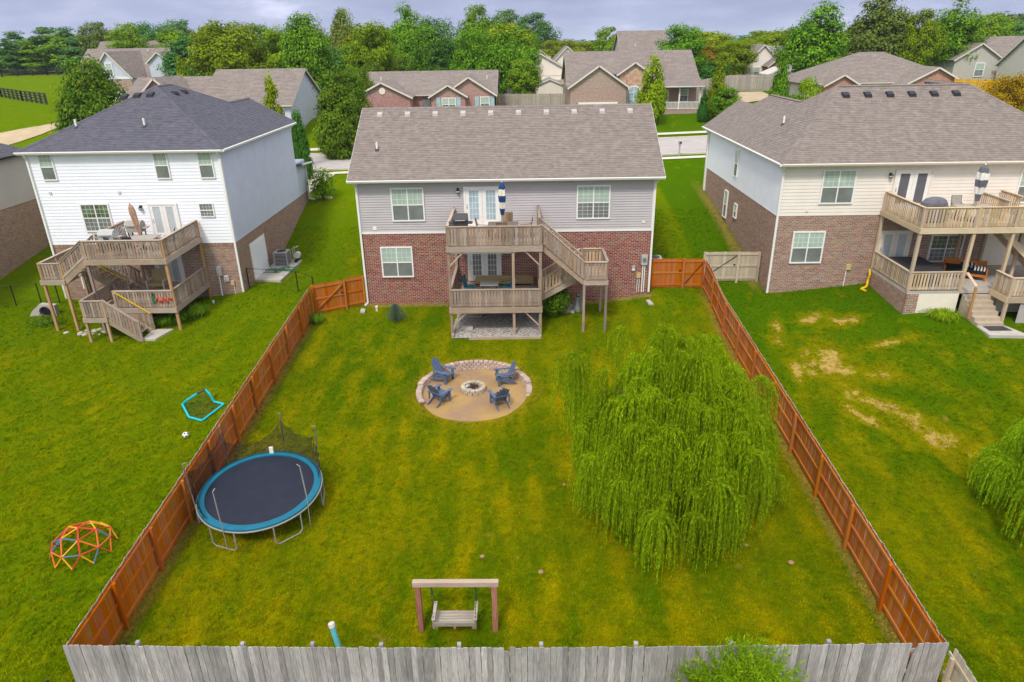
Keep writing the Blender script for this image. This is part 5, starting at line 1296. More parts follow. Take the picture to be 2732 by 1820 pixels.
for c_ in range(2):
    n = 14
    for i in range(n):
        th = 2*math.pi*(i+.5*c_)/n; put('ring_stone', bm2[i % 2], FPit, (-2.25+.46*math.cos(th), 27.35+.46*math.sin(th), FPZ+.12*c_), (0, 0, th-math.pi/2+rf.uniform(-.06, .06)))
g = MB(); g.lathe((-2.25, 27.35, FPZ), [(.39, 0), (.38, .1), (.2, .14), (.0, .15)], 18); g.build('ash_bed', 'ash', FPit)
for i in range(11):
    a = rf.uniform(0, 6.28); l_ = rf.uniform(.22, .42); cx_, cy_ = -2.25+rf.uniform(-.16, .16), 27.35+rf.uniform(-.16, .16)
    tt = thing('log', ['half burnt log lying across the ash of the fire pit', 'charred stick in the fire pit heap'][i % 2], 'log', (cx_, cy_, FPZ+.15), 'burnt logs in the fire pit')
    g = MB(); dz = rf.uniform(-.05, .09); g.tube([(cx_-l_/2*math.cos(a), cy_-l_/2*math.sin(a), FPZ+.17-dz/2+.012*i), (cx_+l_/2*math.cos(a), cy_+l_/2*math.sin(a), FPZ+.17+dz/2+.012*i)], [rf.uniform(.02, .04), rf.uniform(.018, .035)], 6); g.build('wood', 'charred' if i % 3 else 'burnt_log', tt)
t = thing('log', 'bluish grey lump of burnt wood at the edge of the fire pit ash', 'log', (-2.5, 27.3, FPZ+.16)); g = MB(); g.tube([(-2.58, 27.28, FPZ+.18), (-2.5, 27.36, FPZ+.23), (-2.42, 27.42, FPZ+.19)], [.05, .06, .04], 7); g.build('wood', 'meter_grey', t)

def adirondack():
    t = thing('adirondack_chair', '', 'chair', (0, 0, 0), 'slate blue chairs around the fire pit')
    M_ = 'slate_chair'
    for i in range(6):
        v = -.42+i*.095; g = MB(); zz = .40-.30*(v+.42)*.42; g.box(-.27, .27, v, v+.085, zz-.02, zz); g.build('seat_slat', M_, t)
    for i in range(5):
        x = -.22+i*.11; hgt = .80-.055*abs(i-2)**1.4; a0 = Vector((x*.85, .08, .26)); a1 = Vector((x*1.12, .08+.40*hgt/.8, .26+hgt))
        g = MB(); g.bar(a0, a1, .10, .02, up=(0, -1, .5)); g.build('back_slat', M_, t)
    for s_ in (-1, 1):
        g = MB(); g.prism([(s_*.26-.015, -.46, .30), (s_*.26-.015, -.46, .42), (s_*.26-.015, .10, .26), (s_*.26-.015, .50, .03), (s_*.26-.015, .46, 0), (s_*.26-.015, .38, 0)], (.03, 0, 0)); g.build('rear_leg', M_, t)
        g = MB(); g.box(s_*.31-.02, s_*.31+.02, -.42, -.29, 0, .56); g.build('front_leg', M_, t)
        g = MB(); g.prism([(s_*.33-.08, -.50, .56), (s_*.33+.08, -.50, .56), (s_*.33+.05, .30, .56), (s_*.33-.04, .30, .56)], (0, 0, .025)); g.build('arm', M_, t)
        g = MB(); g.box(s_*.33-.02, s_*.33+.02, .22, .28, .20, .56); g.build('arm_support', M_, t)
    g = MB(); g.bar((-.33, .26, .56), (.33, .26, .56), .05, .06); g.build('back_rail', M_, t)
    g = MB(); g.bar((-.27, -.44, .34), (.27, -.44, .34), .02, .10); g.build('apron', M_, t)
    return t
ac = adirondack()
for i, (x, y, lab) in enumerate(((-3.72, 28.35, 'slate blue adirondack chair uphill of the fire ring, on the white house side'), (-.82, 28.05, 'slate blue adirondack chair uphill of the fire ring, on the willow side'),
                                 (-3.66, 26.25, 'slate blue adirondack chair downhill of the fire ring, on the trampoline side'), (-1.02, 25.95, 'slate blue adirondack chair downhill of the fire ring, nearest the willow'))):
    o = ac if i == 0 else copy_tree(ac)
    o.location = (x, y, FPZ+.01); o['label'] = lab
    # local -y is the front: turn it towards the ring
    d = Vector((-2.25-x, 27.35-y)); off_ = (.1, -.25, .28, -.32)[i]
    o.rotation_euler = (0, 0, math.atan2(d.y, d.x)+math.pi/2+off_)
    o.scale = (.98, .98, .98)

# ================================================================== trampoline
TC = Vector((-9.02, 19.5)); TZ = 2.22; TR = 2.02
T = thing('trampoline', 'round trampoline with turquoise blue pad and partly fallen safety net beside the cedar fence', 'trampoline', (TC.x, TC.y, 1.4))
TILT = .085
def ring(r0, r1, z0, z1, n=72):
    g = MB()
    for j in range(n):
        a = 2*math.pi*j/n; c, s_ = math.cos(a), math.sin(a)
        for r, z in ((r0, z0), (r0, z1), ((r0+r1)/2, z1+.012), (r1, z1), (r1+.01, z0)): g.v.append((TC.x+r*c, TC.y+r*s_, z+TILT*r*s_))
    for j in range(n):
        k = (j+1) % n
        for q in range(5): g.f.append((j*5+q, k*5+q, k*5+(q+1) % 5, j*5+(q+1) % 5))
    return g
ring(TR-.235, TR-.005, TZ-.02, TZ+.03).build('pad', 'tramp_blue', T)
g = MB(); g.lathe((TC.x, TC.y, TZ-.03), [(TR-.225, 0), (TR-.225, .012), (1.0, .004), (.02, -.01)], 64); g.v = [(a, b, c+TILT*(b-TC.y)) for a, b, c in g.v]; g.build('jumping_mat', 'tramp_mat', T)
g = MB(); g.tube([(TC.x+(TR+.02)*math.cos(2*math.pi*i/64), TC.y+(TR+.02)*math.sin(2*math.pi*i/64), TZ-.05+TILT*(TR+.02)*math.sin(2*math.pi*i/64)) for i in range(64)], .028, 6, closed=True); g.build('frame_ring', 'pale_steel', T)
for a in (252, 312, 12, 72, 132, 192):
    A0, A1 = R(a-13), R(a+13); pts = []
    for th, up in ((A0, 1), (A0, 0), (A1, 0), (A1, 1)):
        x, y = TC.x+(TR+.04)*math.cos(th), TC.y+(TR+.04)*math.sin(th); pts.append(Vector((x, y, TZ-.08+TILT*(y-TC.y) if up else H(x, y)+.03)))
    c0 = pts[0].lerp(pts[1], .93); c1 = pts[3].lerp(pts[2], .93)
    g = MB(); g.tube([pts[0], pts[0].lerp(pts[1], .85), pts[1].lerp(pts[2], .12), pts[2].lerp(pts[1], .12), pts[3].lerp(pts[2], .85), pts[3]], .024, 6); g.build('leg', 'pale_steel', T)
tops = {}
for a, lean in ((256, .08), (334, -.05), (38, .10), (84, .12), (140, .14), (200, .10)):
    th = R(a); e = Vector((math.cos(th), math.sin(th), 0)); b_ = Vector((TC.x, TC.y, 0))+e*(TR+.05)
    z0 = H(b_.x, b_.y); tz = TZ+TILT*(b_.y-TC.y); p0 = Vector((b_.x, b_.y, z0+.05)); p1 = Vector((b_.x, b_.y, tz+.35))+e*.04; p2 = Vector((b_.x, b_.y, tz+1.55))+e*lean
    g = MB(); g.tube([p0, p1, p2, p2-e*.12+Vector((0, 0, .04))], .016, 6); po = g.build('net_pole', 'pale_steel', T); tops[a] = p2
    g = MB(); g.tube([p1+e*.0, p1.lerp(p2, .92)], .022, 6); g.build('foam_sleeve', 'umbrella_grey' if a in (84, 140, 200, 38) else 'pale_steel', po)
# sagging net between the uphill poles
def net(a0, a1, top0, top1, sag, name='safety_net', drop=0):
    g = MB(); n, m_ = 16, 6
    for i in range(n+1):
        k = i/n; th = R(a0+(a1-a0)*k); e = Vector((math.cos(th), math.sin(th), 0)); base = Vector((TC.x, TC.y, TZ+.02+TILT*(TR-.1)*e.y))+e*(TR-.1)
        ht = (top0+(top1-top0)*k)*(1-sag*math.sin(math.pi*k))
        for j in range(m_+1):
            q = j/m_; g.v.append(tuple(base+Vector((0, 0, ht*q))+e*(.12*q+.05*math.sin(i*1.7+j)*q)))
    for i in range(n):
        for j in range(m_): a = i*(m_+1)+j; g.f.append((a, a+m_+1, a+m_+2, a+1))
    return g.build(name, 'netting', T)
net(38, 84, 1.15, 1.35, .35); net(84, 140, 1.2, .9, .55); net(140, 200, 1.35, 1.25, .45); net(200, 232, 1.2, .15, .2); net(14, 38, .3, 1.1, .1)
g = MB(); x, y = TC.x+(TR-.12)*math.cos(R(96)), TC.y+(TR-.12)*math.sin(R(96)); g.box(x-.07, x+.07, y-.03, y+.03, TZ+.03+TILT*2, TZ+.28+TILT*2); g.build('warning_label', 'umbrella_white', T)

# ================================================================== swing
SY = 14.45
S1 = thing('swing_frame', 'reddish timber goalpost frame for a porch swing near the grey fence', 'swing frame', (-1.9, SY, 1.0))
for x, w_ in ((-2.93, .145), (-.86, .145)):
    g = MB(); g.box(x-w_/2, x+w_/2, SY-.08, SY+.08, H(x, SY)-.1, 2.64); g.build('post', 'redwood', S1)
g = MB(); g.box(-3.06, -.74, SY-.075, SY+.075, 2.642, 2.785); g.build('beam', 'redwood_pale', S1)
S2 = thing('porch_swing', 'weathered slatted bench swing hanging on chains from the timber frame', 'swing', (-1.95, SY+.1, 1.45))
sz = 1.50; x0, x1 = -2.50, -1.40
for i in range(5):
    y = SY-.28+i*.115; g = MB(); g.box(x0, x1, y, y+.088, sz-.012*i, sz+.022-.012*i); g.build('seat_slat', 'swing_wood', S2)
for i in range(2):
    g = MB(); g.box(x0, x1, SY-.36, SY-.33, sz+.1+i*.13, sz+.19+i*.13)
    g = MB(); g.bar((x0, SY-.33-.04*i, sz+.05+i*.1), (x1, SY-.33-.04*i, sz+.05+i*.1), .02, .08); g.build('back_slat', 'swing_wood', S2)
for x in (x0-.02, x1+.02):
    g = MB(); g.bar((x, SY-.36, sz+.25), (x, SY+.34, sz+.24), .09, .03); g.build('arm', 'swing_wood', S2)
    g = MB(); g.box(x-.025, x+.025, SY+.24, SY+.29, sz-.06, sz+.23); g.box(x-.025, x+.025, SY-.36, SY-.31, sz-.06, sz+.23); g.build('arm_post', 'swing_wood', S2)
for x in (x0+.05, -1.95, x1-.05):
    g = MB(); g.box(x-.03, x+.03, SY-.33, SY+.32, sz-.10, sz-.05); g.build('bearer', 'redwood', S2)
for x, xb in ((x0-.02, -2.56), (x1+.02, -1.36)):
    for yy in (-.33, .28):
        g = MB(); p_, q_ = Vector((xb, SY, 2.64)), Vector((x, SY+yy, sz+.2)); n = 22
        for i in range(n):
            a, b = p_.lerp(q_, i/n), p_.lerp(q_, (i+.8)/n); g.bar(a, b, .020 if i % 2 else .008, .008 if i % 2 else .020)
        g.build('chain', 'black_metal', S2)
    g = MB(); g.tube([(xb, SY, 2.63), (xb, SY, 2.30)], .022, 6); g.build('spring', 'green_plastic', S2)
# ================================================================== standing pipe
t = thing('utility_pipe', 'teal plastic pipe with a white cap leaning up behind the grey fence', 'pipe', (-4.7, 13.1, .95))
a, b = Vector((-4.70, 13.05, .9)), Vector((-5.02, 13.35, 2.38)); g = MB(); g.tube([a, b], .072, 14); g.build('pipe', 'pipe_teal', t)
g = MB(); d = (b-a).normalized(); g.tube([b-d*.07, b+d*.035], .085, 14); g.build('cap', 'vent_white', t)
# ================================================================== climbing dome
DC = Vector((-14.22, 17.6)); DR = .96
DM = thing('climbing_dome', 'red, orange, yellow and blue geodesic climbing dome on the neighbour grass', 'climbing dome', (DC.x, DC.y, H(DC.x, DC.y)))
def dpt(el, az): return Vector((DC.x+DR*math.cos(el)*math.cos(az), DC.y+DR*math.cos(el)*math.sin(az), H(DC.x, DC.y)+DR*.86*math.sin(el)+.02))
top_ = dpt(R(90), 0); r1 = [dpt(R(58), R(72*i+10)) for i in range(5)]; r2 = [dpt(R(27), R(36*i+10)) for i in range(10)]; r3 = [dpt(R(-1), R(36*i+28)) for i in range(10)]
ed = [(top_, p) for p in r1]+[(r1[i], r1[(i+1) % 5]) for i in range(5)]
for i in range(5): ed += [(r1[i], r2[2*i]), (r1[i], r2[(2*i+1) % 10]), (r1[i], r2[(2*i-1) % 10])]
ed += [(r2[i], r2[(i+1) % 10]) for i in range(10)]
for i in range(10): ed += [(r2[i], r3[i]), (r2[i], r3[(i-1) % 10])]
cs_ = ['dome_red', 'dome_orange', 'dome_yellow', 'dome_orange', 'dome_blue', 'dome_red', 'dome_yellow']
for i, (a, b) in enumerate(ed):
    g = MB(); g.tube([a, b], .024, 6); o = g.build('strut', cs_[(i*3+i//5) % 7], DM)
for p in [top_]+r1+r2:
    g = MB(); g.lathe(p, [(.02, -.03), (.04, 0), (.02, .03)], 6); g.build('joint', 'dome_red', DM)
# ================================================================== goal and ball
GL = thing('football_goal', 'small turquoise pop-up football goal lying on the neighbour grass', 'goal', (-13.9, 25.9, 1.9))
gp = [(-14.73, 26.07, 1.92), (-14.01, 25.06, 1.86), (-13.34, 24.78, 1.84), (-12.91, 26.02, 1.93), (-13.42, 26.23, 1.95), (-13.53, 26.24, 2.3), (-13.72, 26.32, 2.5), (-14.0, 26.08, 2.42), (-14.42, 25.98, 2.18)]
gp = [Vector(q_) for q_ in gp]
for i in range(len(gp)):
    g = MB(); g.tube([gp[i], gp[(i+1) % len(gp)]], .045 if i != 6 else .04, 8); g.build('frame_tube', 'turquoise' if i != 6 else 'charcoal', GL)
g = MB(); c = sum(gp, Vector())/len(gp); c.z = H(c.x, c.y)+.12
g.v = [tuple(p) for p in gp]+[tuple(c)]; g.f = [(i, (i+1) % len(gp), len(gp)) for i in range(len(gp))]; g.build('net', 'goal_net', GL)
bl = Vector((-13.54, 23.68, H(-13.54, 23.68)+.125))
bmB = bmesh.new(); bmesh.ops.create_icosphere(bmB, subdivisions=3, radius=.125); me = bpy.data.meshes.new('ball'); bmB.to_mesh(me); bmB.free(); me.materials.append(MATS['ball_white']); me.polygons.foreach_set('use_smooth', [True]*len(me.polygons))
BL = thing('football', 'black and white football on the neighbour grass near the goal', 'ball', bl); o = put('ball_skin', me, BL, bl)
bmB = bmesh.new(); bmesh.ops.create_icosphere(bmB, subdivisions=1, radius=1); dirs = [v.co.normalized() for v in bmB.verts if True]; bmB.free()
bmB = bmesh.new(); bmesh.ops.create_icosphere(bmB, subdivisions=0 or 1, radius=1); bmB.free()
phi = (1+5**.5)/2; ico = [Vector(v).normalized() for v in ((0, 1, phi), (0, 1, -phi), (0, -1, phi), (0, -1, -phi), (1, phi, 0), (1, -phi, 0), (-1, phi, 0), (-1, -phi, 0), (phi, 0, 1), (phi, 0, -1), (-phi, 0, 1), (-phi, 0, -1))]
for dvec in ico:
    u = dvec.orthogonal().normalized(); v = dvec.cross(u); g = MB()
    ptsb = [bl+(dvec+ (u*math.cos(2*math.pi*k/5)+v*math.sin(2*math.pi*k/5))*.36).normalized()*.1275 for k in range(5)]; ctr = bl+dvec*.129
    g.v = [tuple(p) for p in ptsb]+[tuple(ctr)]; g.f = [(k, (k+1) % 5, 5) for k in range(5)]; g.build('patch', 'black_metal', BL)
# ================================================================== odds and ends on the grass
for i, (x, y, s_, lab) in enumerate(((-1.36, 17.16, .75, 'pale brown mushroom on the lawn above the swing frame'), (.46, 16.51, .8, 'pale brown mushroom on the lawn between swing and willow'), (8.15, 16.84, .9, 'large pale mushroom on the lawn between the willow and the cedar fence'), (7.0, 17.6, .6, 'small mushroom at the edge of the willow shade'), (1.4, 20.6, .6, 'small mushroom beside the willow curtain'))):
    t = thing('mushroom', lab, 'mushroom', (x, y, H(x, y)), 'mushrooms on the lawn')
    g = MB(); g.lathe((x, y, H(x, y)), [(.03*s_, 0), (.025*s_, .05*s_)], 8); g.build('stalk', 'mushroom', t)
    g = MB(); g.lathe((x, y, H(x, y)+.045*s_), [(.10*s_, 0), (.11*s_, .02*s_), (.08*s_, .05*s_), (.02*s_, .065*s_)], 12); g.build('cap', 'mushroom', t)
x, y = -8.03, 35.4; z = H(x, y); t = thing('drain_pipe', 'short white drain pipe standing in the grass by the red brick corner', 'pipe', (x, y, z)); g = MB(); g.tube([(x, y, z-.05), (x, y, z+.22)], .06, 10); g.build('pipe', 'pvc', t); g = MB(); g.tube([(x, y, z+.22), (x, y-.03, z+.27)], .075, 10); g.build('cap', 'vent_white', t)
x, y = -17.4, 36.3; z = H(x, y); t = thing('drain_pipe', 'short green and white cleanout pipe below the meter of the white house', 'pipe', (x, y, z)); g = MB(); g.tube([(x, y, z-.05), (x, y, z+.2)], .06, 10); g.build('pipe', 'pvc', t); g = MB(); g.tube([(x, y, z+.0), (x, y, z+.06)], .07, 10); g.build('collar', 'pipe_teal', t)
x, y = 6.9, 35.3; z = H(x, y); t = MB(); t.prism([(x-.15, y-.35, z-.02), (x+.12, y-.35, z-.02), (x+.02, y+.3, z-.02), (x-.2, y+.3, z-.02)], (0, 0, .1)); tag(t.build('splash_block', 'concrete'), 'grey splash block under the downspout of the red brick house', 'splash block')
x, y = -8.75, 35.4; z = H(x, y); t = MB(); t.prism([(x-.15, y-.25, z-.02), (x+.12, y-.35, z-.02), (x+.05, y+.2, z-.02), (x-.2, y+.2, z-.02)], (0, 0, .1)); tag(t.build('splash_block', 'concrete'), 'brown splash block at the cedar gate side of the red brick house', 'splash block')
tag(MB().prism([(-15.6, 52.2, H(-15.6, 52.2)+.0), (-14.4, 52.0, H(-14.4, 52)+.0), (-14.4, 52.4, H(-14.4, 52)+.0), (-15.6, 52.6, H(-15.6, 52)+.0)], (0, 0, .13)).build('splash_block', 'sidewalk'), 'pale splash block in the grass past the white house', 'splash block')
t = thing('trash_bag', 'grey tarpaulin bundle leaning at the foot of the stair post', 'bundle', (2.95, 34.9, 2.5)); z = H(2.95, 34.9)
g = MB(); g.lathe((2.98, 35.2, z), [(.26, 0), (.3, .2), (.22, .55), (.12, .85), (.05, .95)], 9); g.build('tarpaulin', 'meter_grey', t); g = MB(); g.tube([(2.98, 35.2, z+.82), (2.98, 35.19, z+.88)], .13, 8); g.build('tie', 'charcoal', t)
tag(MB().prism([(2.1, 34.9, H(2.4, 35)-.05), (2.75, 34.8, H(2.4, 35)-.05), (2.8, 35.9, H(2.4, 35)-.05), (2.2, 36, H(2.4, 35)-.05)], (0, 0, .16)).build('paving_slab', 'concrete'), 'tan paving slab beside the bush under the stair', 'slab')
# culvert mouth by the white house deck
t = thing('culvert', 'concrete drain headwall with a dark round pipe mouth in the grass beside the brown deck', 'drain', (-26.6, 34.2, 2.7))
z = H(-26.9, 35)
g = MB(); g.prism([(-27.3, 35.2, z-.1), (-25.7, 35.2, z-.1), (-25.7, 35.2, z+.62), (-26.5, 35.2, z+.7), (-27.0, 35.2, z+.3)], (0, .3, 0)); g.build('headwall', 'concrete', t)
g = MB(); g.tube([(-26.25, 35.1, z+.3), (-26.25, 35.6, z+.3)], .28, 14, caps=False); g.build('pipe', 'charcoal', t)
g = MB(); g.tube([(-26.25, 35.19, z+.3), (-26.25, 35.21, z+.3)], .25, 14); g.build('opening', 'dark_opening', t)
g = MB()
for i in range(26):
    a, r = rf.uniform(0, 6.28), rf.uniform(0, 1)
    x, y = -22.7+1.3*r*math.cos(a), 33.2+.45*r*math.sin(a); s_ = rf.uniform(.06, .16); z = H(x, y); g.lathe((x, y, z-.02), [(s_, 0), (s_*1.05, s_*.3), (s_*.6, s_*.55)], 6)
tag(g.build('rocks', 'concrete'), 'pale flat rocks in the grass under the brown deck', 'rocks', kind='stuff')
# mailbox by the street
x, y = 14.1, 63.6; z = H(x, y); t = thing('mailbox', 'grey mailbox on a post by the street beyond the middle house', 'mailbox', (x, y, z))
g = MB(); g.box(x-.06, x+.06, y-.06, y+.06, z, z+1.05); g.build('post', 'meter_grey', t); g = MB(); g.prism([(x-.13, y-.25, z+1.05), (x+.13, y-.25, z+1.05), (x+.13, y-.25, z+1.2), (x+.07, y-.25, z+1.32), (x-.07, y-.25, z+1.32), (x-.13, y-.25, z+1.2)], (0, .5, 0)); bx_ = g.build('box', 'meter_grey', t); g = MB(); g.box(x-.1, x+.1, y-.265, y-.25, z+1.08, z+1.25); g.build('door', 'charcoal', bx_)
TREES = [
    (-142.58, 212, 21.33, 7.9, 'pine', 'leaf_blue', 'tall blue-green pine at the edge of the wood beyond the black rail fence'),
    (-134.8, 214, 23.16, 9.0, 'pine', 'leaf_blue', 'broad blue-green pine behind the black rail fence, tallest of its clump'),
    (-124.12, 206, 22.06, 6.64, 'pine', 'leaf_blue', 'blue-green pine nearest the grey gabled house'),
    (-139.88, 203, 18.57, 4.57, 'pine', 'leaf_dark', 'dark pine at the end of the black rail fence'),
    (-135.86, 206, 18.04, 5.67, 'pine', 'leaf_green', 'green pine in front of the blue-green pines'),
    (-107.13, 190, 21.32, 4.47, 'round', 'leaf_olive', 'olive green round tree behind the highest grey roof'),
    (-78.29, 150, 19.86, 4.09, 'round', 'leaf_green', 'green tree right behind the grey gabled house roof'),
    (-80.67, 165, 20.59, 4.9, 'round', 'leaf_blue', 'blue-green tree between the grey gabled house and the yellow maple'),
    (-72.63, 160, 20.51, 4.75, 'round', 'leaf_blue', 'blue-green tree partly hidden by the yellow maple'),
    (-41.25, 106, 19.06, 5.63, 'round', 'leaf_yellow', 'big yellow-green maple behind the house with the blue-grey gable'),
    (-44.93, 130, 18.76, 3.22, 'round', 'leaf_green', 'green tree between the yellow maple and the tall one'),
    (-29.94, 104, 20.46, 4.08, 'oval', 'leaf_green', 'tall bright green tree behind the house with the blue-grey gable'),
    (-35.22, 108, 18.04, 2.94, 'round', 'leaf_lime', 'yellowish green tree in front of the tall bright one'),
    (-32.67, 140, 22.45, 3.59, 'oval', 'leaf_olive', 'tall olive-brown tree rising over the wood'),
    (-22.28, 112, 18.54, 3.59, 'round', 'leaf_lime', 'yellow-green tree in the middle of the wood'),
    (-20.28, 135, 21.92, 4.29, 'oval', 'leaf_green', 'tall slim-crowned green tree in the middle of the wood'),
    (-16.8, 150, 20.28, 4.79, 'round', 'leaf_blue', 'blue-green tree left of the highest crown of the wood'),
    (-8.58, 150, 23.13, 4.38, 'oval', 'leaf_green', 'highest crown of the wood behind the brick ranch house'),
    (-2.77, 106, 18.12, 3.92, 'oval', 'leaf_green', 'large dark green tree beside the brick ranch roof'),
    (-7.37, 112, 17.65, 3.32, 'round', 'leaf_green', 'green tree just behind the brick ranch ridge'),
    (-12.86, 116, 16.73, 2.88, 'pine', 'leaf_dark', 'dark conifer behind the brick ranch ridge'),
    (0.3, 100, 13.72, 2.26, 'round', 'leaf_green', 'low green tree at the gable end of the brick ranch'),
    (-4.26, 230, 23.67, 6.19, 'round', 'leaf_blue', 'bluish far tree over the wood, left one of the pair'),
    (4.0, 220, 22.44, 7.01, 'round', 'leaf_blue', 'bluish far tree at the end of the wood'),
    (10.07, 200, 15.74, 5.96, 'round', 'leaf_yellow', 'yellow-green tree behind the cream garden house'),
    (15.33, 180, 14.87, 4.03, 'round', 'leaf_yellow', 'yellowish tree next to the dark round one'),
    (19.59, 170, 17.94, 3.27, 'round', 'leaf_green', 'dark round tree before the tall grey roof'),
    (26.33, 124, 17.65, 4.27, 'round', 'leaf_green', 'round green tree behind the tan brick house'),
    (31.24, 128, 14.5, 3.02, 'round', 'leaf_orange', 'yellow-orange tree behind the tan brick house'),
    (35.66, 125, 15.43, 3.56, 'round', 'leaf_lime', 'yellow-green tree behind the board fence'),
    (28.95, 112, 12.46, 2.25, 'round', 'leaf_dark', 'dark green tree in the gap beside the tan brick house'),
    (14.86, 83.5, 14.08, 2.0, 'column', 'leaf_lime', 'slender yellow-green pear tree in front of the tan brick house'),
    (22.63, 84.5, 13.86, 1.56, 'cone', 'leaf_lime', 'loose light green young tree by the lawn of the tan brick house'),
    (21.0, 84, 10.74, 0.77, 'cone', 'leaf_dark', 'small dark pointed evergreen beside the white porch'),
    (23.2, 83, 10.65, 1.69, 'round', 'leaf_green', 'bushy green shrub at the foot of the loose light green tree'),
    (29.47, 84, 14.7, 1.29, 'cone', 'leaf_green', 'dark green pointed evergreen beside the hip roof with the dish'),
    (46.41, 140, 15.88, 4.49, 'round', 'leaf_lime', 'lime tree behind the small beige house'),
    (43.83, 112, 20.29, 5.02, 'oval', 'leaf_green', 'big leafy green tree behind the brown hip roof, nearest the small beige house'),
    (43.02, 118, 16.92, 3.19, 'round', 'leaf_green', 'green tree over the blue-grey roof'),
    (54.88, 116, 21.79, 5.87, 'oval', 'leaf_olive', 'big silvery olive tree behind the brown hip roof'),
    (58.95, 112, 18.82, 3.27, 'round', 'leaf_lime', 'yellow-green tree on the flank of the silvery olive one'),
    (68.28, 120, 20.5, 5.22, 'oval', 'leaf_green', 'big deep green tree before the grey houses'),
    (91.43, 150, 18.87, 5.48, 'round', 'leaf_green', 'green tree behind the grey houses'),
    (103.91, 160, 16.83, 4.7, 'round', 'leaf_blue', 'blue-green tree at the end of the grey houses'),
    (43.41, 66, 12.64, 1.99, 'round', 'leaf_orange', 'yellow-orange tree behind the ridge of the cream house'),
    (23.56, 60, 12.92, 1.21, 'round', 'leaf_lime', 'small green tree in front of the brick gable beyond the cream house'),
    (22.37, 60, 11.6, 0.46, 'round', 'leaf_green', 'round clipped bush beyond the cream house'),
    (-43.62, 74, 16.37, 4.36, 'egg', 'leaf_arbor', 'massive egg-shaped arborvitae behind the white house'),
    (-44.04, 96, 14.73, 1.5, 'cone', 'leaf_lime', 'small yellow-green conifer in front of the grey gabled house roof'),
    (-21.88, 64, 13.88, 1.49, 'cone', 'leaf_yellow', 'slender yellowish spruce between the dark hip roof and the blue-grey gable'),
    (-18.72, 60, 11.39, 0.93, 'egg', 'leaf_dark', 'small dark cone evergreen at the corner of the white house roof'),
    (-18.08, 72, 13.7, 3.06, 'egg', 'leaf_arbor', 'tall arborvitae at the street end of the evergreen hedge'),
    (-18.5, 79, 13.89, 2.93, 'egg', 'leaf_arbor', 'second arborvitae of the evergreen hedge from the street'),
    (-19.24, 88, 13.98, 2.46, 'egg', 'leaf_arbor', 'third arborvitae of the evergreen hedge from the street'),
    (-21.04, 105, 14.17, 2.77, 'egg', 'leaf_arbor', 'fourth arborvitae of the evergreen hedge from the street'),
    (-20.59, 113, 14.62, 2.89, 'egg', 'leaf_arbor', 'fifth arborvitae of the evergreen hedge, behind the brick ranch roof'),
    (-19.57, 121, 15.14, 2.9, 'egg', 'leaf_arbor', 'last arborvitae of the evergreen hedge, deepest in the wood'),
]
# ================================================================== houses across the street and beyond
def far_house(label, x0, x1, y0, y1, zb, ze, zr, axis='x', wall='siding_taupe', roof='shingle_brown', hip=False, hipk=1.0, ov=.35, loc=None, trim='ivory_trim', rot=0):
    """simple roofed block: wall, two or four roof planes, fascia; axis = ridge direction"""
    t = thing('house', label, 'house', ((x0+x1)/2, y0, zb))
    g = MB(); g.box(x0, x1, y0, y1, zb-2.5, ze)
    if not hip:
        if axis == 'x':
            for x in (x0, x1-.1): g.prism([(x, y0, ze), (x, y1, ze), (x, (y0+y1)/2, zr-.12)], (.1, 0, 0))
        else:
            for y in (y0, y1-.1): g.prism([(x0, y, ze), (x1, y, ze), ((x0+x1)/2, y, zr-.12)], (0, .1, 0))
    g.build('wall', wall, t)
    X0, X1, Y0, Y1 = x0-ov, x1+ov, y0-ov, y1+ov; xm, ym = (x0+x1)/2, (y0+y1)/2; e = ze-.05
    if hip:
        d = min(X1-X0, Y1-Y0)/2*hipk
        if axis == 'x': a, b = (X0+d*1.05, ym, zr), (X1-d*1.05, ym, zr); planes = [[(X0, Y0, e), (X1, Y0, e), b, a], [(X1, Y1, e), (X0, Y1, e), a, b], [(X0, Y1, e), (X0, Y0, e), a], [(X1, Y0, e), (X1, Y1, e), b]]
        else: a, b = (xm, Y0+d*1.05, zr), (xm, Y1-d*1.05, zr); planes = [[(X1, Y0, e), (X1, Y1, e), b, a], [(X0, Y1, e), (X0, Y0, e), a, b], [(X0, Y0, e), (X1, Y0, e), a], [(X1, Y1, e), (X0, Y1, e), b]]
    elif axis == 'x': planes = [[(X0, Y0, e), (X1, Y0, e), (X1, ym, zr), (X0, ym, zr)], [(X1, Y1, e), (X0, Y1, e), (X0, ym, zr), (X1, ym, zr)]]
    else: planes = [[(X0, Y1, e), (X0, Y0, e), (xm, Y0, zr), (xm, Y1, zr)], [(X1, Y0, e), (X1, Y1, e), (xm, Y1, zr), (xm, Y0, zr)]]
    for pl in planes:
        slab(t, roof, pl, .16); shingles(t, roof, pl, exp=.3, tab=.75)
    if not hip:
        if axis == 'x':
            for x in (X0+.01, X1-.01):
                g = MB(); g.bar((x, Y0, e-.12), (x, ym, zr-.12), .05, .18, up=(0, -.5, 1)); g.bar((x, ym, zr-.12), (x, Y1, e-.12), .05, .18, up=(0, .5, 1)); g.build('rake_board', trim, t)
        else:
            for y in (Y0+.01,):
                g = MB(); g.bar((X0, y, e-.12), (xm, y, zr-.12), .05, .18, up=(-.5, 0, 1)); g.bar((xm, y, zr-.12), (X1, y, e-.12), .05, .18, up=(.5, 0, 1)); g.build('rake_board', trim, t)
    if hip or axis == 'x':
        gutter(t, (X0, Y0, e+.01), (X1, Y0, e+.01), mat=trim)
    return t
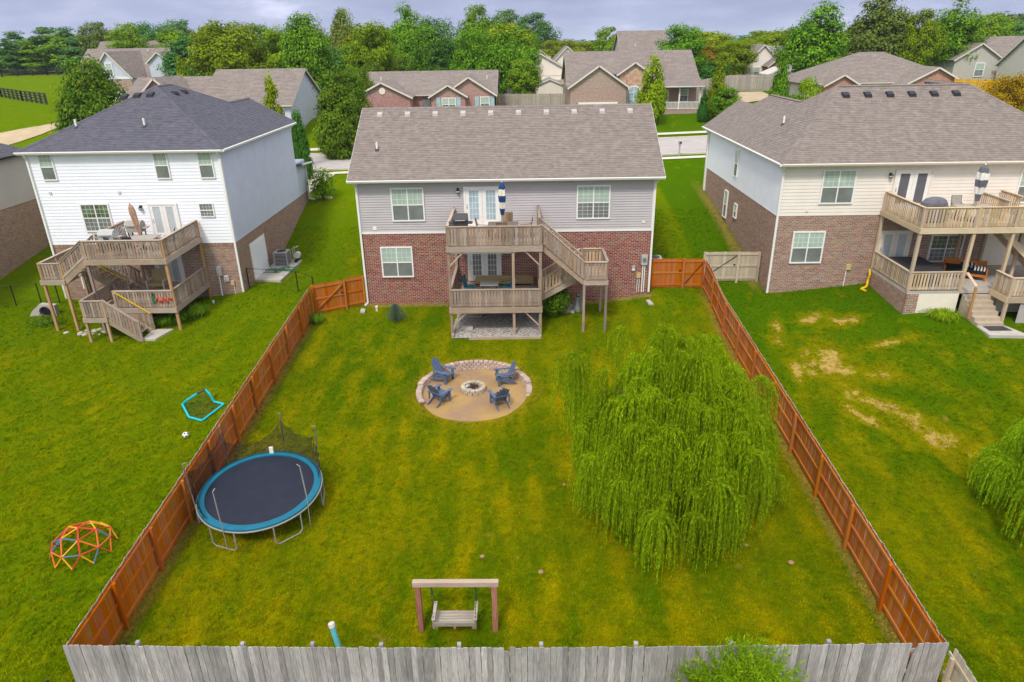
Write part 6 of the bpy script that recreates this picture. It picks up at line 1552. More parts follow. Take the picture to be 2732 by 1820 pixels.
def gable_front(t, x0, x1, y, yb, zb, ze, zr, wall, roof='shingle_brown', ov=.35, trim='ivory_trim'):
    """street-facing gable wing on a far house"""
    g = MB(); g.box(x0, x1, y, yb, zb-2, ze); g.prism([(x0, y, ze), (x1, y, ze), ((x0+x1)/2, y, zr-.15)], (0, .2, 0)); g.build('gable_wall', wall, t)
    xm = (x0+x1)/2; e = ze-.08; X0, X1 = x0-ov, x1+ov; zo = zr+.02
    for pl in ([(X0, yb, e), (X0, y-ov, e), (xm, y-ov, zo), (xm, yb, zo)], [(X1, y-ov, e), (X1, yb, e), (xm, yb, zo), (xm, y-ov, zo)]):
        slab(t, roof, pl, .12); shingles(t, roof, pl, exp=.3, tab=.75)
    g = MB(); g.bar((X0, y-ov, e-.1), (xm, y-ov, zo-.1), .05, .18, up=(-.5, 0, 1)); g.bar((xm, y-ov, zo-.1), (X1, y-ov, e-.1), .05, .18, up=(.5, 0, 1)); g.build('rake_board', trim, t)
def far_vent(t, x, y, z): vent_pipe(t, x, y, z, .5)
# brick ranch
H1 = far_house('low brick ranch house with three small gables and teal shutters, across the street', -19.6, -3.2, 88.5, 99.5, 7.4, 10.1, 12.55, wall='brick_rose')
gable_front(H1, -19.5, -13.0, 85.5, 92, 7.4, 10.1, 11.75, 'brick_rose'); gable_front(H1, -9.2, -3.2, 87.2, 93, 7.4, 10.1, 12.1, 'brick_rose'); gable_front(H1, -10.6, -6.6, 86.3, 90, 7.4, 10.05, 11.3, 'brick_rose')
for x in (-9.4, -4.9):
    w_ = 1.7 if x < -8 else 1.15
    fy = 86.3 if x < -8 else 87.2
    f_ = window(H1, (x, fy-.01, 8.35), (1, 0), (0, -1), w_, 1.5, 2 if w_ > 1.5 else 1, (1, 1), fw=.09)
    for sx_ in (-.62, w_+.06):
        g = MB(); g.box(x+sx_, x+sx_+.5, fy-.06, fy-.0, 8.3, 9.9); g.build('shutter', 'glass_blue', H1)
g = MB(); g.box(-10.9, -10.65, 86.2, 86.35, 8, 9); 
g = MB(); g.box(-12.0, -11.0, 88.38, 88.48, 7.4, 9.6); d_ = g.build('door', 'glass_dark', H1); g = MB(); g.box(-11.15, -11.05, 88.3, 88.37, 8.4, 8.6); g.build('handle', 'steel', d_)
g = MB(); g.tube([(-16.2, 85.5, 10.75), (-16.2, 85.42, 10.75)], .38, 14); g.build('gable_vent', 'cream_trim', H1)
far_vent(H1, -17.4, 91.8, 11.5); far_vent(H1, -4.2, 91.8, 11.5)
# tan brick house with the arched window
H2 = far_house('tan brick house with an arched blue window, garage gable and white porch railing', 6.0, 21.7, 91.0, 103.5, 7.4, 10.95, 14.45, wall='brick_tan')
gable_front(H2, 5.9, 12.6, 87.8, 96, 7.4, 10.7, 13.1, 'brick_tan'); gable_front(H2, 11.9, 15.6, 89.6, 97, 7.4, 12.0, 13.35, 'brick_honey')
g = MB(); g.box(6.9, 11.6, 87.70, 87.79, 7.4, 8.95); gd = g.build('garage_door', 'cream_trim', H2)
for i in range(3):
    g = MB(); g.box(6.95, 11.55, 87.68, 87.70, 7.45+i*.5, 7.92+i*.5); g.build('panel', 'white_trim', gd)
ax_, az_ = 13.75, 9.85; arc = [(ax_-.72, 8.3), (ax_+.72, 8.3)]+[(ax_+.72*math.cos(R(a)), az_+.72*math.sin(R(a))) for a in range(0, 181, 15)]
g = MB(); g.prism([(x, 89.58, z) for x, z in [((q[0]-ax_)*1.16+ax_, (q[1]-9.4)*1.09+9.4) for q in arc]], (0, -.05, 0)); wf = g.build('window', 'white_trim', H2)
g = MB(); g.prism([(x, 89.53, z) for x, z in arc], (0, -.02, 0)); g.build('pane', 'glass_blue', wf)
g = MB(); g.box(ax_-.03, ax_+.03, 89.48, 89.51, 8.3, az_+.7); g.box(ax_-.72, ax_+.72, 89.48, 89.51, az_-.03, az_+.03); g.box(ax_-.72, ax_+.72, 89.48, 89.51, 9.02, 9.08)
for a in (45, 135): g.bar((ax_, 89.495, az_), (ax_+.7*math.cos(R(a)), 89.495, az_+.7*math.sin(R(a))), .05, .03)
g.build('muntins', 'white_trim', wf)
g = MB(); g.box(15.8, 21.9, 89.0, 91, 7.3, 7.85); g.build('porch_floor', 'brick_tan', H2)
slab(H2, 'shingle_brown', [(15.6, 88.5, 10.55), (22.1, 88.5, 10.55), (22.1, 91, 11.3), (15.6, 91, 11.3)]); gutter(H2, (15.6, 88.5, 10.56), (22.1, 88.5, 10.56))
shingles(H2, 'shingle_brown', [(15.6, 88.5, 10.55), (22.1, 88.5, 10.55), (22.1, 91, 11.3), (15.6, 91, 11.3)], exp=.3, tab=.75)
for x in (17.2, 19.2, 21.7):
    g = MB(); g.box(x-.08, x+.08, 88.95, 89.1, 7.85, 10.45); g.build('porch_post', 'white_trim', H2)
g = MB(); g.box(17.2, 21.7, 88.98, 89.06, 8.68, 8.76); g.box(17.2, 21.7, 88.98, 89.06, 7.95, 8.02); rl = g.build('porch_rail', 'white_trim', H2)
me = MB().box(-.03, .03, -.02, .02, 0, .68).mesh('baluster', 'white_trim')
for i in range(30): put('baluster', me, rl, (17.3+i*.15, 89.02, 8.01))
window(H2, (19.6, 90.99, 8.6), (1, 0), (0, -1), 1.1, 1.5, 1, (1, 1), fw=.09); window(H2, (17.4, 90.99, 8.6), (1, 0), (0, -1), .9, 1.5, 1, (1, 1), fw=.09)
# others further back
t = far_house('tall grey-brown roof rising behind the tan brick house', 18.0, 26.3, 132, 146, 8, 12.6, 17.1, wall='siding_taupe'); far_vent(t, 20.5, 134.8, 14.4)
t = far_house('cream gabled house with a raised deck, in the gap between two brick houses', -.4, 6.8, 122, 136, 8, 11.8, 13.9, axis='y', wall='siding_cream'); far_vent(t, 5, 127, 12.8)
g = MB(); g.box(3, 8, 118.5, 122, 9.6, 9.8); dk = g.build('deck_floor', 'wood_tan', t)
g = MB(); g.box(3, 8, 118.45, 118.55, 10.5, 10.6); g.box(3, 8, 118.45, 118.55, 9.85, 9.95); g.build('deck_rail', 'wood_tan', t)
for x in (3.1, 5.5, 7.9):
    g = MB(); g.box(x-.1, x+.1, 118.5, 118.7, 7, 12.0 if x != 5.5 else 9.6); g.build('deck_post', 'wood_deck', t)
far_house('small cream gable peeking over the cream garden house', 6.8, 12, 150, 160, 8, 11.8, 14.6, axis='y', wall='siding_cream')
t = far_house('tiny cream gable left of the other one above the cream garden house', 2.0, 6.0, 147, 156, 8, 12.2, 14.0, axis='y', wall='siding_cream')
t = far_house('tan garden shed with a low grey roof between the two brick houses', 2.2, 6.0, 104.5, 108.5, 7.5, 10.1, 10.9, axis='y', wall='siding_cream', roof='shingle_grey', ov=.2)
# hip roof house with gables
t = far_house('wide house with a brown hip roof, satellite dish and two brick gables', 35.0, 54.0, 90.3, 101, 7.9, 10.55, 13.85, wall='siding_taupe', hip=True, hipk=1.39)
gable_front(t, 45.3, 52.4, 87.5, 98, 7.9, 10.4, 12.3, 'brick_blush'); gable_front(t, 36.6, 40.5, 88.8, 96, 7.9, 10.4, 11.6, 'brick_blush')
far_vent(t, 38.2, 92.8, 11.4)
sdh = thing('satellite_dish', 'grey satellite dish on the eave of the brown hip roof', 'satellite dish', (35.4, 100, 11))
g = MB(); g.tube([(35.6, 99.5, 10.6), (35.6, 99.5, 11.5), (35.5, 99.2, 11.8)], .06, 6); g.build('mast', 'meter_grey', sdh)
g = MB(); c = Vector((35.5, 99.1, 11.95)); 
g.v = [tuple(c)]+[tuple(c+Vector((.45*math.cos(R(a)), -.16-.1*math.sin(R(a)), .5*math.sin(R(a))))) for a in range(0, 360, 24)]; g.f = [(0, i, i % 15+1) for i in range(1, 16)]; g.build('dish', 'meter_grey', sdh)
g = MB(); g.tube([(35.5, 99.1, 11.6), (36.2, 98.6, 11.8)], .03, 5); g.build('arm', 'meter_grey', sdh)
# grey houses on the far side
t = far_house('taupe house with a hipped grey-brown roof and white window, second from the frame edge', 67.5, 84, 119, 131, 8.6, 12.1, 15.2, wall='siding_taupe', roof='shingle_brown')
gable_front(t, 66.5, 73.5, 115, 124, 8.6, 12.1, 14.4, 'siding_taupe'); window(t, (69.7, 114.98, 9.6), (1, 0), (0, -1), 1.5, 2.0, 1, (1, 1), fw=.12)
t = far_house('grey-green house with layered roofs at the edge of the picture', 72.6, 88, 103, 114, 8.6, 11.3, 15.6, wall='vent_white', roof='shingle_grey')
for x in (74.2, 76.6): window(t, (x, 102.98, 9.2), (1, 0), (0, -1), 1.1, 1.5, 1, (1, 1), fw=.09)
gable_front(t, 78, 86, 100.5, 108, 8.6, 13.2, 15.6, 'siding_bluegrey_and_shaded_white', roof='shingle_grey')
ct = thing('parked_car', 'dark blue car parked before the grey-green house', 'car', (75.5, 99.5, 8.6))
z = H(75.5, 99.5); g = MB(); g.prism([(73.3, 98.7, z+.3), (77.6, 98.7, z+.3), (77.7, 98.7, z+.75), (76.6, 98.7, z+.9), (75.9, 98.7, z+1.4), (74.2, 98.7, z+1.42), (73.4, 98.7, z+.95)], (0, 1.7, 0)); g.build('body', 'blue_paint', ct)
for x in (74.1, 76.8):
    g = MB(); g.tube([(x, 98.65, z+.33), (x, 98.9, z+.33)], .33, 12); g.build('wheel', 'black_metal', ct)
g = MB(); g.prism([(74.3, 98.68, z+.95), (76.2, 98.68, z+.95), (75.8, 98.68, z+1.33), (74.35, 98.68, z+1.33)], (0, .01, 0)); g.build('window', 'glass_dark', ct)
# small beige house, blue-grey roof, white shed
t = far_house('small beige house with twin gables behind the board fence', 39.2, 43.6, 128, 138, 8.6, 12.2, 14.6, axis='y', wall='siding_cream')
gable_front(t, 41.6, 45.4, 125, 132, 8.6, 11.2, 12.9, 'brick_blush'); g = MB(); g.box(42.3, 44.8, 124.9, 124.98, 8.6, 10.7); g.build('garage_door', 'cream_trim', t)
window(t, (40.0, 127.98, 9.6), (1, 0), (0, -1), 1.1, 1.4, 1, (1, 1), fw=.1)
far_house('house with a plain blue-grey roof partly hidden by the pointed evergreen', 44.5, 54, 129, 141, 8.6, 10.9, 14.2, wall='siding_bluegrey_and_shaded_white', roof='shingle_grey')
far_house('white shed behind the board fence', 37.2, 41.4, 112, 116, 8.6, 10.6, 11.5, axis='y', wall='white_trim', roof='vent_white', ov=.15)
# left: blue-grey gable house, grey gabled houses, dark neighbour
H9 = far_house('low house with a blue-grey side gable and brown roof behind the white house', -36, -26, 81.5, 95, 7.2, 9.7, 13.3, wall='siding_bluegrey_and_shaded_white')
g = MB(); g.box(-25.98, -25.93, 91, 91.6, 10.6, 11.2); g.build('window', 'white_trim', H9); g = MB(); g.box(-25.93, -25.91, 91.1, 91.5, 10.7, 11.1); g.build('pane', 'glass_dark', H9)
H9b = far_house('lower brown-roofed wing with a little brick gable beside the blue-grey gable house', -46, -35.6, 83, 95, 7.2, 9.6, 12.55, wall='brick_blush')
gable_front(H9b, -42.8, -38.6, 81.5, 88, 7.2, 10.6, 12.75, 'brick_blush')
H8 = far_house('grey house with a steep front gable and small white window by the egg-shaped arborvitae', -78, -58, 128, 142, 7.4, 11.0, 15.6, wall='siding_taupe')
gable_front(H8, -71.8, -65.2, 123, 134, 7.4, 11.1, 15.2, 'siding_bluegrey_and_shaded_white')
f_ = window(H8, (-69.1, 122.97, 11.5), (1, 0), (0, -1), 1.2, 2.0, 1, (1, 1), fw=.15)
g = MB(); g.box(-71.7, -65.3, 122.9, 122.98, 10.95, 11.25); g.build('trim_band', 'white_trim', H8)
g = MB(); g.box(-71.8, -65.2, 122.93, 122.99, 8.4, 10.8); g.build('brick_face', 'brick_tan', H8)
g = MB(); g.box(-71.2, -65.8, 122.86, 122.93, 7.0, 9.0); g.build('garage_door', 'white_trim', H8)
gable_front(H8, -63, -59.4, 125.5, 132, 7.4, 13.4, 15.0, 'siding_bluegrey_and_shaded_white'); far_vent(H8, -66.5, 133, 14.9)
far_house('second brown roof beyond the grey gabled house', -86, -72, 148, 160, 7.4, 12, 16.9, wall='siding_taupe')
far_house('third brown roof, topmost of the stepped row by the wood', -91, -77, 182, 194, 8, 14.6, 18.3, wall='siding_taupe', hip=True)
far_house('low brown roof between the grey gabled house and the yellow maple', -57, -48, 126, 136, 7.4, 11.4, 14.3, wall='siding_taupe')
HD = thing('house', 'neighbouring house with a dark roof, beige siding and brick base at the frame edge', 'house', (-38, 33, 3))
g = MB(); g.box(-46, -32, 31, 45.3, 1.5, 9.95); g.build('wall', 'mortar', HD)
siding(HD, 'siding_taupe', (-32, 31), (0, 1), (1, 0), 14.3, 7.0, 9.9, single=True)
brick_wall(HD, 'brick_brown', (-32, 31), (0, 1), 14.3, 2.5, 6.99, nrm=(1, 0), pitch=(.222, .08))
pl = [[(-31.65, 30.7, 9.98), (-31.65, 45.6, 9.98), (-37, 40.3, 13.0), (-37, 36, 13.0)], [(-31.65, 45.6, 9.98), (-46, 45.6, 9.98), (-41, 40.3, 13.0), (-37, 40.3, 13.0)], [(-46, 30.7, 9.98), (-31.65, 30.7, 9.98), (-37, 36, 13), (-41, 36, 13)]]
for q in pl: slab(HD, 'shingle_dark', q); shingles(HD, 'shingle_dark', q)
gutter(HD, (-31.67, 30.7, 9.98), (-31.67, 45.6, 9.98), mat='black_metal', out=(1, 0)); downspout(HD, [(-31.7, 45.4, 9.85), (-31.95, 45.25, 9.5), (-31.95, 45.25, 3.6)], mat='charcoal')

# board and rail fences beyond the street
def board_fence(label, pts, ht, mat, w_=.16):
    t = thing('fence', label, 'fence', (*pts[0], H(*pts[0]))); cnt = 0
    for a, b in zip(pts, pts[1:]):
        L_ = math.dist(a, b); n = max(1, int(L_/w_)); g = MB()
        for i in range(n):
            k0, k1 = i/n, (i+.92)/n; x0, y0 = a[0]+(b[0]-a[0])*k0, a[1]+(b[1]-a[1])*k0; x1, y1 = a[0]+(b[0]-a[0])*k1, a[1]+(b[1]-a[1])*k1
            z = H(x0, y0); h = ht+rf.uniform(-.02, .02); g.prism([(x0, y0, z-.1), (x1, y1, z-.1), (x1, y1, z+h), (x0, y0, z+h)], (.0, .03, 0))
        tag(g.build('pickets', mat, t), kind='stuff')
        for k in range(int(L_/2.5)+1):
            x, y = a[0]+(b[0]-a[0])*k*2.5/L_, a[1]+(b[1]-a[1])*k*2.5/L_
            g = MB(); g.box(x-.06, x+.06, y-.12, y, H(x, y), H(x, y)+ht+.08); g.build('post', mat, t)
        for r in (.3, ht-.3):
            g = MB(); g.bar((*a, H(*a)+r), (*b, H(*b)+r), .04, .1); g.build('rail', mat, t)
    return t
board_fence('grey board fence between the brick ranch and the tan brick house', [(-2.9, 96.5), (1.2, 95.2), (5.7, 95)], 2.1, 'weathered_far')
board_fence('long grey board fence behind the tan garden shed', [(-2.5, 112), (2, 112.5), (6, 112.5)], 2.1, 'weathered_far')
board_fence('tan board fence above the driveway beyond the cream house', [(24.2, 106), (30, 106.3), (37, 106.5)], 2.2, 'weathered_far')
board_fence('grey board fence at the side of the white porch', [(21.9, 97), (25, 100.5)], 2.1, 'weathered_far')
board_fence('bright yellow new wooden fence beyond the hip roof', [(50.5, 86.5), (62, 84.0), (75, 82.5)], 2.7, 'yellow_fence')
def rail_fence(label, pts):
    t = thing('rail_fence', label, 'fence', (*pts[0], H(*pts[0])))
    for a, b in zip(pts, pts[1:]):
        n = max(1, int(math.dist(a, b)/2.6))
        for k in range(n+1):
            x, y = a[0]+(b[0]-a[0])*k/n, a[1]+(b[1]-a[1])*k/n; g = MB(); g.box(x-.12, x+.12, y-.12, y+.12, H(x, y)-.1, H(x, y)+1.75); g.build('post', 'black_board', t)
        for r in (.35, .8, 1.22, 1.62):
            g = MB()
            for k in range(n):
                p0 = (a[0]+(b[0]-a[0])*k/n, a[1]+(b[1]-a[1])*k/n); p1 = (a[0]+(b[0]-a[0])*(k+1)/n, a[1]+(b[1]-a[1])*(k+1)/n)
                g.bar((*p0, H(*p0)+r), (*p1, H(*p1)+r), .05, .18)
            g.build('rail', 'black_board', t)
rail_fence('black four-rail horse fence crossing the near paddock', [(-118, 148), (-99, 138.5), (-88, 128), (-78, 119)])
rail_fence('black four-rail horse fence along the edge of the pines', [(-160, 190), (-137, 194), (-128, 199), (-112, 201)])

# ================================================================== trees and shrubs
def leaf_cloud(seed, n_clump, n_leaf, size, shape, flat=.35):
    """crown of leaf-cluster quads in a unit box: x,y in +-.5, z 0..1"""
    rd = random.Random(seed); g = MB()
    cl = []
    for i in range(n_clump):
        for _ in range(50):
            x, y, z = rd.uniform(-1, 1), rd.uniform(-1, 1), rd.uniform(0, 1)
            if shape == 'round': R0 = math.sqrt(max(0, 1-((z-.48)/.52)**2))**.8
            elif shape == 'oval': R0 = math.sin(math.pi*min(1, max(0, z))**.8)**.55*(1-.35*z)
            elif shape == 'column': R0 = math.sin(math.pi*min(1, max(0, z*.93+.05))**.7)**.7*(1-.45*z)
            elif shape == 'egg': R0 = max(0, 1-z**1.7)**.75*min(1, .72+z*1.5)
            elif shape == 'cone': R0 = (1-z)**.72*min(1, .55+z*4)
            else: R0 = (1-z)**.85*(.75+.25*math.sin(z*34))*min(1, .5+z*5)
            r = math.hypot(x, y)
            if r < R0 and (r > R0*.45 or rd.random() < .18): break
        cl.append((x*.5*.88, y*.5*.88, z*.94+.02, rd.uniform(.55, 1.3)))
    for x, y, z, s in cl:
        cr0 = {'round': .15, 'oval': .145, 'column': .15, 'cone': .115, 'pine': .125, 'egg': .10}[shape]*s
        n_ = int(n_leaf*s)
        out = Vector((x, y, (z-.35)*.6)).normalized() if (x or y) else Vector((0, 0, 1))
        for k in range(n_):
            d = Vector((rd.gauss(0, 1), rd.gauss(0, 1), rd.gauss(0, 1))).normalized()
            rr = cr0*rd.uniform(.45, 1.08)
            asp = {'cone': 1.05, 'pine': .42, 'column': 1.1, 'egg': .9}.get(shape, .78)
            c = Vector((x, y, z))+Vector((d.x*rr, d.y*rr, d.z*rr*asp*.8))
            nrm = (d*.8+out*.6+Vector((0, 0, .55))+Vector((rd.gauss(0, .35), rd.gauss(0, .35), rd.gauss(0, .35)))).normalized()
            u = nrm.orthogonal().normalized(); v = nrm.cross(u); a = rd.uniform(0, 6.28); u, v = u*math.cos(a)+v*math.sin(a), v*math.cos(a)-u*math.sin(a)
            sz = size*rd.uniform(.6, 1.25); u *= sz; v *= sz*rd.uniform(.45, .8)
            o = len(g.v); g.v += [tuple(c-u), tuple(c-v*.9+u*.1), tuple(c+u), tuple(c+v-u*.1)]; g.f.append((o, o+1, o+2, o+3))
    return g
CROWN = {}
def crown(shape, k, fine=False):
    key = (shape, k, fine)
    if key not in CROWN:
        nc, nl, sz = {'round': (95, 95, .027), 'oval': (100, 95, .027), 'column': (110, 80, .030), 'cone': (190, 55, .030), 'pine': (150, 70, .030), 'egg': (330, 50, .024)}[shape]
        if fine: nl = int(nl*1.7); sz *= .75
        g = leaf_cloud(sum(map(ord, shape))+k*31, nc, nl, sz, shape); CROWN[key] = g.mesh('crown_'+shape, None)
    return CROWN[key]
TRUNK = {}
def trunk_mesh(k, shape):
    key = (k, shape in ('cone', 'pine', 'column', 'egg'))
    if key not in TRUNK:
        rd = random.Random(k); g = MB(); straight = key[1]
        g.tube([(0, 0, -.05), (.01, 0, .15), (-.01, .01, .45), (0, 0, .8 if straight else .62)], [.045, .033, .026, .010], 7)
        if not straight:
            for i in range(7):
                a = i*.9+rd.uniform(-.3, .3); z0 = rd.uniform(.26, .5); l_ = rd.uniform(.22, .38)
                g.tube([(0, 0, z0), (l_*.5*math.cos(a), l_*.5*math.sin(a), z0+.14), (l_*math.cos(a), l_*math.sin(a), z0+.33)], [.018, .012, .005], 5)
        TRUNK[key] = g.mesh('trunk', None)
    return TRUNK[key]
def tree(label, x, y, ztop, r, shape, mat, group=None, seed=0, cat='tree', name=None, fine=False, base=None, clear=None):
    rd = random.Random(seed+int(x*13+y*7)); z0 = H(x, y) if base is None else base; h = ztop-z0
    nm = name or {'cone': 'evergreen_tree', 'egg': 'evergreen_tree', 'pine': 'pine_tree', 'column': 'pear_tree'}.get(shape, 'broadleaf_tree')
    t = thing(nm, label, cat, (x, y, z0), group)
    c0 = clear if clear is not None else {'round': .16, 'oval': .12, 'cone': .02, 'egg': .0, 'pine': .06, 'column': .10}[shape]
    tm = trunk_mesh(rd.randint(0, 2), shape)
    def inst(nm, me, mat, loc, sc):
        o = bpy.data.objects.new(nm, me); col.objects.link(o); o.parent = t; o.location = loc; o.scale = sc
        if not me.materials: me.materials.append(MATS[mat])
        o.material_slots[0].link = 'OBJECT'; o.material_slots[0].material = MATS[mat]; return o
    if c0 > .03: inst('trunk', tm, 'bark', (0, 0, 0), (max(h*.55, r)*.9, max(h*.55, r)*.9, h))
    cr1 = inst('crown', crown(shape, rd.randint(0, 2), fine), mat, (0, 0, h*c0), (2*r*1.04, 2*r*1.04, h*(1-c0)*1.05))
    cr1.rotation_euler = (0, 0, rd.uniform(0, 6.28))
    return t
for x, y, zt_, r, sh, mat, lab in TREES:
    bush = 'shrub' in lab or 'bush' in lab
    tree(lab, x, y, zt_, r, sh, mat, fine=(r*2/y*692 > 34), cat='shrub' if bush else 'tree', name='shrub' if bush else None)
# wood beyond the houses: trees that nothing tells apart
rw = random.Random(11)
TONE = {'leaf_green': 'fresh green', 'leaf_blue': 'blue-green', 'leaf_lime': 'lime green', 'leaf_olive': 'olive green', 'leaf_yellow': 'yellow-green', 'leaf_dark': 'dark green'}
def fill(n, x_at, ys, tops, mats, rad, group, spots):
    for i in range(n):
        y = rw.uniform(*ys); k = rw.random(); x = (x_at[0]+(x_at[1]-x_at[0])*k)*y/100
        mt_ = rw.choice(mats); tp = rw.uniform(*tops); sz = 'tall' if tp > tops[0]+(tops[1]-tops[0])*.55 else 'lower'
        depth = 'front of' if y < ys[0]+(ys[1]-ys[0])*.5 else 'back of'
        tree(f"{sz} {TONE[mt_]} tree at {depth} {spots[min(len(spots)-1, int(k*len(spots)))]}", x, y, 16.14+tp*y/100, rw.uniform(*rad)*y/130, rw.choice(['round', 'oval', 'round']), mt_, group, seed=i)
fill(46, (-47, 2), (122, 190), (-.6, 2.2), ['leaf_green', 'leaf_blue', 'leaf_green', 'leaf_lime', 'leaf_olive', 'leaf_yellow'], (3.2, 5.2), 'trees of the wood beyond the houses', ['the wood above the blue-grey gable', 'the wood above the evergreen hedge', 'the wood above the brick ranch', 'the wood beside the brick ranch'])
fill(14, (-75, -45), (200, 260), (.2, 1.9), ['leaf_green', 'leaf_blue', 'leaf_green', 'leaf_olive'], (4, 6), 'trees behind the grey gabled house', ['the tree row above the paddock', 'the tree row above the grey gabled house'])
fill(22, (20, 44), (150, 230), (-.9, .5), ['leaf_green', 'leaf_lime', 'leaf_yellow', 'leaf_blue'], (3.2, 5.2), 'trees behind the tan brick house', ['the slope above the tan brick house', 'the slope above the tan board fence'])
fill(22, (44, 78), (135, 200), (-.6, 2.3), ['leaf_green', 'leaf_green', 'leaf_lime', 'leaf_olive', 'leaf_blue'], (3.6, 5.6), 'trees behind the brown hip roof', ['the belt above the brown hip roof', 'the belt above the grey houses'])
fill(10, (-1, 16), (190, 260), (-1.5, -.1), ['leaf_green', 'leaf_yellow', 'leaf_lime'], (3.0, 5), 'low trees behind the cream garden house', ['the gap above the cream gabled house', 'the gap beside the tall grey-brown roof'])
# far wood reads as one mass
g = MB(); rr = random.Random(3)
low = leaf_cloud(5, 34, 14, .062, 'round')
for i in range(520):
    k = rr.random(); y = 300+700*k**1.3; x = rr.uniform(-1.0, 1.0)*y*1.05
    px = x/y
    up = 2.2 if -.75 < px < -.1 else (1.6 if .17 < px < .42 else (2.5 if px > .5 else .35))
    zt_ = 16.14+(rr.uniform(-1.2, .25)+up*rr.uniform(.1, .9))*y/300*.9; z0 = H0(x, y)-1; h = max(6, zt_-z0); r = rr.uniform(7, 12)
    o = len(g.v); g.v += [(x+a*2*r, y+b*2*r, z0+c*h) for a, b, c in low.v]; g.f += [tuple(q+o for q in f) for f in low.f]
tag(g.build('distant_woods', 'leaf_blue'), 'hazy blue-green woods along the horizon', 'woods', kind='stuff')
# ------------------------------------------------------------------ weeping willows
def willow(label, cx, cy, ztop, R_, seed, n_m=150, density=1.0, hz=(.0, .6), mounds=None):
    rd = random.Random(seed); z0 = H(cx, cy); h = ztop-z0
    t = thing('weeping_willow', label, 'tree', (cx, cy, z0))
    g = MB(); g.tube([(cx, cy, z0-.1), (cx+.04, cy+.1, z0+h*.18), (cx-.05, cy+.25, z0+h*.36), (cx, cy+.2, z0+h*.5)], [.2, .15, .11, .06], 9)
    tips = []
    for i in range(16):
        a = i*2.399+rd.uniform(-.3, .3); rr = R_*rd.uniform(.35, .8); zz = z0+h*(.93-.45*(rr/R_)**2)*rd.uniform(.9, 1)
        s_ = z0+h*rd.uniform(.22, .5)
        p = [(cx, cy, s_), (cx+rr*.35*math.cos(a), cy+rr*.35*math.sin(a), s_+(zz-s_)*.7), (cx+rr*.75*math.cos(a), cy+rr*.75*math.sin(a), zz), (cx+rr*math.cos(a), cy+rr*math.sin(a), zz-.1)]
        g.tube(p, [.05, .035, .02, .01], 5)
    g.build('trunk', 'bark_pale', t)
    f = MB(); st = MB()
    ms = []
    # cascades: each a spray that rises a little, then falls in a curtain
    for i in range(n_m):
        a = i*2.39996+rd.uniform(-.25, .25); q = math.sqrt((i+.5)/n_m); rr = R_*.93*q
        zz = z0+h*(1.0-.60*q**2.2)+rd.uniform(-1.5, .75)*h*.14
        ms.append((cx+rr*math.cos(a)*1.0, cy+rr*math.sin(a), zz, a, q))
    if mounds: ms += mounds
    for x, y, zz, a, q in ms:
        big = rd.uniform(.5, 1.8); n_s = int(rd.uniform(13, 22)*density*big)
        lean = a+rd.uniform(-.9, .9)
        for s in range(n_s):
            b = rd.uniform(0, 6.283) if rd.random() < .55 else lean+rd.gauss(0, .9)
            reach = rd.uniform(.06, .50)*big; rise = rd.uniform(.06, .22)*big*(1.1-reach/big)
            gz = H(x, y); maxlen = zz-gz-rd.uniform(.1, .7)
            ln = min(maxlen, rd.uniform(.9, 2.6)*(.7+.5*q)*big**.6)
            if ln < .3: continue
            stp = .075; n = max(5, int((ln+reach)/stp)); px_, py_ = x+rd.gauss(0, .05), y+rd.gauss(0, .05); ph = rd.uniform(0, 6.28)
            prev = None
            for k in range(n+1):
                u = k/n; ho = reach*(1-math.exp(-5.5*u)); vz = rise*math.sin(min(1, u*5)*math.pi*.5)*max(0, 1-u*1.6) - ln*max(0, u-.06)**1.12
                P = Vector((px_+math.cos(b)*ho+.03*math.sin(ph+u*5)*u, py_+math.sin(b)*ho+.03*math.cos(ph*1.3+u*4)*u, zz+vz))
                if prev is not None:
                    d = (P-prev); L_ = d.length
                    if L_ < 1e-4: continue
                    d /= L_; sd_ = d.cross(Vector((math.cos(ph+k*2.1), math.sin(ph+k*2.1), .2)))
                    sd_ = sd_.normalized() if sd_.length > 1e-3 else Vector((1, 0, 0))
                    for sg in (-1, 1):
                        if rd.random() < .1: continue
                        lf = rd.uniform(.085, .14); w_ = rd.uniform(.010, .0165); dr = (sd_*sg*rd.uniform(.2, .5)+d*.9+Vector((0, 0, -.35))).normalized()
                        c0 = prev.lerp(P, rd.random()); wv = dr.cross(Vector((rd.uniform(-1, 1), rd.uniform(-1, 1), .2)))
                        wv = wv.normalized()*w_ if wv.length > 1e-3 else sd_*w_
                        o = len(f.v); f.v += [tuple(c0), tuple(c0+dr*lf*.45+wv), tuple(c0+dr*lf), tuple(c0+dr*lf*.45-wv)]; f.f.append((o, o+1, o+2, o+3))
                    if k % 3 == 0:
                        e_ = sd_*.0035; o = len(st.v); st.v += [tuple(prev-e_), tuple(prev+e_), tuple(P+e_), tuple(P-e_)]; st.f.append((o, o+1, o+2, o+3))
                prev = P
    f.build('crown', 'leaf_willow', t); st.build('twigs', 'leaf_yellow', t)
    return t
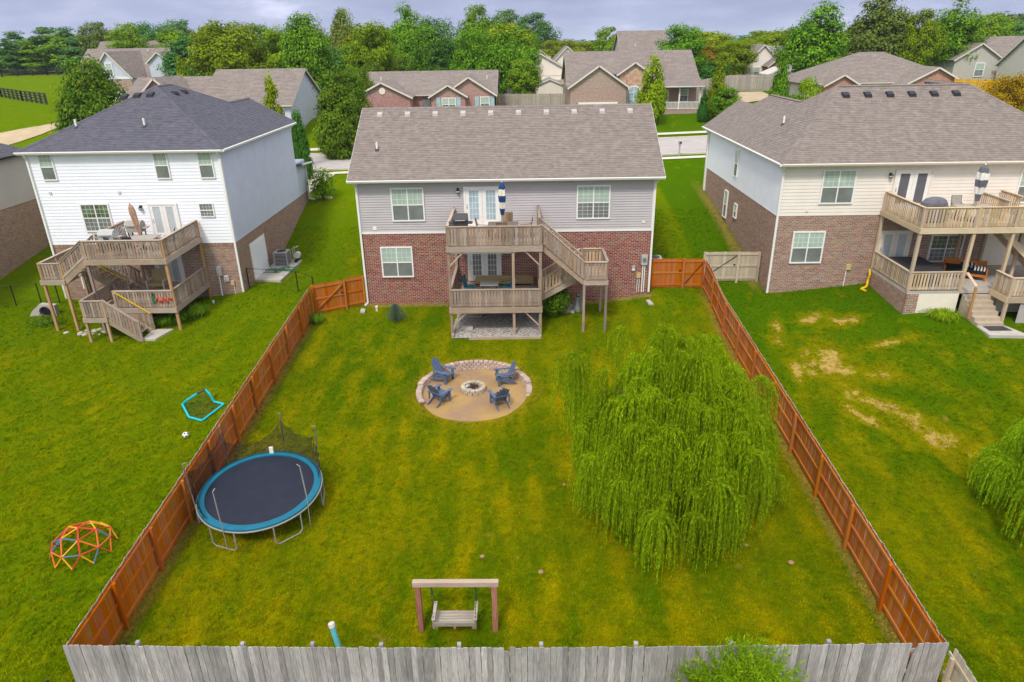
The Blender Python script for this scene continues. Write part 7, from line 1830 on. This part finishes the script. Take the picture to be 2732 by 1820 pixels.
mnd = [(3.9, 16.55, 3.3, 4.6, .95), (4.9, 16.4, 3.4, 4.7, .95), (1.75, 21.2, 6.3, 2.5, .6), (3.3, 21.6, 7.1, 2, .4), (4.6, 21.0, 7.3, 1, .3), (6.4, 21.8, 6.6, .8, .5), (2.6, 20.2, 6.2, 3, .6), (3.5, 17.2, 3.5, 4.4, .9), (4.2, 16.9, 3.7, 4.6, .9), (6.2, 17.0, 3.6, 5, .9), (6.0, 17.3, 4.2, 5, .8), (8.0, 20.2, 4.2, 0, .9), (8.2, 21.4, 4.4, .4, .9), (2.0, 21.6, 5.6, 2, .6), (7.3, 22.0, 5.4, .5, .6), (8.6, 22.6, 4.6, .1, .7), (9.0, 22.4, 4.3, .1, .6)]
willow('large weeping willow with hanging lime green curtains inside the cedar fence', 4.95, 19.75, 7.0, 3.2, 4, 128, 1.75, mounds=mnd)
willow('second weeping willow in the yard behind the cream house, cut by the frame edge', 18.3, 18.3, 5.35, 3.3, 9, 120, 1.35)

# ------------------------------------------------------------------ small plants
def leafy_shrub(label, x, y, z0, rx, ry, h, mat, n=900, size=.05, seed=1, name='shrub', cat='shrub', stems=6, up=.3):
    rd = random.Random(seed); t = thing(name, label, cat, (x, y, z0)); g = MB(); s = MB()
    for i in range(stems):
        a = rd.uniform(0, 6.28); q = rd.uniform(.3, .8); s.tube([(x, y, z0-.05), (x+rx*q*.5*math.cos(a), y+ry*q*.5*math.sin(a), z0+h*.45), (x+rx*q*math.cos(a), y+ry*q*math.sin(a), z0+h*.85)], [.025, .016, .006], 5)
    s.build('stem', 'bark', t)
    for i in range(n):
        d = Vector((rd.gauss(0, 1), rd.gauss(0, 1), rd.gauss(0, 1))).normalized(); rr = rd.random()**.42*(1+.16*math.sin(d.x*5+seed)*math.cos(d.y*6+d.z*4))
        c = Vector((x+d.x*rx*rr, y+d.y*ry*rr, z0+h*.5+d.z*h*.5*rr))
        nr = (d*.7+Vector((0, 0, up))+Vector((rd.gauss(0, .4), rd.gauss(0, .4), rd.gauss(0, .4)))).normalized(); u = nr.orthogonal().normalized(); v = nr.cross(u); a = rd.uniform(0, 6.28); u, v = u*math.cos(a)+v*math.sin(a), v*math.cos(a)-u*math.sin(a)
        sz = size*rd.uniform(.6, 1.3); o = len(g.v); g.v += [tuple(c-u*sz), tuple(c-v*sz*.45), tuple(c+u*sz), tuple(c+v*sz*.45)]; g.f.append((o, o+1, o+2, o+3))
    g.build('foliage', mat, t); return t
leafy_shrub('dense bright green bush under the stair of the grey deck', 1.75, 34.6, H(1.75, 34.6), .85, .75, 1.75, 'leaf_green', 2600, .075, 3)
leafy_shrub('tall leafy shrub in the grass past the corner of the white house', -15.0, 52.0, H(-15, 52), 1.05, 1.0, 2.45, 'leaf_green', 1900, .09, 5)
def blue_spruce(x, y, r, h):
    rd = random.Random(2); z0 = H(x, y); t = thing('spruce_bush', 'little blue-grey spruce bush in front of the red brick wall', 'shrub', (x, y, z0)); g = MB(); s = MB(); s.tube([(x, y, z0-.05), (x, y, z0+h*.9)], [.04, .01], 6)
    for i in range(120):
        k = (i+.5)/120; zz = z0+.05+h*k*.92; a = i*2.4; ln = r*(1-k**1.6*.85)*rd.uniform(.8, 1.08); d = Vector((math.cos(a), math.sin(a), .25+.5*k)).normalized()
        p = Vector((x, y, zz)); q = p+d*ln; s.tube([p, q], [.012, .004], 4)
        for m_ in range(26):
            c = p.lerp(q, rd.uniform(.15, 1)); nd = (d+Vector((rd.gauss(0, .8), rd.gauss(0, .8), rd.gauss(0, .8)))).normalized(); w_ = nd.orthogonal().normalized()*.009; o = len(g.v); L_ = rd.uniform(.05, .09)
            g.v += [tuple(c-w_), tuple(c+w_), tuple(c+nd*L_)]; g.f.append((o, o+1, o+2))
    s.build('stem', 'bark', t); g.build('foliage', 'leaf_spruce', t)
blue_spruce(-6.75, 34.05, .62, .95)
def grass_clump(label, x, y, r, h, n, mat='leaf_green', seed=0, name='ornamental_grass'):
    rd = random.Random(seed); z0 = H(x, y); t = thing(name, label, 'plant', (x, y, z0)); g = MB(); g2 = MB()
    for i in range(n):
        a = rd.uniform(0, 6.28); l_ = r*rd.uniform(.5, 1.1); hh = h*rd.uniform(.6, 1.1); b = Vector((x+rd.gauss(0, r*.3), y+rd.gauss(0, r*.3), z0-.02)); d = Vector((math.cos(a), math.sin(a), 0)); w_ = Vector((-d.y, d.x, 0))*.012
        m1 = b+d*l_*.45+Vector((0, 0, hh)); e = b+d*l_+Vector((0, 0, hh*.55)); tgt = g if i % 5 else g2; o = len(tgt.v)
        tgt.v += [tuple(b-w_), tuple(b+w_), tuple(m1+w_), tuple(m1-w_), tuple(e)]; tgt.f += [(o, o+1, o+2, o+3), (o+3, o+2, o+4)]
    g.build('leaves', mat, t); g2.build('dry_leaves', 'leaf_yellow', t); return t
for i, (x, y, r, lab) in enumerate(((-19.6, 33.9, .7, 'arching green grass clump under the brown deck, nearest the stairs'), (-18.7, 34.2, .75, 'arching green grass clump under the brown deck corner'), (-17.7, 34.9, .6, 'arching green grass clump just outside the brown deck corner'))): grass_clump(lab, x, y, r, .62, 520, 'leaf_green', i)
grass_clump('small tuft of tall grass in the corner of the cedar fence by the gate', -10.95, 34.0, .42, .5, 320, 'leaf_green', 8)
grass_clump('tuft of bright grass at the foot of the cream patio wall', 20.6, 31.9, .8, .35, 500, 'leaf_lime', 9)
leafy_shrub('leafy weeds below the culvert beside the brown deck', -25.6, 34.2, H(-25.6, 34.2)-.2, 1.1, .6, .75, 'leaf_green', 900, .06, 12, name='weeds', cat='plant')
leafy_shrub('weeds growing between the posts of the brown deck stairs', -20.2, 32.9, H(-20.2, 32.9)-.15, .6, .35, .55, 'leaf_dark', 500, .05, 14, name='weeds', cat='plant')
# willow sprout in front of the grey fence
def sprout(x, y, z0, r, h):
    rd = random.Random(21); t = thing('willow_shrub', 'bushy green willow shrub overhanging the grey fence, cut by the bottom of the picture', 'shrub', (x, y, z0)); f = MB(); s = MB()
    for i in range(620):
        a = rd.uniform(0, 6.28); q = rd.random()**.6; tilt = q*1.15; ln = h*rd.uniform(.75, 1.02)*(1-.34*q*q); e = Vector((math.cos(a)*math.sin(tilt)*r/h*1.05, math.sin(a)*math.sin(tilt)*r/h*.8, math.cos(tilt))); pts = []
        for k in range(9):
            u = k/8; pts.append(Vector((x, y, z0))+e*ln*u+Vector((math.cos(a)*.25*u*u*q, math.sin(a)*.2*u*u*q, -.35*u*u*q)))
        s.tube(pts, [.008*(1-.9*k/8)+.001 for k in range(9)], 4, caps=False)
        for k in range(3, 9):
            for m_ in range(10):
                c = pts[k-1].lerp(pts[k], rd.random()); d = (pts[k]-pts[k-1]).normalized(); dr = (d*.7+Vector((rd.gauss(0, .6), rd.gauss(0, .6), rd.gauss(0, .45)))).normalized(); w_ = dr.cross(Vector((rd.gauss(0, 1), rd.gauss(0, 1), rd.gauss(0, 1)))).normalized()*.013; l_ = rd.uniform(.09, .16)
                o = len(f.v); f.v += [tuple(c), tuple(c+dr*l_*.5+w_), tuple(c+dr*l_), tuple(c+dr*l_*.5-w_)]; f.f.append((o, o+1, o+2, o+3))
    s.build('stem', 'leaf_yellow', t); f.build('foliage', 'leaf_lime', t)
sprout(5.0, 11.45, .7, 2.45, 3.0)

# ------------------------------------------------------------------ air: a thin even haze, clearest near the camera
mt = bpy.data.materials.new('haze'); mt.use_nodes = True; t = mt.node_tree; t.nodes.clear()
v = t.nodes.new('ShaderNodeVolumePrincipled'); v.inputs['Density'].default_value = .00015; v.inputs['Color'].default_value = (.70, .82, .97, 1)
o_ = t.nodes.new('ShaderNodeOutputMaterial'); t.links.new(v.outputs[0], o_.inputs['Volume']); MATS['haze'] = mt
tag(MB().box(-3400, 3400, -700, 3400, -60, 40).build('haze', 'haze'), kind='stuff')

# ------------------------------------------------------------------ mown grass: tufts on the near lawns
rg = random.Random(77)
def blocked(x, y):
    if math.hypot(x-FP.x, y-FP.y) < 2.62: return True
    if -3.7 < x < 1.0 and y > 31.8: return True
    if y > 36.35 and -8.75 < x < 7: return True
    if -19.5 < x < -18.3 and 32 < y < 33.4: return True
    if -16.2 < x < -14.3 and 39 < y < 43.6: return True
    if x > 18.9 and y > 30.8: return True
    if 21.5 < x < 23.5 and y > 29.5: return True
    return False
pts = []
for _ in range(175000):
    y = 8+40*rg.random()**1.35; x = rg.uniform(-1, 1)*(y*.86+6)
    if y > 37.4 and x < -16: continue
    if blocked(x, y): continue
    pts.append((x, y, H(x, y)-.004))
gm = bpy.data.meshes.new('grass'); gm.from_pydata(pts, [], [])
go = bpy.data.objects.new('grass', gm); col.objects.link(go); tag(go, 'short mown grass of the yards', 'grass', kind='stuff')
tufts = []
for k in range(3):
    g = MB(); rd = random.Random(k)
    for i in range(9):
        a = rd.uniform(0, 6.28); r = rd.uniform(0, .05); bx_, by_ = r*math.cos(a), r*math.sin(a); h_ = rd.uniform(.025, .055); le = rd.uniform(.015, .05); b2 = rd.uniform(0, 6.28); w_ = .0065
        ex, ey = bx_+le*math.cos(b2), by_+le*math.sin(b2); px_, py_ = -math.sin(b2)*w_, math.cos(b2)*w_
        o = len(g.v); g.v += [(bx_-px_, by_-py_, 0), (bx_+px_, by_+py_, 0), ((bx_+ex)/2+px_, (by_+ey)/2+py_, h_*.7), ((bx_+ex)/2-px_, (by_+ey)/2-py_, h_*.7), (ex, ey, h_)]
        g.f += [(o, o+1, o+2, o+3), (o+3, o+2, o+4)]
    tufts.append(g.mesh('tuft', 'grass_blades'))
ng = bpy.data.node_groups.new('grass_tufts', 'GeometryNodeTree')
ng.interface.new_socket('Geometry', in_out='INPUT', socket_type='NodeSocketGeometry'); ng.interface.new_socket('Geometry', in_out='OUTPUT', socket_type='NodeSocketGeometry')
gi = ng.nodes.new('NodeGroupInput'); gout = ng.nodes.new('NodeGroupOutput'); inst = ng.nodes.new('GeometryNodeInstanceOnPoints')
tob = bpy.data.objects.new('grass_tuft', tufts[0])
oi_ = ng.nodes.new('GeometryNodeObjectInfo'); oi_.inputs['Object'].default_value = tob
rv = ng.nodes.new('FunctionNodeRandomValue'); rv.data_type = 'FLOAT_VECTOR'; rv.inputs[0].default_value = (-.25, -.25, 0); rv.inputs[1].default_value = (.25, .25, 6.28)
rs = ng.nodes.new('FunctionNodeRandomValue'); rs.data_type = 'FLOAT'; rs.inputs[2].default_value = .7; rs.inputs[3].default_value = 1.5; rs.inputs['Seed'].default_value = 3
ng.links.new(gi.outputs[0], inst.inputs['Points']); ng.links.new(oi_.outputs['Geometry'], inst.inputs['Instance'])
ng.links.new(rv.outputs[0], inst.inputs['Rotation']); ng.links.new(rs.outputs[1], inst.inputs['Scale']); ng.links.new(inst.outputs[0], gout.inputs[0])
md = go.modifiers.new('tufts', 'NODES'); md.node_group = ng
